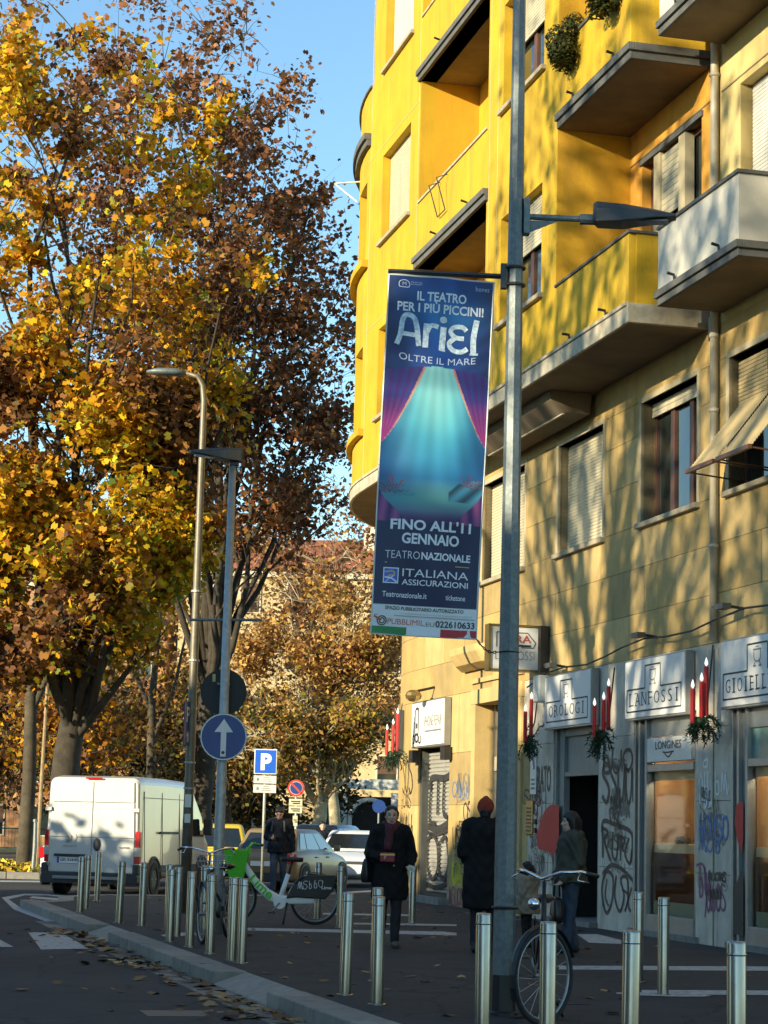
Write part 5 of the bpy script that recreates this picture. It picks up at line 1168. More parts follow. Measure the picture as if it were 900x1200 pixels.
def frame_at(p, dirx):
    x = Vector(dirx).normalized(); z = Vector((0, 0, 1)); y = z.cross(x).normalized(); z = x.cross(y)
    return Matrix(((x.x, y.x, z.x, p[0]), (x.y, y.y, z.y, p[1]), (x.z, y.z, z.z, p[2]), (0, 0, 0, 1)))
# main pole with banner
PB = np.array([1.0, 16.25, PZ]); YP = 16.25
pole = thing('banner_lamp_post', 'tall grey octagonal lamp post carrying the theatre banner', 'street lamp', tuple(PB))
mb = MB(); mb.tube([(0, 0, 0), (0, 0, 1.2), (0, 0, 9.2)], [0.088, 0.084, 0.046], 8); mb.build('pole', 'galv', pole)
mb = MB(); mb.lathe([(0.11, 0), (0.11, 0.02), (0.0935, 0.03), (0.0915, 0.30)], 16); mb.build('pole_base', 'black', pole)
mb = MB(); mb.tube([(0.095 * math.cos(a), 0.095 * math.sin(a), 0.80) for a in np.linspace(0, 2 * math.pi, 17)], 0.012, 5); mb.build('strap', 'black', pole)
def lp(px, py, dY=0.0): p = at(px, py, YP + dY); return Vector((p[0] - PB[0], p[1] - PB[1], p[2] - PB[2]))
a0 = lp(618, 254); a1 = lp(700, 257, -0.02); z = a0.z
mb = MB(); mb.box((0.085, 0, z), (0.05, 0.10, 0.30)); mb.build('arm_bracket', 'galv', pole, bevel=0.005)
mb = MB(); mb.tube([(0.1, 0, z), (a1.x - 0.05, 0, z - 0.01)], 0.026, 10); mb.tube([(a1.x - 0.14, 0, z - 0.01), (a1.x, 0, z - 0.01)], 0.045, 10); mb.build('lamp_arm', 'galv', pole, smooth=False)
mb = MB(); mb.prism([(0.11, -0.004, z - 0.03), (0.34, -0.004, z - 0.03), (0.11, -0.004, z - 0.13)], (0, 0.008, 0)); mb.build('arm_gusset', 'galv', pole)
lamp_head(pole, frame_at((a1.x - 0.03, 0, z + 0.015), (1, -0.15, 0.0)), 0.66)
# banner arm, clamps
b0 = lp(455, 318, -0.12); b1 = lp(588, 324)
mb = MB(); mb.tube([b0, b1], 0.022, 4); mb.build('banner_arm', 'lamp', pole)
mb = MB(); zc = b1.z
for dz in (-0.07, 0.07): mb.tube([(0.078 * math.cos(a), 0.078 * math.sin(a), zc + dz) for a in np.linspace(0, 2 * math.pi, 13)], 0.012, 5)
mb.box((-0.09, 0, zc), (0.05, 0.07, 0.20)); mb.build('clamp', 'lamp', pole)
# chain
mb = MB(); c0 = lp(557, 747, 0.0); c1 = lp(584, 764); nl = 9
for k in range(nl):
    f0, f1 = k / nl, (k + 1) / nl
    p = c0.lerp(c1, f0); q_ = c0.lerp(c1, f1); p.z -= 0.045 * math.sin(math.pi * f0); q_.z -= 0.045 * math.sin(math.pi * f1)
    d = (q_ - p); o1 = Vector((0, 0, 0.008)) if k % 2 else Vector((0, 0.008, 0))
    mb.tube([p - d * 0.1, p + d * 0.2 + o1, p + d * 0.8 + o1, p + d * 1.1, p + d * 0.8 - o1, p + d * 0.2 - o1, p - d * 0.1], 0.0045, 5, cap=False)
mb.tube([(0.075 * math.cos(a), 0.075 * math.sin(a), c1.z) for a in np.linspace(0, 2 * math.pi, 13)], 0.006, 5); mb.build('chain', 'black', pole)
# ------------------------------------------------------------------ the banner: printed sheet (colour of the print per vertex), lettering as thin layers
TL, TR, BL, BR = (np.array(at(*p)) for p in ((456, 321, 16.13), (579, 331, 16.25), (434.5, 742, 16.10), (557.5, 749, 16.22)))
bn_n = np.cross(TR - TL, BL - TL); bn_n /= np.linalg.norm(bn_n)
if bn_n[1] > 0: bn_n = -bn_n
def bpt(s, t, e=0.0):
    p = TL * (1 - s) * (1 - t) + TR * s * (1 - t) + BL * (1 - s) * t + BR * s * t
    bulge = 0.035 * math.sin(math.pi * s) * math.sin(math.pi * min(1, t * 1.0)) + 0.012 * math.sin(9 * t + 4 * s) + 0.006 * math.sin(23 * t - 9 * s) * math.sin(math.pi * s) + 0.005 * math.sin(15 * s + 6 * t)
    return p + bn_n * (bulge + e)
ban = thing('theatre_banner', 'blue theatre banner lettered Ariel hanging from the tall lamp post', 'banner', tuple(TL))
def art(s, t):
    """print colour; s across 0..1, t down 0..1 (linear rgb)"""
    navy = np.array((0.010, 0.018, 0.065)); blue = np.array((0.012, 0.06, 0.26)); teal = np.array((0.04, 0.30, 0.40)); lteal = np.array((0.16, 0.48, 0.50)); purple = np.array((0.045, 0.014, 0.12)); pink = np.array((0.50, 0.05, 0.22)); gold = np.array((0.55, 0.28, 0.16))
    def mix(a, b, f): f = min(1, max(0, f)); return a * (1 - f) + b * f
    if t > 0.92: return np.array((0.70, 0.70, 0.70))
    if t > 0.69: return navy * 1.1
    cx = 0.5
    if t < 0.255 - 0.018 * (1 - (2 * s - 1) ** 2) + 0.018:
        c = mix(blue, navy * 1.3, abs(s - cx) * 2.0)
        g = math.exp(-((s - 0.55) / 0.28) ** 2 - ((t - 0.10) / 0.05) ** 2); c = mix(c, np.array((0.03, 0.20, 0.46)), g * 0.9)
        wv = 0.5 + 0.5 * math.sin(70 * t + 6 * math.sin(5 * s + 9 * t)); return c * (0.85 + 0.3 * wv)
    tt = (t - 0.255) / 0.435
    c = mix(lteal * 0.75, teal, tt * 2.2); c = mix(c, np.array((0.015, 0.12, 0.32)), (tt - 0.35) * 2.0) if tt < 0.85 else np.array((0.015, 0.12, 0.32))
    c = mix(c, np.array((0.012, 0.05, 0.20)), (abs(s - cx) - 0.12) * 2.0)
    c = mix(c, np.array((0.22, 0.50, 0.50)), math.exp(-((s - 0.5) / 0.16) ** 2 - ((tt - 0.12) / 0.28) ** 2) * 0.7)
    ry = 0.5 + 0.5 * math.sin(38 * (s - 0.5) / (0.4 + tt)); c = c * (0.9 + 0.16 * ry)
    if tt > 0.72:     # sea floor
        g = (tt - 0.72) / 0.2; fl = mix(np.array((0.02, 0.20, 0.30)), np.array((0.12, 0.36, 0.34)), math.exp(-((s - 0.5) / 0.4) ** 2)); c = mix(c, fl, g * 1.6)
        # rocks at the right, pale
        if s > 0.66 and tt < 0.86 and tt > 0.79 - 0.12 * (s - 0.66) / 0.34 + 0.012 * math.sin(40 * s): c = np.array((0.05, 0.20, 0.30)) * (0.8 + 0.5 * math.sin(31 * s + 50 * tt))
        if s < 0.34 and tt < 0.84 and tt > 0.82 + 0.010 * math.sin(50 * s): c = np.array((0.06, 0.26, 0.32))
    # rounded swell of violet sand along the bottom of the picture
    e = 0.90 + 0.06 * (1 - (2 * s - 1) ** 2) * -1
    if tt > 0.87: c = mix(c, np.array((0.12, 0.05, 0.20)), (tt - 0.87) * 9); c = mix(c, navy, (tt - 0.93) * 12)
    # curtains
    wl = 0.40 * max(0, 1 - tt / 0.50) ** 0.75 if tt < 0.5 else 0; wr_ = 0.36 * max(0, 1 - tt / 0.50) ** 0.75 if tt < 0.5 else 0
    for d, wdt in ((s, wl), (1 - s, wr_)):
        if d < wdt:
            f = d / wdt; st = 0.5 + 0.5 * math.sin(26 * f - 5 * tt); cc = mix(purple, np.array((0.025, 0.03, 0.16)), st); cc = mix(cc, pink, (tt - 0.20) * 3.2 * (0.5 + 0.5 * st)); 
            if f > 0.93: cc = mix(cc, gold, 0.55 + tt)
            return cc
    # curtain trailing at the lower corners
    for d in (s, 1 - s):
        if tt > 0.78 and d < 0.22 * ((tt - 0.78) / 0.18) ** 1.4: return mix(np.array((0.30, 0.07, 0.22)), purple, 0.5 + 0.5 * math.sin(50 * d + 9 * tt))
    # coral fans
    for cxx, cy, rr in ((0.11, 0.80, 0.13), (0.87, 0.74, 0.09)):
        a = math.atan2(cy + 0.03 - tt, (s - cxx) * 0.55); rad = math.hypot((s - cxx) * 0.66, (tt - cy - 0.03))
        if 0.2 < a < 2.9 and rad < rr * (0.75 + 0.25 * math.sin(9 * a)) and math.sin(24 * a + 3 * math.sin(40 * rad)) > 0.1: return np.array((0.16, 0.05, 0.09))
    return c
ns, nt_ = 110, 380
grid = []; gc = []
for j in range(nt_ + 1):
    for i in range(ns + 1):
        s_, t_ = i / ns, j / nt_; grid.append(tuple(bpt(s_, t_) - TL)); gc.append((*art(s_, t_), 1.0))
me = bpy.data.meshes.new('printed_sheet'); me.from_pydata(grid, [], [(j * (ns + 1) + i, j * (ns + 1) + i + 1, (j + 1) * (ns + 1) + i + 1, (j + 1) * (ns + 1) + i) for j in range(nt_) for i in range(ns)])
ca = me.color_attributes.new('tint', 'FLOAT_COLOR', 'POINT'); ca.data.foreach_set('color', np.array(gc, np.float32).ravel()); me.materials.append(MT['print'])
me.polygons.foreach_set('use_smooth', [True] * len(me.polygons))
shd = bpy.data.objects.new('printed_sheet', me); COL.objects.link(shd); shd.parent = ban
mb = MB(); rg = []
for st_ in ([(i / 30, 0) for i in range(31)], [(1, i / 60) for i in range(61)], [(1 - i / 30, 1) for i in range(31)], [(0, 1 - i / 60) for i in range(61)]):
    mb.tube([bpt(*p, -0.004) - TL for p in st_], 0.008, 5)
mb.build('hem', 'signpale', ban)
def bt(s, s0, s1, t0, t1, m, bold=0.0, arc=0.0, nm='lettering', e=0.003):
    vs, fs = fit_text(s, s0, s1, -t1, -t0, bold, arc); return MB().add([bpt(p[0], -p[1], e) - TL for p in vs], fs).build(nm, m, ban, fix=False)
def bline(pts, w, m, nm='printed_line', e=0.003):
    P = np.array(pts, float) * np.array([0.81, -2.76]); vs, fs = ribbon(P, w); vs = vs / np.array([0.81, -2.76]); return MB().add([bpt(p[0], p[1], e) - TL for p in vs], fs).build(nm, m, ban, fix=False)
def brect(s0, s1, t0, t1, m, nm, e=0.003):
    return MB().add([bpt(a, b, e) - TL for a, b in ((s0, t0), ((s0 + s1) / 2, t0), (s1, t0), (s1, t1), ((s0 + s1) / 2, t1), (s0, t1))], [(0, 1, 4, 5), (1, 2, 3, 4)]).build(nm, m, ban, fix=False)
bt('IL TEATRO', 0.275, 0.745, 0.043, 0.070, 'bannerwhite', 0.025); bt('PER I PIÙ PICCINI!', 0.09, 0.915, 0.070, 0.103, 'bannerwhite', 0.025)
for ch, a, b, t0, t1 in (('A', 0.09, 0.31, 0.113, 0.196), ('r', 0.35, 0.48, 0.132, 0.203), ('ı', 0.51, 0.56, 0.136, 0.206), ('ɛ', 0.60, 0.77, 0.132, 0.208), ('l', 0.82, 0.88, 0.113, 0.212)):
    if ch == 'ɛ': bline([(0.76, 0.146), (0.72, 0.136), (0.64, 0.138), (0.61, 0.152), (0.66, 0.166), (0.74, 0.168)], 0.036, 'bannersilver', 'lettering'); bline([(0.66, 0.166), (0.60, 0.185), (0.64, 0.203), (0.72, 0.206), (0.775, 0.196)], 0.038, 'bannersilver', 'lettering')
    elif ch == 'A': bline([(0.10, 0.198), (0.13, 0.17), (0.15, 0.125), (0.20, 0.113), (0.27, 0.13), (0.31, 0.20)], 0.040, 'bannersilver', 'lettering'); bline([(0.13, 0.166), (0.28, 0.170)], 0.034, 'bannersilver', 'lettering')
    elif ch == 'r': bline([(0.375, 0.134), (0.37, 0.203)], 0.044, 'bannersilver', 'lettering'); bline([(0.38, 0.16), (0.42, 0.139), (0.49, 0.142)], 0.036, 'bannersilver', 'lettering')
    elif ch == 'ı': bline([(0.54, 0.140), (0.53, 0.206)], 0.048, 'bannersilver', 'lettering'); bline([(0.505, 0.205), (0.565, 0.207)], 0.018, 'bannersilver', 'lettering')
    else: bline([(0.855, 0.113), (0.83, 0.165), (0.835, 0.213)], 0.044, 'bannersilver', 'lettering'); bline([(0.80, 0.212), (0.88, 0.210)], 0.016, 'bannersilver', 'lettering')
mb = MB(); mb.add([bpt(0.535 + 0.035 * math.cos(a), 0.120 + 0.0095 * math.sin(a), 0.003) - TL for a in np.linspace(0, 2 * math.pi, 14)[:-1]], [tuple(range(13))]); mb.build('letter_dot', 'bannersilver', ban, fix=False)
bt('OLTRE IL MARE', 0.13, 0.86, 0.219, 0.238, 'bannerpale', 0.0, 0.010)
bt('FINO ALL\'11', 0.13, 0.90, 0.684, 0.714, 'bannerwhite', 0.03); bt('GENNAIO', 0.24, 0.79, 0.722, 0.752, 'bannerwhite', 0.03)
bt('TEATRO', 0.095, 0.42, 0.772, 0.793, 'bannerwhite', -0.012); bt('NAZIONALE', 0.435, 0.91, 0.772, 0.793, 'bannerwhite', 0.03)
bline([(0.095, 0.805), (0.905, 0.806)], 0.007, 'bannergold')
brect(0.085, 0.23, 0.819, 0.862, 'bannerwhite', 'logo_box'); brect(0.095, 0.22, 0.822, 0.859, 'pblue', 'logo_field', 0.004)
bline([(0.10, 0.832), (0.17, 0.829), (0.19, 0.838), (0.13, 0.842)], 0.012, 'bannergold', 'logo_curve', 0.005); bline([(0.10, 0.846), (0.16, 0.848), (0.215, 0.858)], 0.012, 'bannerwhite', 'logo_curve', 0.005); bline([(0.11, 0.858), (0.14, 0.850), (0.19, 0.840)], 0.006, 'bannerwhite', 'logo_curve', 0.005)
bt('ITALIANA', 0.265, 0.90, 0.820, 0.841, 'bannerwhite', 0.0); bt('ASSICURAZIONI', 0.265, 0.90, 0.848, 0.864, 'bannerwhite', 0.01)
bt('Teatronazionale.it', 0.085, 0.51, 0.884, 0.899, 'bannerwhite', 0.01); bt('ticketone', 0.69, 0.88, 0.884, 0.899, 'bannerwhite', 0.01)
bt('SPAZIO PUBBLICITARIO AUTORIZZATO', 0.12, 0.87, 0.9235, 0.933, 'ink', 0.02); brect(0.05, 0.95, 0.939, 0.942, 'signpale', 'small_print', 0.003); bline([(0.02, 0.948), (0.98, 0.949)], 0.004, 'greyink')
bt('PUBBLIMIL', 0.15, 0.50, 0.957, 0.972, 'redink', -0.005); bt('.EU', 0.50, 0.60, 0.962, 0.973, 'greyink'); bt('022610633', 0.61, 0.98, 0.956, 0.974, 'ink', 0.02)
for rr_ in (0.042, 0.024): bline([(0.095 + rr_ * math.cos(a), 0.964 + rr_ * 0.29 * math.sin(a)) for a in np.linspace(0, 6.4, 12)], 0.008, 'ink', 'logo_ring')
bline([(0.02, 0.952), (0.09, 0.963)], 0.014, 'redink', 'logo_dart', 0.004)
brect(0.0, 0.335, 0.979, 1.0, 'green', 'flag_stripe'); brect(0.335, 0.66, 0.979, 1.0, 'bannerwhite', 'flag_stripe'); brect(0.66, 1.0, 0.979, 1.0, 'flagred', 'flag_stripe')
for s0, s1, t0, t1 in ((0.10, 0.19, 0.014, 0.034),): bline([(s0, t1), (s0, t0 + 0.006), ((s0 + s1) / 2, t0), (s1, t0 + 0.006), (s1, t1), (s0, t1)], 0.006, 'bannerpale', 'crest'); bt('M', 0.13, 0.165, 0.020, 0.030, 'bannerpale', 0, 0, 'crest')
bt('MUSICAL', 0.21, 0.32, 0.017, 0.0205, 'bannerpale'); bt('ACADEMY', 0.21, 0.32, 0.023, 0.0265, 'bannerpale'); bt('hones', 0.83, 0.96, 0.016, 0.030, 'bannerpale', 0.0)

# left poles
def disc(r, n=28): return [(r * math.cos(2 * math.pi * k / n), r * math.sin(2 * math.pi * k / n)) for k in range(n)]
Y2 = 27.0; p2 = at(253, 1090, Y2); p2[2] = PZ
t2 = thing('arrow_sign_lamp_post', 'galvanised lamp post carrying the blue arrow sign, dark flat lamp on top', 'street lamp', tuple(p2))
topz = at(272, 540, Y2)[2] - PZ
MB().tube([(0, 0, 0), (0, 0, 1.0), (0, 0, topz)], [0.075, 0.07, 0.045], 12).build('pole', 'galvlight', t2, smooth=True)
lamp_head(t2, frame_at((0.12, 0, topz + 0.05), (-1, -0.3, 0.06)), 0.70)
mb = MB(); mb.box((0.02, 0, topz), (0.12, 0.1, 0.14)); mb.build('lamp_socket', 'lamp', t2, bevel=0.01)
mb = MB(); mb.tube([(-0.5, 0.2, at(238, 725, Y2)[2] - PZ), (0.45, 0.0, at(282, 726, Y2)[2] - PZ)], 0.018, 6); mb.build('cross_arm', 'galv', t2)
# round arrow sign and back of another sign
ps = at(262, 863.5, Y2 - 0.1); t = thing('arrow_road_sign', 'round blue road sign with white upward arrow', 'road sign', tuple(ps))
mb = MB(); mb.prism([(x, 0, z) for x, z in disc(0.30)], (0, 0.012, 0)); mb.build('sign_disc', 'bluesign', t)
mb = MB(); mb.add([(x, -0.003, z) for x, z in disc(0.298)] + [(x, -0.003, z) for x, z in disc(0.282)], [(k, (k + 1) % 28, 28 + (k + 1) % 28, 28 + k) for k in range(28)]); mb.build('white_rim', 'signpale', t, fix=False)
ar = [(-0.035, -0.25), (0.035, -0.25), (0.035, 0.06), (0.12, 0.06), (0.0, 0.23), (-0.12, 0.06), (-0.035, 0.06)]
mb = MB(); mb.add([(x, -0.004, z) for x, z in ar], [tuple(range(7))]); mb.build('arrow', 'signwhite', t, fix=False)
mb = MB(); mb.add([(x, -0.006, z - 0.20) for x, z in disc(0.022, 12)], [tuple(range(12))]); mb.build('sticker', 'shutterbrown', t, fix=False)
mb = MB(); mb.box((-0.02, 0.07, 0.1), (0.18, 0.12, 0.03)); mb.build('clamp', 'galv', t)
ps = at(262, 811, Y2 + 0.14); t = thing('dark_sign_back', 'dark back of a round sign above the blue arrow sign', 'road sign', tuple(ps))
mb = MB(); mb.prism([(x, 0, z) for x, z in disc(0.30)], (0, 0.012, 0)); mb.build('sign_disc', 'signback', t)
mb = MB(); mb.box((-0.13, -0.004, 0.18), (0.04, 0.004, 0.10)); mb.build('yellow_sticker', 'bannergold', t)
mb = MB(); mb.box((0.0, -0.05, 0.1), (0.16, 0.09, 0.03)); mb.build('clamp', 'galv', t)
# gooseneck pole
Y1 = 33.0; p1 = at(216, 1067, Y1); p1[2] = PZ
t1 = thing('gooseneck_lamp_post', 'taller brownish lamp post with curved arm left of the arrow sign', 'street lamp', tuple(p1))
def q1(px, py): p = at(px, py, Y1); return Vector((p[0] - p1[0], 0, p[2] - PZ))
pts = [Vector((0, 0, 0)), Vector((0, 0, 2)), q1(239, 560), q1(241, 480), q1(240, 452), q1(233, 440), q1(218, 436)]
pts = [Vector((0, 0, 0)), Vector((0, 0, 2.0)), Vector((0, 0, q1(239, 470).z)), Vector((-0.03, 0, q1(240, 452).z)), Vector((-0.12, 0, q1(233, 441).z)), Vector((-0.32, 0, q1(220, 437).z))]
MB().tube(pts, [0.085, 0.075, 0.05, 0.045, 0.04, 0.035], 12).build('pole', 'galvbrown', t1, smooth=True)
mb = MB(); h0 = pts[-1]
rings = []
for x, w, zt, zb in ((0.0, 0.05, 0.04, -0.04), (-0.15, 0.12, 0.06, -0.05), (-0.45, 0.13, 0.055, -0.045), (-0.62, 0.05, 0.02, -0.02)):
    rings.append([(h0.x + x, y, h0.z + z_) for y, z_ in ((-w, 0), (-w * 0.6, zb), (w * 0.6, zb), (w, 0), (w * 0.6, zt), (-w * 0.6, zt))])
mb.loft(rings); mb.build('lamp_head', 'galv', t1, smooth=True)
for zz in (1.9, 2.3, 3.9, 5.0): mb = MB(); mb.lathe([(0.088, zz), (0.088, zz + 0.03)], 12); mb.build('strap', 'galvlight', t1)
mb = MB(); mb.box((0, -0.09, 1.45), (0.09, 0.02, 0.14)); mb.box((0, -0.09, 1.72), (0.10, 0.02, 0.2)); mb.build('sticker', 'signpale', t1)
ps = at(220, 848, Y1 - 0.1); t = thing('edge_on_blue_sign', 'narrow blue sign seen almost edge-on left of the arrow sign', 'road sign', tuple(ps), R(78))
mb = MB(); mb.box((0, 0, 0), (0.40, 0.015, 0.68)); mb.build('sign_panel', 'bluesign', t, bevel=0.003)
vs, fs = fit_text('P', -0.1, 0.08, 0.02, 0.26, 0.02); MB().add([(p[0], -0.010, p[1]) for p in vs], fs).build('lettering', 'signwhite', t, fix=False)
mb = MB(); mb.add([(0.09 * x, -0.010, -0.2 + 0.09 * z) for x, z in ((-1, 0), (0, 1), (1, 0), (0.4, 0), (0.4, -1), (-0.4, -1), (-0.4, 0))], [tuple(range(7))]); mb.build('arrow', 'signwhite', t, fix=False)
# parking sign
YS = 44.2; b = at(309, 1040, YS); b[2] = PZ; o = (b[0], YS, PZ)
t = thing('parking_sign', 'square blue P parking sign with two white plates below', 'road sign', o)
def s3(px, py): p = at(px, py, YS); return p[0] - o[0], p[2] - PZ
xl, zt = s3(298.5, 877.5); xr, zb = s3(324, 907.5); xc = (xl + xr) / 2
MB().tube([(xc, 0.03, 0), (xc, 0.03, zt - 0.05)], 0.03, 10).build('post', 'galvlight', t, smooth=True)
MB().box((xc, -0.01, (zt + zb) / 2), (xr - xl, 0.012, zt - zb)).build('sign_panel', 'signwhite', t, bevel=0.004)
MB().box((xc, -0.019, (zt + zb) / 2), (xr - xl - 0.04, 0.006, zt - zb - 0.04)).build('blue_field', 'pblue', t)
vs, fs = fit_text('P', xc - 0.10, xc + 0.13, zb + 0.08, zt - 0.09, 0.05); MB().add([(p[0], -0.025, p[1]) for p in vs], fs).build('lettering', 'signwhite', t, fix=False)
for py0, py1 in ((909, 918), (919.5, 929)):
    z1_ = s3(310, py0)[1]; z0_ = s3(310, py1)[1]; pm = MB().box((xc, -0.01, (z0_ + z1_) / 2), (xr - xl, 0.012, z1_ - z0_)).build('plate', 'signpale', t)
    mb = MB()
    for k in range(3): mb.box((xc + 0.03, -0.018, z0_ + 0.05 + 0.04 * k), (0.2 - 0.04 * k, 0.002, 0.014))
    mb.box((xc - 0.15, -0.018, (z0_ + z1_) / 2), (0.05, 0.002, 0.06)); mb.build('plate_text', 'greyink', pm)
# no parking sign
YS = 54.0; b = at(346.5, 1000, YS); o = (b[0], YS, 0.0)
t = thing('no_parking_sign', 'small round red and blue no-parking sign with cream plates', 'road sign', o)
cx, cz = s3(347, 923.5)[0], 0
cz = at(347, 923.5, YS)[2]; cx = at(347, 923.5, YS)[0] - o[0]
MB().tube([(0, 0.03, 0), (cx, 0.03, cz)], 0.03, 8).build('post', 'galvlight', t)
for r_, m_, e in ((0.215, 'signred', 0.0), (0.165, 'signpale', 0.004), (0.155, 'bluesign', 0.008)):
    MB().prism([(cx + x, -0.01 - e, cz + z_) for x, z_ in disc(r_)], (0, 0.012, 0)).build('sign_disc', m_, t)
vs, fs = ribbon([(-0.13, 0.13), (0.13, -0.13)], 0.05); MB().add([(cx + p[0], -0.03, cz + p[1]) for p in vs], fs).build('slash', 'signred', t, fix=False)
for dz, h in ((-0.36, 0.17), (-0.55, 0.17), (-0.83, 0.26)):
    w_ = 0.34 if h < 0.2 else 0.12; pm = MB().box((cx, -0.01, cz + dz), (w_, 0.012, h)).build('plate', 'cream', t)
    mb = MB(); mb.box((cx, -0.018, cz + dz + 0.02), (w_ * 0.7, 0.002, 0.03)); mb.box((cx + 0.02, -0.018, cz + dz - 0.03), (w_ * 0.55, 0.002, 0.03)); mb.build('plate_text', 'ink', pm)
ps = at(444, 945, 70); t = thing('distant_blue_sign', 'tiny round blue sign far away beside the woman\'s head', 'road sign', (ps[0], 70, 0.13))
MB().tube([(0, 0.03, 0), (0, 0.03, ps[2])], 0.035, 8).build('post', 'galv', t); MB().prism([(x, -0.01, ps[2] - 0.13 + z_) for x, z_ in disc(0.22)], (0, 0.012, 0)).build('sign_disc', 'bluesign', t)

# ------------------------------------------------------------------ bollards
def bollard_at(p, label, first=[None]):
    if first[0] is None:
        t = thing('bollard', label, 'bollard', (0, 0, 0), group='stainless steel bollards')
        MB().lathe([(0.051, 0.0), (0.051, 0.825), (0.047, 0.84), (0.0, 0.842)], 20, cap=False).build('post', 'steel', t, smooth=False)
        MB().lathe([(0.0525, 0.765), (0.0535, 0.772), (0.0525, 0.779)], 20, cap=False).build('collar', 'steel', t)
        MB().lathe([(0.075, 0.0), (0.075, 0.008), (0.052, 0.012)], 20, cap=False).build('base_ring', 'steel', t)
        for c in t.children:
            if c.name.startswith('post'):
                c.data.polygons.foreach_set('use_smooth', [True] * len(c.data.polygons)); 
                mm = c.modifiers.new('b', 'BEVEL'); mm.width = 0.004; mm.segments = 2; mm.limit_method = 'ANGLE'
        first[0] = t
    else: t = copy_tree(first[0])
    t.location = (p[0], p[1], PZ); t.rotation_euler = (random.gauss(0, 0.006), random.gauss(0, 0.006), random.uniform(0, 6)); t['label'] = label
    return t
def by_top(px, py): return G(px, py, PZ + 0.84)
def by_bot(px, py): return G(px, py, PZ)
for p, lab in ((by_bot(93.6, 1069.7), 'bollard in front of the van number plate, left one of a close pair'),
               (by_bot(100.5, 1065.5), 'bollard in front of the van number plate, right one of a close pair'),
               (by_bot(113.5, 1056), 'bollard before the middle seam of the van rear doors'),
               (by_bot(139.4, 1082), 'bollard below the van right rear door, alone'),
               (by_bot(166, 1085), 'bollard in front of the van rear wheel'),
               (by_top(200, 1013), 'farthest bollard below the van side, partly hidden behind two others'),
               (by_bot(198.6, 1104), 'front bollard of the pair below the van side'),
               (by_bot(206.7, 1097.5), 'second bollard of the pair below the van side'),
               (by_bot(222, 1110), 'bollard just right of the gooseneck lamp post base'),
               (by_bot(238.6, 1090), 'bollard behind the parked city bike wheel'),
               (by_bot(245.7, 1118), 'bollard left of the city bike front wheel, near it'),
               (by_bot(271, 1126), 'left bollard of the pair before the rental bike front wheel'),
               (by_bot(282.7, 1129), 'right bollard of the pair before the rental bike front wheel'),
               (by_bot(371.7, 1077), 'bollard behind the rental bike rear wheel'),
               (by_top(400, 1015), 'distant bollard beside the champagne car front wheel'),
               (by_bot(404, 1166), 'near bollard left of the walking woman'),
               (by_top(442.5, 1040), 'bollard mostly hidden, its top showing at the woman\'s knees'),
               (by_bot(441.5, 1177.5), 'near bollard directly in front of the walking woman'),
               (by_bot(482.7, 1083), 'distant bollard between the woman and the steel shutter'),
               (by_top(567.5, 1070), 'near bollard left of the banner lamp post base'),
               (by_top(643, 1080), 'near bollard crossing the black bicycle wheel'),
               (by_top(738.5, 1090), 'near bollard below the graffiti pier'),
               (by_top(748, 1045), 'slim distant bollard left of the jewellery window'),
               (by_bot(777, 1166), 'lone bollard on a paler patch under the jewellery window'),
               (by_top(863, 1103), 'nearest bollard at the lower right corner')):
    bollard_at(p, lab)
pp = by_bot(777, 1166); sheet('bollard_footing', [(pp[0] + 0.42 * math.cos(a), pp[1] + 0.22 * math.sin(a)) for a in np.linspace(0, 6.1, 14)], PZ + 0.006, 'paint')

# park fence, stakes
fo = (-26.0, 82.0, 0.1); t = thing('park_fence', 'low green metal fence at the back of the park', 'fence', fo)
for k in range(13): MB().box((k * 1.6, 0, 0.55), (0.07, 0.07, 1.1)).build('post', 'fence', t)
for z_ in (0.25, 1.02): MB().box((9.6, 0, z_), (19.2, 0.04, 0.05)).build('rail', 'fence', t)
mb = MB()
for k in range(150): mb.box((k * 0.128, 0.0, 0.6), (0.015, 0.015, 0.85))
mb.build('bars', 'fence', t)['kind'] = 'stuff'
for px, py, Y, h, m_, lab in ((22.5, 1004, 66, 1.25, 'fence', 'green fence post with small sign left of the van'), (43.5, 1008, 60, 5.2, 'stake', 'tall pale wooden stake left of the van'), (38.5, 1024, 55, 1.35, 'galv', 'short grey post on the verge left of the van')):
    p = at(px, py, Y); t = thing('park_post', lab, 'post', (p[0], Y, 0.13)); MB().tube([(0, 0, 0), (0.02, 0, h * 0.5), (0.05 if h > 3 else 0, 0, h)], [0.06, 0.055, 0.045], 8).build('post', m_, t)
    MB().lathe([(0.065, h - 0.05), (0.065, h + 0.01), (0.0, h + 0.03)], 8, (0.05 if h > 3 else 0, 0, 0)).build('cap', m_, t)

# trailing balcony plants
def shrub(name, label, c, rad, n, seed, pal, size):
    t = thing(name, label, 'plant', tuple(c)); q = np.random.default_rng(seed); d = q.normal(size=(n, 3)); d /= np.linalg.norm(d, axis=1, keepdims=True)
    lob = q.uniform(-1, 1, (9, 3)) * np.array(rad) * 0.6; P = lob[q.integers(0, 9, n)] + d * (q.uniform(0.3, 1, (n, 1)) ** 0.4) * np.array(rad) * 0.55
    leaf_cloud('foliage', P, size, pick(pal, n, q, 0.3), t, LEAF4, seed)
    MB().tube([(0, 0.2, 0), (0, 0.05, -0.1)], 0.02, 5).build('stem', 'barkdark', t)
GRN = [(0.05, 0.06, 0.012, 4), (0.09, 0.085, 0.02, 3), (0.03, 0.04, 0.012, 3)]
u_, z_ = F(664, 48, FR + 0.12); shrub('trailing_plant', 'bushy green plant hanging over the upper yellow balcony parapet', W(u_, FR + 0.14, z_), (0.30, 0.38, 0.42), 3000, 61, GRN, 0.055)
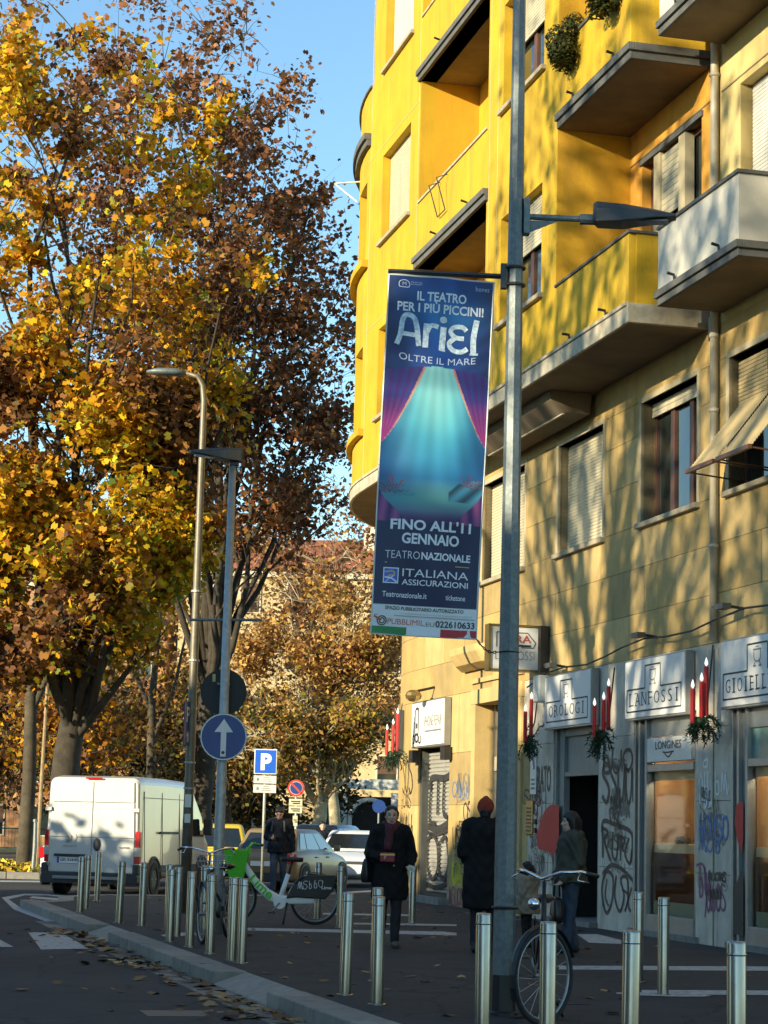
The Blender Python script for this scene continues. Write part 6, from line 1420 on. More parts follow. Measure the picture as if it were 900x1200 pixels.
u_, z_ = F(712, 4, FR + 0.12); shrub('trailing_plant', 'smaller green plant on the upper yellow balcony at the picture top', W(u_, FR + 0.14, z_), (0.32, 0.35, 0.25), 1800, 62, GRN, 0.055)
u_, z_ = F(409, 118, FR - 0.4); shrub('roof_plant', 'wispy plant on the roof terrace of the rounded corner', W(12.9, FR - 0.5, 16.95), (0.4, 0.4, 0.5), 350, 63, GRN, 0.07)

# ------------------------------------------------------------------ vehicles (local: x across, +y towards the nose, z up)
def wheel(t, x, y, r, w, side, hub='rim', spokes=5):
    """wheel with axis along x, outer face towards side"""
    mb = MB(); prof = [(r * 0.62, -w / 2), (r * 0.93, -w / 2), (r, -w * 0.36), (r, w * 0.36), (r * 0.93, w / 2), (r * 0.62, w / 2)]
    mb.lathe(prof, 24, (x, y, r), 'X', cap=False); wh = mb.build('wheel', 'rubber', t, smooth=False)
    mb = MB(); s = side
    mb.lathe([(r * 0.64, s * w * 0.40), (r * 0.60, s * w * 0.44), (r * 0.56, s * w * 0.28), (r * 0.2, s * w * 0.30), (0.0, s * w * 0.36)], 24, (x, y, r), 'X', cap=False)
    for k in range(spokes):
        a = 2 * math.pi * k / spokes; c = Vector((x + s * w * 0.36, y + math.cos(a) * r * 0.37, r + math.sin(a) * r * 0.37))
        mb.box(c, (w * 0.12, r * 0.5, r * 0.12), M=Matrix.Rotation(a, 3, 'X'))
    mb.build('rim', hub, wh)
    return wh
def superring(x0, x1, y, z0, z1, k=0.12, n=5):
    """rounded rectangle in the xz plane at y"""
    r = k; out = []
    for cx, cz, a0 in ((x1 - r, z0 + r, -90), (x1 - r, z1 - r, 0), (x0 + r, z1 - r, 90), (x0 + r, z0 + r, 180)):
        for i in range(n): a = R(a0 + 90 * i / (n - 1)); out.append((cx + r * math.cos(a), y, cz + r * math.sin(a)))
    return out
# --- delivery van
vr = at(163, 1048, 42.6); TH = R(12)
van_right_rear = np.array([-4.74, 42.5]); hd = np.array([math.sin(TH), math.cos(TH)]); rg_ = np.array([math.cos(TH), -math.sin(TH)])
vc = van_right_rear - rg_ * 1.0
van = thing('delivery_van', 'white high-roof delivery van seen from behind', 'van', (vc[0], vc[1], 0.0), -TH)
HV = 2.40; mb = MB(); rings = []
for y, hw, zb, zt, k in ((0.0, 0.97, 0.45, HV - 0.10, 0.10), (0.05, 1.0, 0.40, HV - 0.04, 0.14), (0.35, 1.01, 0.36, HV, 0.16), (2.0, 1.02, 0.34, HV, 0.16), (3.3, 1.02, 0.34, HV - 0.02, 0.17), (3.75, 1.01, 0.34, HV - 0.14, 0.2), (4.35, 0.98, 0.34, 1.75, 0.2), (4.62, 0.97, 0.34, 1.38, 0.18), (5.05, 0.93, 0.34, 1.18, 0.2), (5.3, 0.82, 0.38, 0.98, 0.2)):
    r_ = superring(-hw, hw, y, zb, zt, k)
    r_ = [(px_ * (1 - 0.055 * max(0, (pz_ - 1.1) / 1.3)), py_, pz_) for px_, py_, pz_ in r_]
    rings.append(r_)
mb.loft(rings); body = mb.build('body', 'vanwhite', van, smooth=False, bevel=0.015)
# rear doors: two panels with a gap, standing proud of the body
def xs(x, z): return x * (1 - 0.055 * max(0, (z - 1.1) / 1.3))
for s, x0, x1 in ((-1, -0.90, -0.008), (1, 0.008, 0.90)):
    mb = MB()
    for za, zb in ((0.47, 1.155), (1.165, 1.86), (1.87, 2.28)):
        mb.prism([(xs(x0, za), -0.035, za), (xs(x1, za), -0.035, za), (xs(x1, zb), -0.03, zb), (xs(x0, zb), -0.03, zb)], (0, 0.05, 0))
    d_ = mb.build('rear_door', 'vanwhite', van, bevel=0.008)
    mb = MB(); mb.box((s * 0.93, -0.05, 1.72), (0.13, 0.07, 0.07)); mb.box((s * 0.93, -0.05, 0.62), (0.13, 0.06, 0.06)); mb.build('hinge', 'galvlight', d_)
MB().ball((0.12, -0.05, 1.02), (0.075, 0.035, 0.13), 12, 8).build('door_handle', 'plastic', van, smooth=True)
MB().box((-0.44, -0.06, 0.80), (0.66, 0.05, 0.05)).build('plate_lamp_bar', 'plastic', van, bevel=0.008)
pl_ = MB().box((-0.44, -0.048, 0.70), (0.54, 0.012, 0.12)).build('number_plate', 'plate', van, bevel=0.004)
MB().box((-0.685, -0.056, 0.70), (0.045, 0.006, 0.115)).build('plate_band', 'euro', pl_); MB().box((-0.195, -0.056, 0.70), (0.045, 0.006, 0.115)).build('plate_band', 'euro', pl_)
vs, fs = fit_text('GK 516WJ', -0.64, -0.24, 0.66, 0.74, 0.02); MB().add([(p[0], -0.060, p[1]) for p in vs], fs).build('plate_characters', 'ink', pl_, fix=False)
for s in (-1, 1):
    mb = MB(); mb.prism([(s * 0.90, -0.02, 0.66), (s * 1.012, 0.0, 0.66), (s * 1.012, 0.0, 1.30), (s * 0.92, -0.02, 1.30)], (0, 0.13, 0)); tl = mb.build('tail_light', 'tail', van, bevel=0.012)
    mb = MB(); mb.prism([(s * 0.902, -0.028, 0.80), (s * 1.016, -0.006, 0.80), (s * 1.016, -0.006, 0.98), (s * 0.908, -0.028, 0.98)], (0, 0.1, 0)); mb.build('clear_lens', 'tailclear', tl, bevel=0.005)
MB().box((0, -0.035, HV - 0.055), (0.34, 0.05, 0.035)).build('high_stop_lamp', 'tail', van, bevel=0.006)
mb = MB(); mb.loft([superring(-1.02, 1.02, y, 0.24, 0.46, 0.06, 3) for y in (-0.12, 0.2)]); mb.build('rear_bumper', 'plastic', van, bevel=0.01)
for s in (-1, 1): MB().box((s * 0.965, -0.02, 0.54), (0.13, 0.16, 0.20)).build('bumper_corner', 'plastic', van, bevel=0.02)
MB().box((0, -0.14, 0.36), (1.5, 0.06, 0.06)).build('bumper_step', 'alu', van, bevel=0.006)
for s in (-1, 1):
    for y in (0.95, 4.35):
        wheel(van, s * 0.935, y, 0.345, 0.22, s, 'aludark', 6)
        mb = MB(); a_ = np.linspace(0, math.pi, 14); mb.tube([(s * 1.005, y + 0.43 * math.cos(a), 0.34 + 0.43 * math.sin(a)) for a in a_], 0.045, 6); mb.build('wheel_arch', 'plastic', van)
        mb = MB(); mb.lathe([(0.42, -0.02), (0.42, 0.02)], 24, (s * 1.004, y, 0.345), 'X'); mb.build('wheel_well', 'plastic', van)
MB().box((1.03, 1.85, 1.28), (0.03, 1.25, 0.05)).build('sliding_door_rail', 'plastic', van, bevel=0.006)
MB().box((1.025, 2.55, 0.55), (0.03, 2.6, 0.14)).build('side_rub_strip', 'plastic', van, bevel=0.006)
MB().box((-1.025, 2.55, 0.55), (0.03, 2.6, 0.14)).build('side_rub_strip', 'plastic', van, bevel=0.006)
mb = MB()
for y in (0.28, 1.45, 2.65, 3.55): mb.box((xs(1.018, 1.4), y, 1.33), (0.012, 0.012, 1.55), M=Matrix.Rotation(-0.042, 3, 'Y'))
mb.box((xs(1.0, 2.0) + 0.017, 1.9, 1.98), (0.012, 3.3, 0.012)); mb.build('panel_seam', 'plastic', van)
for y in (3.35, 3.0): MB().ball((1.03, y, 0.98), (0.03, 0.05, 0.10), 8, 6).build('side_handle', 'plastic', van)
for s in (-1, 1):
    mb = MB(); mb.prism([(s * 1.002, 3.62, 1.22), (s * 1.0, 4.42, 1.20), (s * 0.985, 4.25, 1.62), (s * 0.965, 3.82, 1.98), (s * 0.965, 3.62, 1.98)], (s * 0.02, 0, 0)); mb.build('side_window', 'carglass', van)
    MB().box((s * 1.16, 4.25, 1.42), (0.20, 0.12, 0.36)).build('wing_mirror', 'plastic', van, bevel=0.03)
mb = MB(); mb.quad((-0.82, 3.80, 2.20), (0.82, 3.80, 2.20), (0.90, 4.58, 1.44), (-0.90, 4.58, 1.44)); ws = mb.build('windscreen', 'carglass', van)
# emblem: small rearing shape and maker lettering on the left door
em = [(-0.46, 1.06), (-0.42, 1.12), (-0.44, 1.20), (-0.50, 1.24), (-0.52, 1.18), (-0.47, 1.16), (-0.52, 1.10), (-0.54, 1.04)]
mb = MB(); mb.add([(x, -0.052, z) for x, z in em], [tuple(range(len(em)))]); mb.add([(x + 0.11, -0.052, z + 0.02) for x, z in em[:5]], [tuple(range(5))]); mb.build('emblem', 'alu', van, fix=False)
vs, fs = fit_text('PEUGEOT', -0.60, -0.30, 0.965, 1.0, 0.01); MB().add([(p[0], -0.052, p[1]) for p in vs], fs).build('lettering', 'alu', van, fix=False)
vs, fs = fit_text('BOXER', 0.60, 0.82, 0.955, 0.99, 0.02); MB().add([(p[0], -0.052, p[1]) for p in vs], fs).build('lettering', 'ink', van, fix=False)

# --- passenger cars
def car(name, label, loc, rz, paint, L=3.95, w=0.84, h=1.42, tails='tail', belt=0.93):
    t = thing(name, label, 'car', loc, rz); mb = MB(); rings = []
    for f, hw, zb, zt, k in ((0.0, 0.80, 0.34, 0.78, 0.10), (0.02, 0.90, 0.24, 0.90, 0.12), (0.08, 0.97, 0.20, belt, 0.13), (0.30, 1.0, 0.19, belt + 0.02, 0.13), (0.60, 1.0, 0.19, belt - 0.01, 0.13), (0.74, 0.99, 0.19, belt - 0.05, 0.14), (0.90, 0.95, 0.20, belt - 0.15, 0.14), (0.97, 0.86, 0.24, 0.66, 0.13), (1.0, 0.74, 0.32, 0.56, 0.10)):
        rings.append(superring(-w * hw, w * hw, f * L, zb, zt, k, 4))
    mb.loft(rings); mb.build('body', paint, t, bevel=0.03, smooth=True)
    # greenhouse
    def gh(z): 
        f = (z - belt + 0.04) / (h - belt + 0.04); return (0.06 + 0.11 * f) * L, (0.76 - 0.24 * f) * L, w * (0.90 - 0.17 * f)
    mb = MB(); rings = []
    for z in (belt - 0.04, belt + 0.2, h - 0.07, h - 0.015, h):
        y0, y1, hw = gh(z)
        if z == h: y0 += 0.15; y1 -= 0.15; hw -= 0.10
        if z == h - 0.015: y0 += 0.04; y1 -= 0.04; hw -= 0.03
        r = 0.10; ring = []
        for cx, cy, a0 in ((hw - r, y0 + r, -90), (hw - r, y1 - r, 0), (-hw + r, y1 - r, 90), (-hw + r, y0 + r, 180)):
            for i in range(4): a = R(a0 + 30 * i); ring.append((cx + r * math.cos(a), cy + r * math.sin(a), z))
        rings.append(ring)
    mb.loft(rings); mb.build('cabin', paint, t, smooth=True, bevel=0.01)
    z0, z1 = belt + 0.03, h - 0.10
    for s in (-1, 1):
        ya, yb, ha = gh(z0); yc, yd, hc = gh(z1); e = 0.012
        cuts = [(0.10, 0.26), (0.28, 0.60), (0.62, 0.96)]
        for a, b in cuts:
            q_ = [(s * (ha + e), ya + (yb - ya) * a, z0), (s * (ha + e), ya + (yb - ya) * min(b, 0.90), z0), (s * (hc + e), yc + (yd - yc) * min(b, 0.88), z1), (s * (hc + e), yc + (yd - yc) * a, z1)]
            MB().quad(*q_).build('side_window', 'carglass', t)
        MB().box((s * (w + 0.07), 0.66 * L, belt + 0.06), (0.16, 0.10, 0.13)).build('wing_mirror', paint, t, bevel=0.03)
        for y in (0.18 * L, 0.82 * L):
            wheel(t, s * (w - 0.065), y, 0.30, 0.19, s); MB().lathe([(0.36, -0.02), (0.36, 0.02)], 20, (s * (w - 0.012), y, 0.31), 'X').build('wheel_well', 'plastic', t)
        mb = MB(); mb.prism([(s * w * 0.93, -0.012, 0.62), (s * w * 0.62, -0.012, 0.64), (s * w * 0.66, -0.0, 0.86), (s * w * 0.95, 0.02, 0.88)], (s * 0.01, 0.16, 0)); mb.build('tail_light', tails, t, bevel=0.02)
        mb = MB(); mb.ball((s * w * 0.72, L * 0.965, 0.62), (0.15, 0.09, 0.09), 10, 6); mb.build('headlight', 'tailclear', t, smooth=True)
        for f in (0.36, 0.55): MB().box((s * (w + 0.012), f * L, 0.78), (0.03, 0.16, 0.03)).build('door_handle', paint, t, bevel=0.008)
    ya, yb, ha = gh(z0); yc, yd, hc = gh(z1); e = 0.014
    MB().quad((-ha + 0.12, ya - e, z0), (ha - 0.12, ya - e, z0), (hc - 0.12, yc - e, z1), (-hc + 0.12, yc - e, z1)).build('rear_window', 'carglass', t)
    MB().quad((-ha + 0.08, yb + e, z0), (ha - 0.08, yb + e, z0), (hc - 0.10, yd + e, z1), (-hc + 0.10, yd + e, z1)).build('windscreen', 'carglass', t)
    MB().box((0, -0.01, 0.62), (0.50, 0.02, 0.11)).build('number_plate', 'plate', t); MB().box((0, L * 1.0, 0.42), (0.50, 0.02, 0.11)).build('number_plate', 'plate', t)
    mb = MB(); mb.loft([superring(-w * 0.9, w * 0.9, y, 0.24, 0.42, 0.05, 3) for y in (-0.04, 0.1)]); mb.build('rear_bumper', 'plastic', t)
    MB().box((0, L * 0.992, 0.60), (0.9, 0.04, 0.10)).build('grille', 'plastic', t)
    return t
p = at(345, 1030, 49.0); car('champagne_hatchback', 'champagne hatchback parked behind the rental bike', (-2.62, 48.6, 0.0), R(-19), 'tan', 3.9)
p = at(255, 1020, 49.5); car('yellow_car', 'yellow car between the van and the man with the phone', (-3.75, 50.0, 0.0), R(4), 'caryellow', 3.7, 0.82, 1.50)
p = at(418, 1020, 55.0); car('white_car', 'white car facing the camera left of the walking woman', (-0.35, 57.0, 0.0), R(180 - 6), 'carwhite', 3.9)
car('dark_blue_car', 'dark blue car behind the champagne hatchback', (-2.0, 60.5, 0.0), R(-22), 'carblue', 4.4, 0.86, 1.55)
car('white_estate_car', 'white car half hidden behind the left side of the van', (-6.95, 48.6, 0.0), R(-6), 'carwhite', 4.1, 0.84, 1.48)
car('blue_parked_car', 'blue car parked in the dark at the far left edge', (-19.6, 104.0, 0.0), R(90), 'carblue', 4.2, 0.84, 1.48)

# ------------------------------------------------------------------ bicycles (local: front wheel towards -x, wheels in the xz plane)
def bike_wheel(t, x, r, m='rubber', rimm='alu', turn=0.0, spokes=18, name='wheel', yo=0.0):
    M3 = Matrix.Rotation(turn, 3, 'Z'); c = Vector((x, yo, r + 0.02))
    def P(v): return c + M3 @ Vector(v)
    mb = MB(); mb.tube([P((r * math.cos(a), 0, r * math.sin(a))) for a in np.linspace(0, 2 * math.pi, 33)], 0.020, 6, cap=False); wh = mb.build(name, m, t, smooth=True)
    mb = MB(); mb.tube([P(((r - 0.028) * math.cos(a), 0, (r - 0.028) * math.sin(a))) for a in np.linspace(0, 2 * math.pi, 33)], 0.011, 5, cap=False); mb.build('rim', rimm, wh, smooth=True)
    mb = MB()
    for k in range(spokes):
        a = 2 * math.pi * k / spokes; mb.tube([P((0.02 * math.cos(a + 1.3), 0.02 * (-1) ** k, 0.02 * math.sin(a + 1.3))), P(((r - 0.03) * math.cos(a), 0, (r - 0.03) * math.sin(a)))], 0.0022, 3, cap=False)
    mb.build('spokes', 'galvlight', wh)['kind'] = 'stuff'
    MB().tube([P((0, -0.05, 0)), P((0, 0.05, 0))], 0.022, 8).build('hub', 'alu', wh)
    return wh, P
def fender(t, P, r, a0, a1, m, w=0.03):
    mb = MB(); rings = []
    for a in np.linspace(a0, a1, 14):
        q0 = (r + 0.035); rings.append([P((q0 * math.cos(a), -w, q0 * math.sin(a))), P(((q0 + 0.012) * math.cos(a), 0, (q0 + 0.012) * math.sin(a))), P((q0 * math.cos(a), w, q0 * math.sin(a))), P(((q0 - 0.006) * math.cos(a), 0, (q0 - 0.006) * math.sin(a)))])
    mb.loft(rings); return mb.build('mudguard', m, t)
def tube_part(t, name, pts, r, m, n=8): return MB().tube(pts, r, n).build(name, m, t, smooth=True)
# rental bike, side on, front to the left
pb = G(322, 1083, PZ); lb = thing('rental_bike', 'white and green rental e-bike standing side-on on the pavement', 'bicycle', (pb[0], pb[1], PZ), R(8))
rw = 0.335; wf, Pf = bike_wheel(lb, -0.60, rw, turn=R(14)); wr2, Pr = bike_wheel(lb, 0.56, rw)
fender(lb, Pf, rw, R(10), R(190), 'black'); fender(lb, Pr, rw, R(-15), R(175), 'black')
tube_part(lb, 'fork', [(-0.60, -0.06, rw), (-0.50, -0.06, 0.72), (-0.46, 0, 0.80), (-0.50, 0.06, 0.72), (-0.60, 0.06, rw)], 0.02, 'limegreen')
tube_part(lb, 'head_tube', [(-0.475, 0, 0.70), (-0.40, 0, 1.06)], 0.035, 'limegreen')
mb = MB(); mb.loft([[(x + dx, y, z + dz) for dx, y, dz in ((-0.0, -s, -s * 1.3), (0.0, s, -s * 1.3), (0.02, s, s * 1.3), (0.02, -s, s * 1.3))] for x, z, s in ((-0.46, 0.80, 0.05), (-0.30, 0.57, 0.058), (-0.12, 0.41, 0.058), (0.02, 0.345, 0.05), (0.25, 0.335, 0.042), (0.48, 0.335, 0.034), (0.56, 0.335, 0.03))]); mb.build('frame', 'bikewhite', lb, bevel=0.02, smooth=True)
tube_part(lb, 'seat_tube', [(0.06, 0, 0.34), (0.17, 0, 0.70)], 0.034, 'bikewhite'); tube_part(lb, 'seat_post', [(0.17, 0, 0.68), (0.225, 0, 0.90)], 0.018, 'black')
mb = MB(); mb.loft([[(x, y * w_, 0.90 + z) for y, z in ((-1, 0.01), (-0.5, -0.03), (0.5, -0.03), (1, 0.01), (0.6, 0.035), (-0.6, 0.035))] for x, w_ in ((0.06, 0.02), (0.14, 0.04), (0.26, 0.085), (0.35, 0.09), (0.37, 0.06))]); mb.build('saddle', 'black', lb, smooth=True)
mb = MB(); mb.prism([(0.14, -0.075, 0.36), (0.28, -0.075, 0.38), (0.70, -0.075, 0.36), (0.82, -0.075, 0.50), (0.84, -0.075, 0.70), (0.46, -0.075, 0.69), (0.22, -0.075, 0.52)], (0, 0.15, 0)); sg = mb.build('rear_skirt', 'black', lb, bevel=0.015)
V = []; Fc = []
for pts_, w_ in scribble(0.30, 0.0, 0.66, 0.11, 5, 0.007, 77):
    vs, fs = ribbon([(x, 0.62 - y + 0.12 * (x - 0.5)) for x, y in pts_], w_); o_ = len(V); V += [tuple(v_) for v_ in vs]; Fc += [tuple(i + o_ for i in f) for f in fs]
MB().add([(x, -0.079, z) for x, z in V], Fc).build('chalk_tag', 'graffwhite', sg, fix=False)
vs, fs = fit_text('Lime', 0.64, 0.78, 0.50, 0.545, 0.02); MB().add([(a, -0.079, b) for a, b in vs], fs).build('lettering', 'graffwhite', sg, fix=False)
vs, fs = fit_text('Lime', 0.0, 0.40, 0.0, 0.13, 0.03); ca_, sa_ = math.cos(R(-41)), math.sin(R(-41)); MB().add([(-0.40 + a * ca_ - b * sa_, -0.066, 0.60 + a * sa_ + b * ca_) for a, b in vs], fs).build('lettering', 'limegreen', lb, fix=False)
mb = MB(); mb.loft([[(x0 + s * a, b * wy, z) for a, b in ((-1, -1), (1, -1), (1, 1), (-1, 1))] for x0, s, wy, z in ((-0.57, 0.10, 0.13, 0.62), (-0.60, 0.17, 0.20, 1.02))], cap=False); bk = mb.build('basket', 'limegreen', lb); sm = bk.modifiers.new('s', 'SOLIDIFY'); sm.thickness = 0.012
MB().box((-0.57, 0, 0.625), (0.2, 0.26, 0.012)).build('basket_floor', 'limegreen', bk)
tube_part(lb, 'handlebar', [(-0.26, -0.33, 1.10), (-0.34, -0.22, 1.12), (-0.40, 0, 1.06), (-0.34, 0.22, 1.12), (-0.26, 0.33, 1.10)], 0.016, 'limegreen')
for s in (-1, 1): tube_part(lb, 'grip', [(-0.24, s * 0.35, 1.095), (-0.32, s * 0.24, 1.115)], 0.02, 'black')
mb = MB(); mb.lathe([(0.085, -0.01), (0.085, 0.01)], 18, (0.05, -0.07, 0.30), 'Y'); mb.build('chainring_cover', 'bikewhite', lb)
tube_part(lb, 'crank', [(0.05, -0.09, 0.30), (-0.06, -0.10, 0.17)], 0.012, 'alu'); MB().box((-0.07, -0.15, 0.165), (0.10, 0.08, 0.022)).build('pedal', 'black', lb)
tube_part(lb, 'crank', [(0.05, 0.09, 0.30), (0.16, 0.10, 0.43)], 0.012, 'alu'); MB().box((0.17, 0.15, 0.435), (0.10, 0.08, 0.022)).build('pedal', 'black', lb)
tube_part(lb, 'kickstand', [(0.16, -0.06, 0.30), (0.10, -0.16, 0.005)], 0.014, 'black')
# a city bike seen end-on next to the arrow sign post
def city_bike(name, label, loc, rz, turn=0.0, frame='black', bars='chrome', basket=True, rack=True):
    t = thing(name, label, 'bicycle', loc, rz); r = 0.33
    wf, Pf = bike_wheel(t, -0.56, r, turn=turn); wr_, Pr = bike_wheel(t, 0.50, r)
    fender(t, Pf, r, R(20), R(205), frame, 0.026); fender(t, Pr, r, R(-20), R(170), frame, 0.026)
    M3 = Matrix.Rotation(turn, 3, 'Z'); hc = Vector((-0.42, 0, 0))
    def S(v): v = Vector(v); return Vector((-0.56, 0, 0)) + M3 @ (v - Vector((-0.56, 0, 0)))
    for s in (-1, 1): tube_part(t, 'fork', [S((-0.56, s * 0.05, r + 0.02)), S((-0.50, s * 0.045, 0.62)), S((-0.46, s * 0.02, 0.72))], 0.011, frame)
    tube_part(t, 'head_tube', [(-0.46, 0, 0.68), (-0.40, 0, 0.88)], 0.02, frame)
    tube_part(t, 'down_tube', [(-0.45, 0, 0.72), (-0.2, 0, 0.42), (0.02, 0, 0.29)], 0.017, frame); tube_part(t, 'top_tube', [(-0.42, 0, 0.82), (-0.15, 0, 0.60), (0.06, 0, 0.48)], 0.016, frame)
    tube_part(t, 'seat_tube', [(0.02, 0, 0.29), (0.16, 0, 0.74)], 0.016, frame)
    for s in (-1, 1):
        tube_part(t, 'chain_stay', [(0.02, s * 0.02, 0.29), (0.50, s * 0.05, r + 0.02)], 0.009, frame); tube_part(t, 'seat_stay', [(0.14, s * 0.02, 0.66), (0.50, s * 0.05, r + 0.02)], 0.008, frame)
    tube_part(t, 'seat_post', [(0.16, 0, 0.72), (0.19, 0, 0.86)], 0.013, 'chrome')
    mb = MB(); mb.loft([[(x, y * w_, 0.88 + z) for y, z in ((-1, 0.0), (-0.5, -0.035), (0.5, -0.035), (1, 0.0), (0.6, 0.03), (-0.6, 0.03))] for x, w_ in ((0.04, 0.02), (0.12, 0.04), (0.24, 0.09), (0.32, 0.10), (0.345, 0.06))]); mb.build('saddle', 'black', t, smooth=True)
    tube_part(t, 'stem', [(-0.40, 0, 0.86), (-0.375, 0, 1.02), (-0.43, 0, 1.04)], 0.014, 'chrome')
    B = lambda v: Vector((-0.40, 0, 0)) + M3 @ Vector((v[0], v[1], v[2]))
    tube_part(t, 'handlebar', [B((0.20, -0.32, 1.07)), B((0.06, -0.29, 1.10)), B((-0.01, -0.16, 1.09)), B((-0.03, 0, 1.04)), B((-0.01, 0.16, 1.09)), B((0.06, 0.29, 1.10)), B((0.20, 0.32, 1.07))], 0.012, bars)
    for s in (-1, 1):
        tube_part(t, 'grip', [B((0.22, s * 0.325, 1.068)), B((0.10, s * 0.305, 1.088))], 0.017, 'black'); tube_part(t, 'brake_lever', [B((0.06, s * 0.28, 1.085)), B((0.0, s * 0.30, 1.04)), B((0.10, s * 0.33, 1.02))], 0.006, bars)
    mb = MB(); mb.lathe([(0.075, -0.006), (0.075, 0.006)], 18, (0.02, -0.05, 0.29), 'Y'); mb.build('chainring', 'aludark', t)
    for a, s in ((R(-70), -1), (R(110), 1)):
        e = (0.02 + 0.17 * math.cos(a), s * 0.08, 0.29 + 0.17 * math.sin(a)); tube_part(t, 'crank', [(0.02, s * 0.06, 0.29), e], 0.009, 'alu'); MB().box((e[0], s * 0.13, e[2]), (0.09, 0.08, 0.02)).build('pedal', 'black', t)
    tube_part(t, 'kickstand', [(0.12, -0.04, 0.28), (0.16, -0.16, 0.008)], 0.01, frame)
    if rack:
        for s in (-1, 1): tube_part(t, 'rear_rack', [(0.16, s * 0.05, 0.70), (0.30, s * 0.06, 0.735), (0.66, s * 0.06, 0.735), (0.50, s * 0.06, r + 0.02)], 0.007, frame)
    MB().box((0.80, 0, 0.56), (0.03, 0.06, 0.05)).build('rear_reflector', 'tail', t)
    MB().ball(B((-0.12, 0, 0.86)), 0.045, 10, 7).build('headlamp', 'chrome', t, smooth=True)
    if basket:
        mb = MB()
        for z_, sx, sy in ((0.92, 0.10, 0.14), (0.99, 0.12, 0.165), (1.06, 0.14, 0.19)): mb.tube([B((-0.22 + a * sx, b * sy, z_ - 0.04)) for a, b in ((-1, -1), (1, -1), (1, 1), (-1, 1), (-1, -1))], 0.004, 4)
        for k in range(9):
            b = -1 + k / 4
            for a in (-1, 1): mb.tube([B((-0.22 + a * 0.10, b * 0.14, 0.88)), B((-0.22 + a * 0.14, b * 0.19, 1.02))], 0.003, 3)
        mb.build('basket', 'galvlight', t)
    return t
pb = G(262, 1108, PZ); city_bike('city_bike', 'old city bike with chrome handlebar seen end-on by the arrow sign post', (pb[0] - 0.12, pb[1] + 0.6, PZ), R(76), R(30), 'aludark')
city_bike('black_bicycle', 'black bicycle with turned front wheel leaning by the banner lamp post', (1.27, 15.95, PZ), R(86), R(-38), 'black', 'chrome', basket=False)

# ------------------------------------------------------------------ people
def capsule(mb, a, b, ra, rb, n=12, sq=1.0):
    a, b = Vector(a), Vector(b); d = b - a; L = max(d.length, 1e-4); d = d / L
    pts = []; rad = []
    for k in range(4): f = math.sin(math.pi / 2 * k / 4); pts.append(a - d * ra * math.cos(math.pi / 2 * k / 4)); rad.append(max(ra * f, 0.001))
    for k in range(5): f = k / 4; pts.append(a + d * L * f); rad.append(ra + (rb - ra) * f)
    for k in range(1, 5): f = math.cos(math.pi / 2 * k / 4); pts.append(b + d * rb * math.sin(math.pi / 2 * k / 4)); rad.append(max(rb * f, 0.001))
    mb.tube(pts, rad, n)
def remesh(mb, name, m, parent, vox, wrinkle=0.0, seed=0, smooth_it=2):
    me = bpy.data.meshes.new(name); me.from_pydata(mb.v, [], mb.f)
    bm = bmesh.new(); bm.from_mesh(me); bmesh.ops.recalc_face_normals(bm, faces=bm.faces); bm.to_mesh(me); bm.free()
    ob = bpy.data.objects.new('tmp', me); COL.objects.link(ob)
    md = ob.modifiers.new('r', 'REMESH'); md.mode = 'VOXEL'; md.voxel_size = vox
    sm = ob.modifiers.new('s', 'SMOOTH'); sm.iterations = smooth_it; sm.factor = 0.5
    bpy.context.view_layer.update(); dg = bpy.context.evaluated_depsgraph_get()
    out = bpy.data.meshes.new_from_object(ob.evaluated_get(dg)); bpy.data.objects.remove(ob)
    n = len(out.vertices); co = np.empty(n * 3, np.float32); out.vertices.foreach_get('co', co); co = co.reshape(-1, 3)
    if wrinkle > 0:
        nr = np.empty(n * 3, np.float32); out.vertices.foreach_get('normal', nr); nr = nr.reshape(-1, 3)
        w = np.sin(co[:, 2] * 38 + 5 * np.sin(co[:, 0] * 14 + seed) + 4 * np.sin(co[:, 1] * 11)) * 0.6 + np.sin(co[:, 0] * 47 + co[:, 2] * 21 + seed) * 0.4
        co = co + nr * (w * wrinkle)[:, None]; out.vertices.foreach_set('co', co.ravel())
    out.name = name; out.materials.clear(); out.materials.append(MT[m]); out.polygons.foreach_set('use_smooth', [True] * len(out.polygons))
    o = bpy.data.objects.new(name, out); COL.objects.link(o); o.parent = parent
    return o
def hand(mb, w, d, side, curl=0.35):
    """palm and five bent fingers leaving the wrist w along d"""
    d = Vector(d).normalized(); sd = d.cross(Vector((0, 1, 0)))
    sd = sd.normalized() if sd.length > 0.2 else Vector((1, 0, 0)); nm = sd.cross(d)
    w = Vector(w); capsule(mb, w, w + d * 0.035, 0.026, 0.03)
    for k, (o, ln) in enumerate(((-0.027, 0.068), (-0.009, 0.078), (0.009, 0.074), (0.027, 0.058))):
        b = w + d * 0.055 + sd * o; capsule(mb, w + d * 0.03 + sd * o * 0.9, b, 0.014, 0.012, 8)
        m_ = b + (d + nm * -curl).normalized() * ln * 0.55; e = m_ + (d * 0.5 - nm * (0.4 + curl)).normalized() * ln * 0.45
        capsule(mb, b, m_, 0.0105, 0.0095, 8); capsule(mb, m_, e, 0.0095, 0.0085, 8)
    tb = w + d * 0.015 + sd * (0.03 * side); te = tb + (d + sd * 0.8 * side - nm * 0.3).normalized() * 0.05; capsule(mb, tb, te, 0.013, 0.010, 8); capsule(mb, te, te + d * 0.022, 0.010, 0.009, 8)
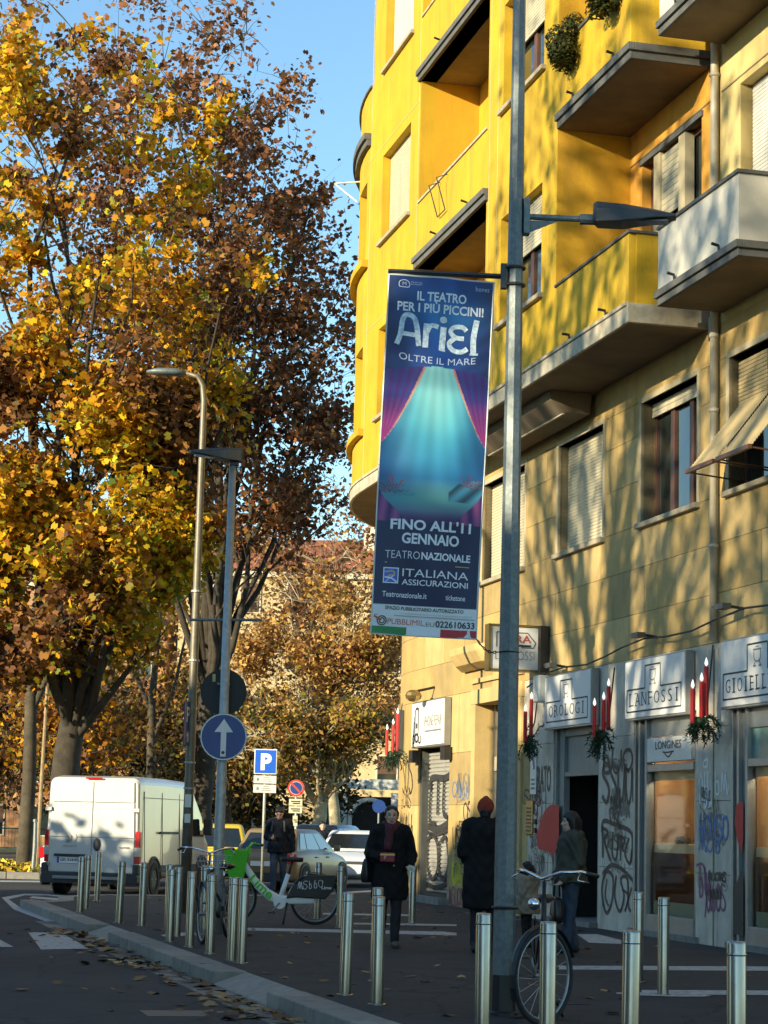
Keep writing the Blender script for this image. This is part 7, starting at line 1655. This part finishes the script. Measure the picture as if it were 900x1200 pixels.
def person(label, loc, rz, H, P, coat, coatm, legm, shoem, hairfn, skirt=0.0, bulk=1.0, group=None, seed=0, hatm=None, neckm=None, trouser_flare=0.0):
    """faces local -y.  P: dict of joints (metres for a 1.70 m body), scaled to height H"""
    t = thing('person', label, 'person', loc, rz); k = H / 1.70; t.scale = (k, k, k)
    J = dict(hl=(-0.085, 0, 0.90), hr=(0.085, 0, 0.90), kl=(-0.09, -0.01, 0.48), kr=(0.09, -0.01, 0.48), al=(-0.09, 0.02, 0.085), ar=(0.09, 0.02, 0.085),
             sl=(-0.175, 0.0, 1.385), sr=(0.175, 0.0, 1.385), el=(-0.225, 0.03, 1.10), er=(0.225, 0.03, 1.10), wl=(-0.235, -0.05, 0.87), wr=(0.235, -0.05, 0.87), hd=(0, -0.015, 1.575), nk=(0, 0.01, 1.42))
    J.update(P); V_ = {a: Vector(b) for a, b in J.items()}
    b = MB()
    capsule(b, (0, 0, 0.93), (0, 0, 1.02), 0.135, 0.125, 14); capsule(b, (0, 0, 1.05), (0, 0.005, 1.30), 0.125, 0.14, 14)
    capsule(b, V_['sl'] + Vector((0.04, 0, 0)), V_['sr'] - Vector((0.04, 0, 0)), 0.075, 0.075)
    capsule(b, (0, 0.01, 1.36), V_['nk'] + (V_['hd'] - V_['nk']) * 0.5, 0.062, 0.052)
    h = V_['hd']; tilt = V_.get('tilt', Vector((0, -1, 0))).normalized(); side = tilt.cross(Vector((0, 0, 1))).normalized(); hu = side.cross(tilt)
    def HP(x, y, z): return h + side * x - tilt * y + hu * z
    # skull, jaw, face
    sk = MB(); sk.ball((0, 0, 0), (0.073, 0.092, 0.098), 14, 10); b.add([HP(*p_) + hu * 0.02 for p_ in sk.v], sk.f)
    sk = MB(); sk.ball((0, 0, 0), (0.058, 0.066, 0.075), 12, 8); b.add([HP(p_[0], p_[1] - 0.022, p_[2] - 0.052) for p_ in sk.v], sk.f)
    capsule(b, HP(0, -0.086, 0.018), HP(0, -0.106, -0.022), 0.010, 0.015, 8); capsule(b, HP(-0.014, -0.088, -0.055), HP(0.014, -0.088, -0.055), 0.010, 0.010, 8)
    for s in (-1, 1):
        capsule(b, HP(s * 0.076, 0.005, 0.015), HP(s * 0.074, 0.0, -0.022), 0.013, 0.010, 8); capsule(b, HP(s * 0.033, -0.075, -0.02), HP(s * 0.04, -0.07, -0.01), 0.016, 0.016, 8)
    for s, q_ in (('l', -1), ('r', 1)):
        capsule(b, V_['h' + s], V_['k' + s], 0.088, 0.056); capsule(b, V_['k' + s], V_['a' + s], 0.055, 0.038)
        f0 = V_['a' + s]; capsule(b, f0 + Vector((0, 0.03, -0.045)), f0 + Vector((q_ * 0.02, -0.13, -0.055)), 0.036, 0.03)
        capsule(b, V_['s' + s], V_['e' + s], 0.056, 0.044); capsule(b, V_['e' + s], V_['w' + s], 0.043, 0.028)
        hand(b, V_['w' + s], V_['w' + s] - V_['e' + s] + V_.get('hd' + s, Vector((0, 0, 0))), -q_)
    remesh(b, 'body', 'skin', t, 0.010, smooth_it=2)
    for s in (-1, 1):
        MB().ball(HP(s * 0.031, -0.083, 0.016), (0.013, 0.008, 0.007), 8, 6).build('eye', 'eye', t)
        MB().tube([HP(s * 0.018, -0.092, 0.036), HP(s * 0.048, -0.082, 0.036)], 0.0045, 5).build('eyebrow', 'hairblack', t)
    MB().tube([HP(-0.022, -0.094, -0.055), HP(0, -0.098, -0.054), HP(0.022, -0.094, -0.055)], 0.006, 6).build('lips', 'lips', t)
    # trousers and shoes
    c = MB(); fl = trouser_flare
    for s in 'lr':
        capsule(c, V_['h' + s] + Vector((0, 0, 0.03)), V_['k' + s], 0.103, 0.072); capsule(c, V_['k' + s], V_['a' + s] + Vector((0, 0, 0.02)), 0.071, 0.058 + fl)
    capsule(c, (-0.04, 0, 0.96), (0.04, 0, 0.96), 0.115, 0.115)
    remesh(c, 'trousers', legm, t, 0.012, 0.004, seed)
    for s, q_ in (('l', -1), ('r', 1)):
        f0 = V_['a' + s]; c = MB(); capsule(c, f0 + Vector((0, 0.035, -0.035)), f0 + Vector((q_ * 0.02, -0.15, -0.045)), 0.046, 0.040); capsule(c, f0 + Vector((0, 0.01, 0.02)), f0 + Vector((0, 0.01, -0.03)), 0.05, 0.05)
        c.v = [(x, y, max(z, f0.z - 0.085)) for x, y, z in c.v]; c.build('shoe', shoem, t, smooth=True, fix=False)
    # upper garment
    c = MB(); g = bulk
    capsule(c, (0, 0, 0.95), (0, 0.0, 1.10), 0.165 * g, 0.155 * g, 16); capsule(c, (0, 0.0, 1.10), (0, 0.01, 1.30), 0.155 * g, 0.165 * g, 16)
    capsule(c, V_['sl'] + Vector((0.035, 0, -0.01)), V_['sr'] + Vector((-0.035, 0, -0.01)), 0.10 * g, 0.10 * g); capsule(c, (0, 0.015, 1.38), (0, 0.012, 1.44), 0.085, 0.078)
    for s in 'lr':
        e, w_ = V_['e' + s], V_['w' + s]; capsule(c, V_['s' + s], e, 0.080 * g, 0.068 * g); capsule(c, e, e + (w_ - e) * 0.93, 0.067 * g, 0.050 * g)
    if skirt > 0:
        zb = 0.95 - skirt; rings = []
        for z_, rx, ry in ((1.02, 0.185 * g, 0.16 * g), (0.85, 0.20 * g, 0.18 * g), ((0.85 + zb) / 2, 0.205 * g, 0.19 * g), (zb, 0.20 * g, 0.185 * g)):
            rings.append([(rx * math.cos(a), ry * math.sin(a), z_) for a in np.linspace(0, 2 * math.pi, 25)[:-1]])
        c.loft(rings)
    remesh(c, coat, coatm, t, 0.013, 0.009, seed)
    hairfn(t, HP, V_)
    return t, V_, HP
def blob(t, name, m, parts, vox=0.010, wr=0.002):
    c = MB()
    for a, b_, ra, rb in parts: capsule(c, a, b_, ra, rb)
    return remesh(c, name, m, t, vox, wr)
def hair_tied(t, HP, V_): blob(t, 'hair', 'hairblack', [(HP(0, 0.035, 0.045), HP(0, 0.04, 0.0), 0.088, 0.080), (HP(-0.035, -0.03, 0.092), HP(0.035, -0.03, 0.092), 0.034, 0.034), (HP(-0.064, 0.0, 0.04), HP(-0.066, 0.02, -0.02), 0.03, 0.026), (HP(0.064, 0.0, 0.04), HP(0.066, 0.02, -0.02), 0.03, 0.026), (HP(0, 0.1, -0.02), HP(0, 0.09, -0.07), 0.04, 0.03)])
def hair_short(t, HP, V_): blob(t, 'hair', 'hairblack', [(HP(0, 0.02, 0.055), HP(0, 0.03, 0.01), 0.090, 0.082), (HP(-0.035, -0.035, 0.085), HP(0.035, -0.035, 0.085), 0.044, 0.044), (HP(-0.062, 0.01, 0.04), HP(-0.066, 0.02, 0.0), 0.026, 0.02), (HP(0.062, 0.01, 0.04), HP(0.066, 0.02, 0.0), 0.026, 0.02)])
def hair_bob(t, HP, V_): blob(t, 'hair', 'hairblack', [(HP(0, 0.02, 0.05), HP(0, 0.04, 0.0), 0.102, 0.10), (HP(0, -0.045, 0.085), HP(0, -0.03, 0.09), 0.046, 0.05), (HP(-0.07, 0.02, 0.03), HP(-0.075, 0.03, -0.11), 0.045, 0.04), (HP(0.07, 0.02, 0.03), HP(0.075, 0.03, -0.11), 0.045, 0.04), (HP(0, 0.07, 0.0), HP(0, 0.085, -0.14), 0.08, 0.06)])
def hair_pony(t, HP, V_): blob(t, 'hair', 'hairblack', [(HP(0, 0.02, 0.05), HP(0, 0.03, 0.0), 0.094, 0.088), (HP(-0.035, -0.035, 0.08), HP(0.035, -0.035, 0.08), 0.044, 0.044), (HP(0, 0.12, 0.02), HP(0, 0.17, -0.08), 0.05, 0.03)])
def hat_beanie(t, HP, V_):
    blob(t, 'hair', 'hairblack', [(HP(0, 0.03, -0.02), HP(0, 0.035, -0.05), 0.078, 0.066)])
    blob(t, 'beanie', 'beanie', [(HP(0, 0.01, 0.06), HP(0, 0.012, 0.04), 0.086, 0.092), (HP(0, 0.012, 0.045), HP(0, 0.012, 0.03), 0.096, 0.097), (HP(0, 0.0, 0.10), HP(0, 0.0, 0.115), 0.06, 0.045)], 0.010, 0.003)
def bagpart(name, m, loc, size, strap=None, label=None, rz=0.0):
    t = thing(name, label, 'bag', loc, rz); w, d, h = size
    mb = MB(); mb.loft([[(x * w * s, y * d * s2, z) for x, y in ((-0.5, -0.5), (0.5, -0.5), (0.5, 0.5), (-0.5, 0.5))] for z, s, s2 in ((0, 0.9, 0.8), (h * 0.3, 1.0, 1.0), (h * 0.8, 0.92, 0.7), (h, 0.8, 0.35))]); mb.build('bag_body', m, t, bevel=0.03, smooth=True)
    mb = MB(); mb.tube([(-w * 0.3, 0, h), (-w * 0.22, 0, h + strap * 0.8), (0, 0, h + strap), (w * 0.22, 0, h + strap * 0.8), (w * 0.3, 0, h)], 0.012, 6); mb.build('strap', m, t, smooth=True)
    return t
# walking woman
pw = G(457, 1110, PZ)
t, V_, HP = person('woman in black coat and maroon scarf walking towards the camera', (pw[0] - 0.02, pw[1], PZ), R(4), 1.64,
    dict(hl=(-0.075, 0, 0.90), hr=(0.075, 0, 0.90), kl=(-0.085, 0.10, 0.50), al=(-0.07, 0.30, 0.15), kr=(0.075, -0.10, 0.50), ar=(0.06, -0.14, 0.085), el=(-0.25, 0.0, 1.12), wl=(-0.12, -0.24, 1.08), er=(0.26, 0.05, 1.12), wr=(0.24, -0.17, 0.98), tilt=(0, -1, -0.10)), 'coat', 'coat', 'trousers', 'shoe', hair_tied, skirt=0.38, bulk=1.12, seed=1)
blob(t, 'scarf', 'scarf', [((-0.06, 0.05, 1.46), (0.06, 0.05, 1.46), 0.07, 0.07), ((-0.07, -0.02, 1.45), (0.0, -0.09, 1.42), 0.055, 0.06), ((0.07, -0.02, 1.45), (0.0, -0.09, 1.42), 0.055, 0.06), ((-0.02, -0.12, 1.42), (-0.05, -0.17, 1.20), 0.06, 0.05)], 0.011, 0.005)
mb = MB(); [mb.ball((0.03, -0.185, z_), (0.012, 0.008, 0.012), 8, 5) for z_ in (1.12, 0.98, 0.84, 0.70)]; mb.build('buttons', 'alu', t)
kk = 1.64 / 1.7
def hold(pw_, rz, loc): c_, s_ = math.cos(rz), math.sin(rz); return (loc[0] + c_ * pw_[0] - s_ * pw_[1], loc[1] + s_ * pw_[0] + c_ * pw_[1], loc[2] + pw_[2])
wl = tuple(a * kk for a in (-0.06, -0.31, 1.05)); o = hold(wl, R(4), (pw[0] - 0.02, pw[1], PZ)); t = thing('red_wallet', 'dark red wallet in the walking woman\'s hand', 'wallet', o); MB().box((0, 0, 0.03), (0.17, 0.035, 0.11)).build('wallet_body', 'wallet', t, bevel=0.01); MB().box((0, -0.02, 0.06), (0.17, 0.006, 0.02)).build('zip', 'brass', t)
o = hold((0.235 * kk, -0.27 * kk, 0.95 * kk), R(4), (pw[0] - 0.02, pw[1], PZ)); t = thing('white_paper', 'small white paper in the walking woman\'s other hand', 'paper', o); mb = MB(); mb.box((0, 0, 0), (0.09, 0.01, 0.06), M=Matrix.Rotation(0.5, 3, 'Y')); mb.box((0.01, -0.008, 0.01), (0.07, 0.004, 0.05), M=Matrix.Rotation(0.2, 3, 'Y')); mb.build('sheet', 'paper', t)
o = hold((-0.25, 0.02, 0.74), R(4), (pw[0] - 0.02, pw[1], PZ)); bagpart('shoulder_bag', 'leather', o, (0.24, 0.10, 0.28), 0.22, 'black shoulder bag at the walking woman\'s side', R(60))
# man in beanie, from behind
pm_ = G(562, 1117, PZ)
person('man in long black coat and red beanie seen from behind', (pm_[0] + 0.04, pm_[1], PZ), R(172), 1.74, dict(el=(-0.235, 0.02, 1.10), wl=(-0.17, -0.16, 0.93), er=(0.235, 0.02, 1.10), wr=(0.17, -0.16, 0.93), kl=(-0.09, 0.02, 0.48), al=(-0.10, 0.06, 0.085)), 'coat', 'coat', 'trousers', 'shoeblack', hat_beanie, skirt=0.46, bulk=1.2, seed=2)
# person waiting by the door
pd_ = G(668, 1117, PZ)
t, V_, HP = person('person in olive jacket and jeans standing in profile by the shop door', (pd_[0], pd_[1], PZ), R(-82), 1.61, dict(el=(-0.20, 0.02, 1.10), wl=(-0.16, -0.17, 0.92), er=(0.20, 0.06, 1.10), wr=(0.18, -0.14, 0.88), kr=(0.08, -0.02, 0.48), ar=(0.08, -0.08, 0.085), al=(-0.08, 0.06, 0.085)), 'jacket', 'olive', 'jeans', 'shoeblack', hair_bob, skirt=0.10, bulk=1.16, seed=3, trouser_flare=0.015)
blob(t, 'hood', 'olive', [((-0.09, 0.09, 1.43), (0.09, 0.09, 1.43), 0.06, 0.06)], 0.012, 0.004)
o = (pd_[0] - 0.17, pd_[1] - 0.10, PZ + 0.34); bagpart('handbag', 'leather', o, (0.12, 0.26, 0.30), 0.24, 'black handbag carried by the person in the olive jacket', R(10))
# child
pc_ = at(617, 1095, 25.6)
t, V_, HP = person('child in beige hooded coat with dark ponytail by the wall', (pc_[0], 25.6, PZ), R(-118), 1.02, dict(sl=(-0.15, 0, 1.33), sr=(0.15, 0, 1.33), el=(-0.21, 0, 1.07), er=(0.21, 0, 1.07), hd=(0, -0.015, 1.57), tilt=(0, -1, -0.05)), 'coat', 'beige', 'trousers', 'shoeblack', hair_pony, skirt=0.28, bulk=1.42, seed=4)
blob(t, 'hood', 'beige', [((-0.11, 0.14, 1.40), (0.11, 0.14, 1.40), 0.09, 0.09), ((0, 0.2, 1.36), (0, 0.2, 1.28), 0.09, 0.05)], 0.014, 0.004)
# man looking at his phone
pp_ = at(325, 1048, 42.8)
t, V_, HP = person('man in dark jacket looking down at his phone behind the rental bike', (pp_[0], 42.8, PZ), R(-6), 1.74, dict(hd=(0, -0.05, 1.57), tilt=(0.05, -1, -0.55), el=(-0.24, 0.04, 1.12), wl=(-0.10, -0.22, 1.10), er=(0.25, 0.03, 1.10), wr=(0.27, -0.03, 0.84), kl=(-0.08, -0.08, 0.49), al=(-0.08, -0.06, 0.085), kr=(0.09, 0.04, 0.48), ar=(0.09, 0.16, 0.10)), 'jacket', 'navy', 'jeans', 'shoeblack', hair_short, skirt=0.14, bulk=1.16, seed=5)
mb = MB(); [mb.tube([(s * 0.10, 0.12, 1.40), (s * 0.11, -0.10, 1.42), (s * 0.13, -0.17, 1.22)], 0.022, 6) for s in (-1, 1)]; mb.build('backpack_strap', 'leather', t)
o = hold((-0.06, -0.31, 1.12), R(-6), (pp_[0], 42.8, PZ)); t = thing('mobile_phone', 'dark mobile phone held by the man in the dark jacket', 'phone', o); MB().box((0, 0, 0), (0.075, 0.012, 0.15), M=Matrix.Rotation(-0.9, 3, 'X')).build('phone_body', 'phone', t, bevel=0.004); mb = MB(); mb.box((0, 0.006, 0.006), (0.066, 0.002, 0.135), M=Matrix.Rotation(-0.9, 3, 'X')); mb.build('screen', 'pane', t)
# distant person between the cars
px_ = at(377, 1000, 55.5)
person('distant person with dark hair whose head shows above the cars', (px_[0], 55.5, 0.0), R(10), 1.62, dict(), 'jacket', 'navy', 'jeans', 'shoeblack', hair_short, skirt=0.1, bulk=1.12, seed=6)
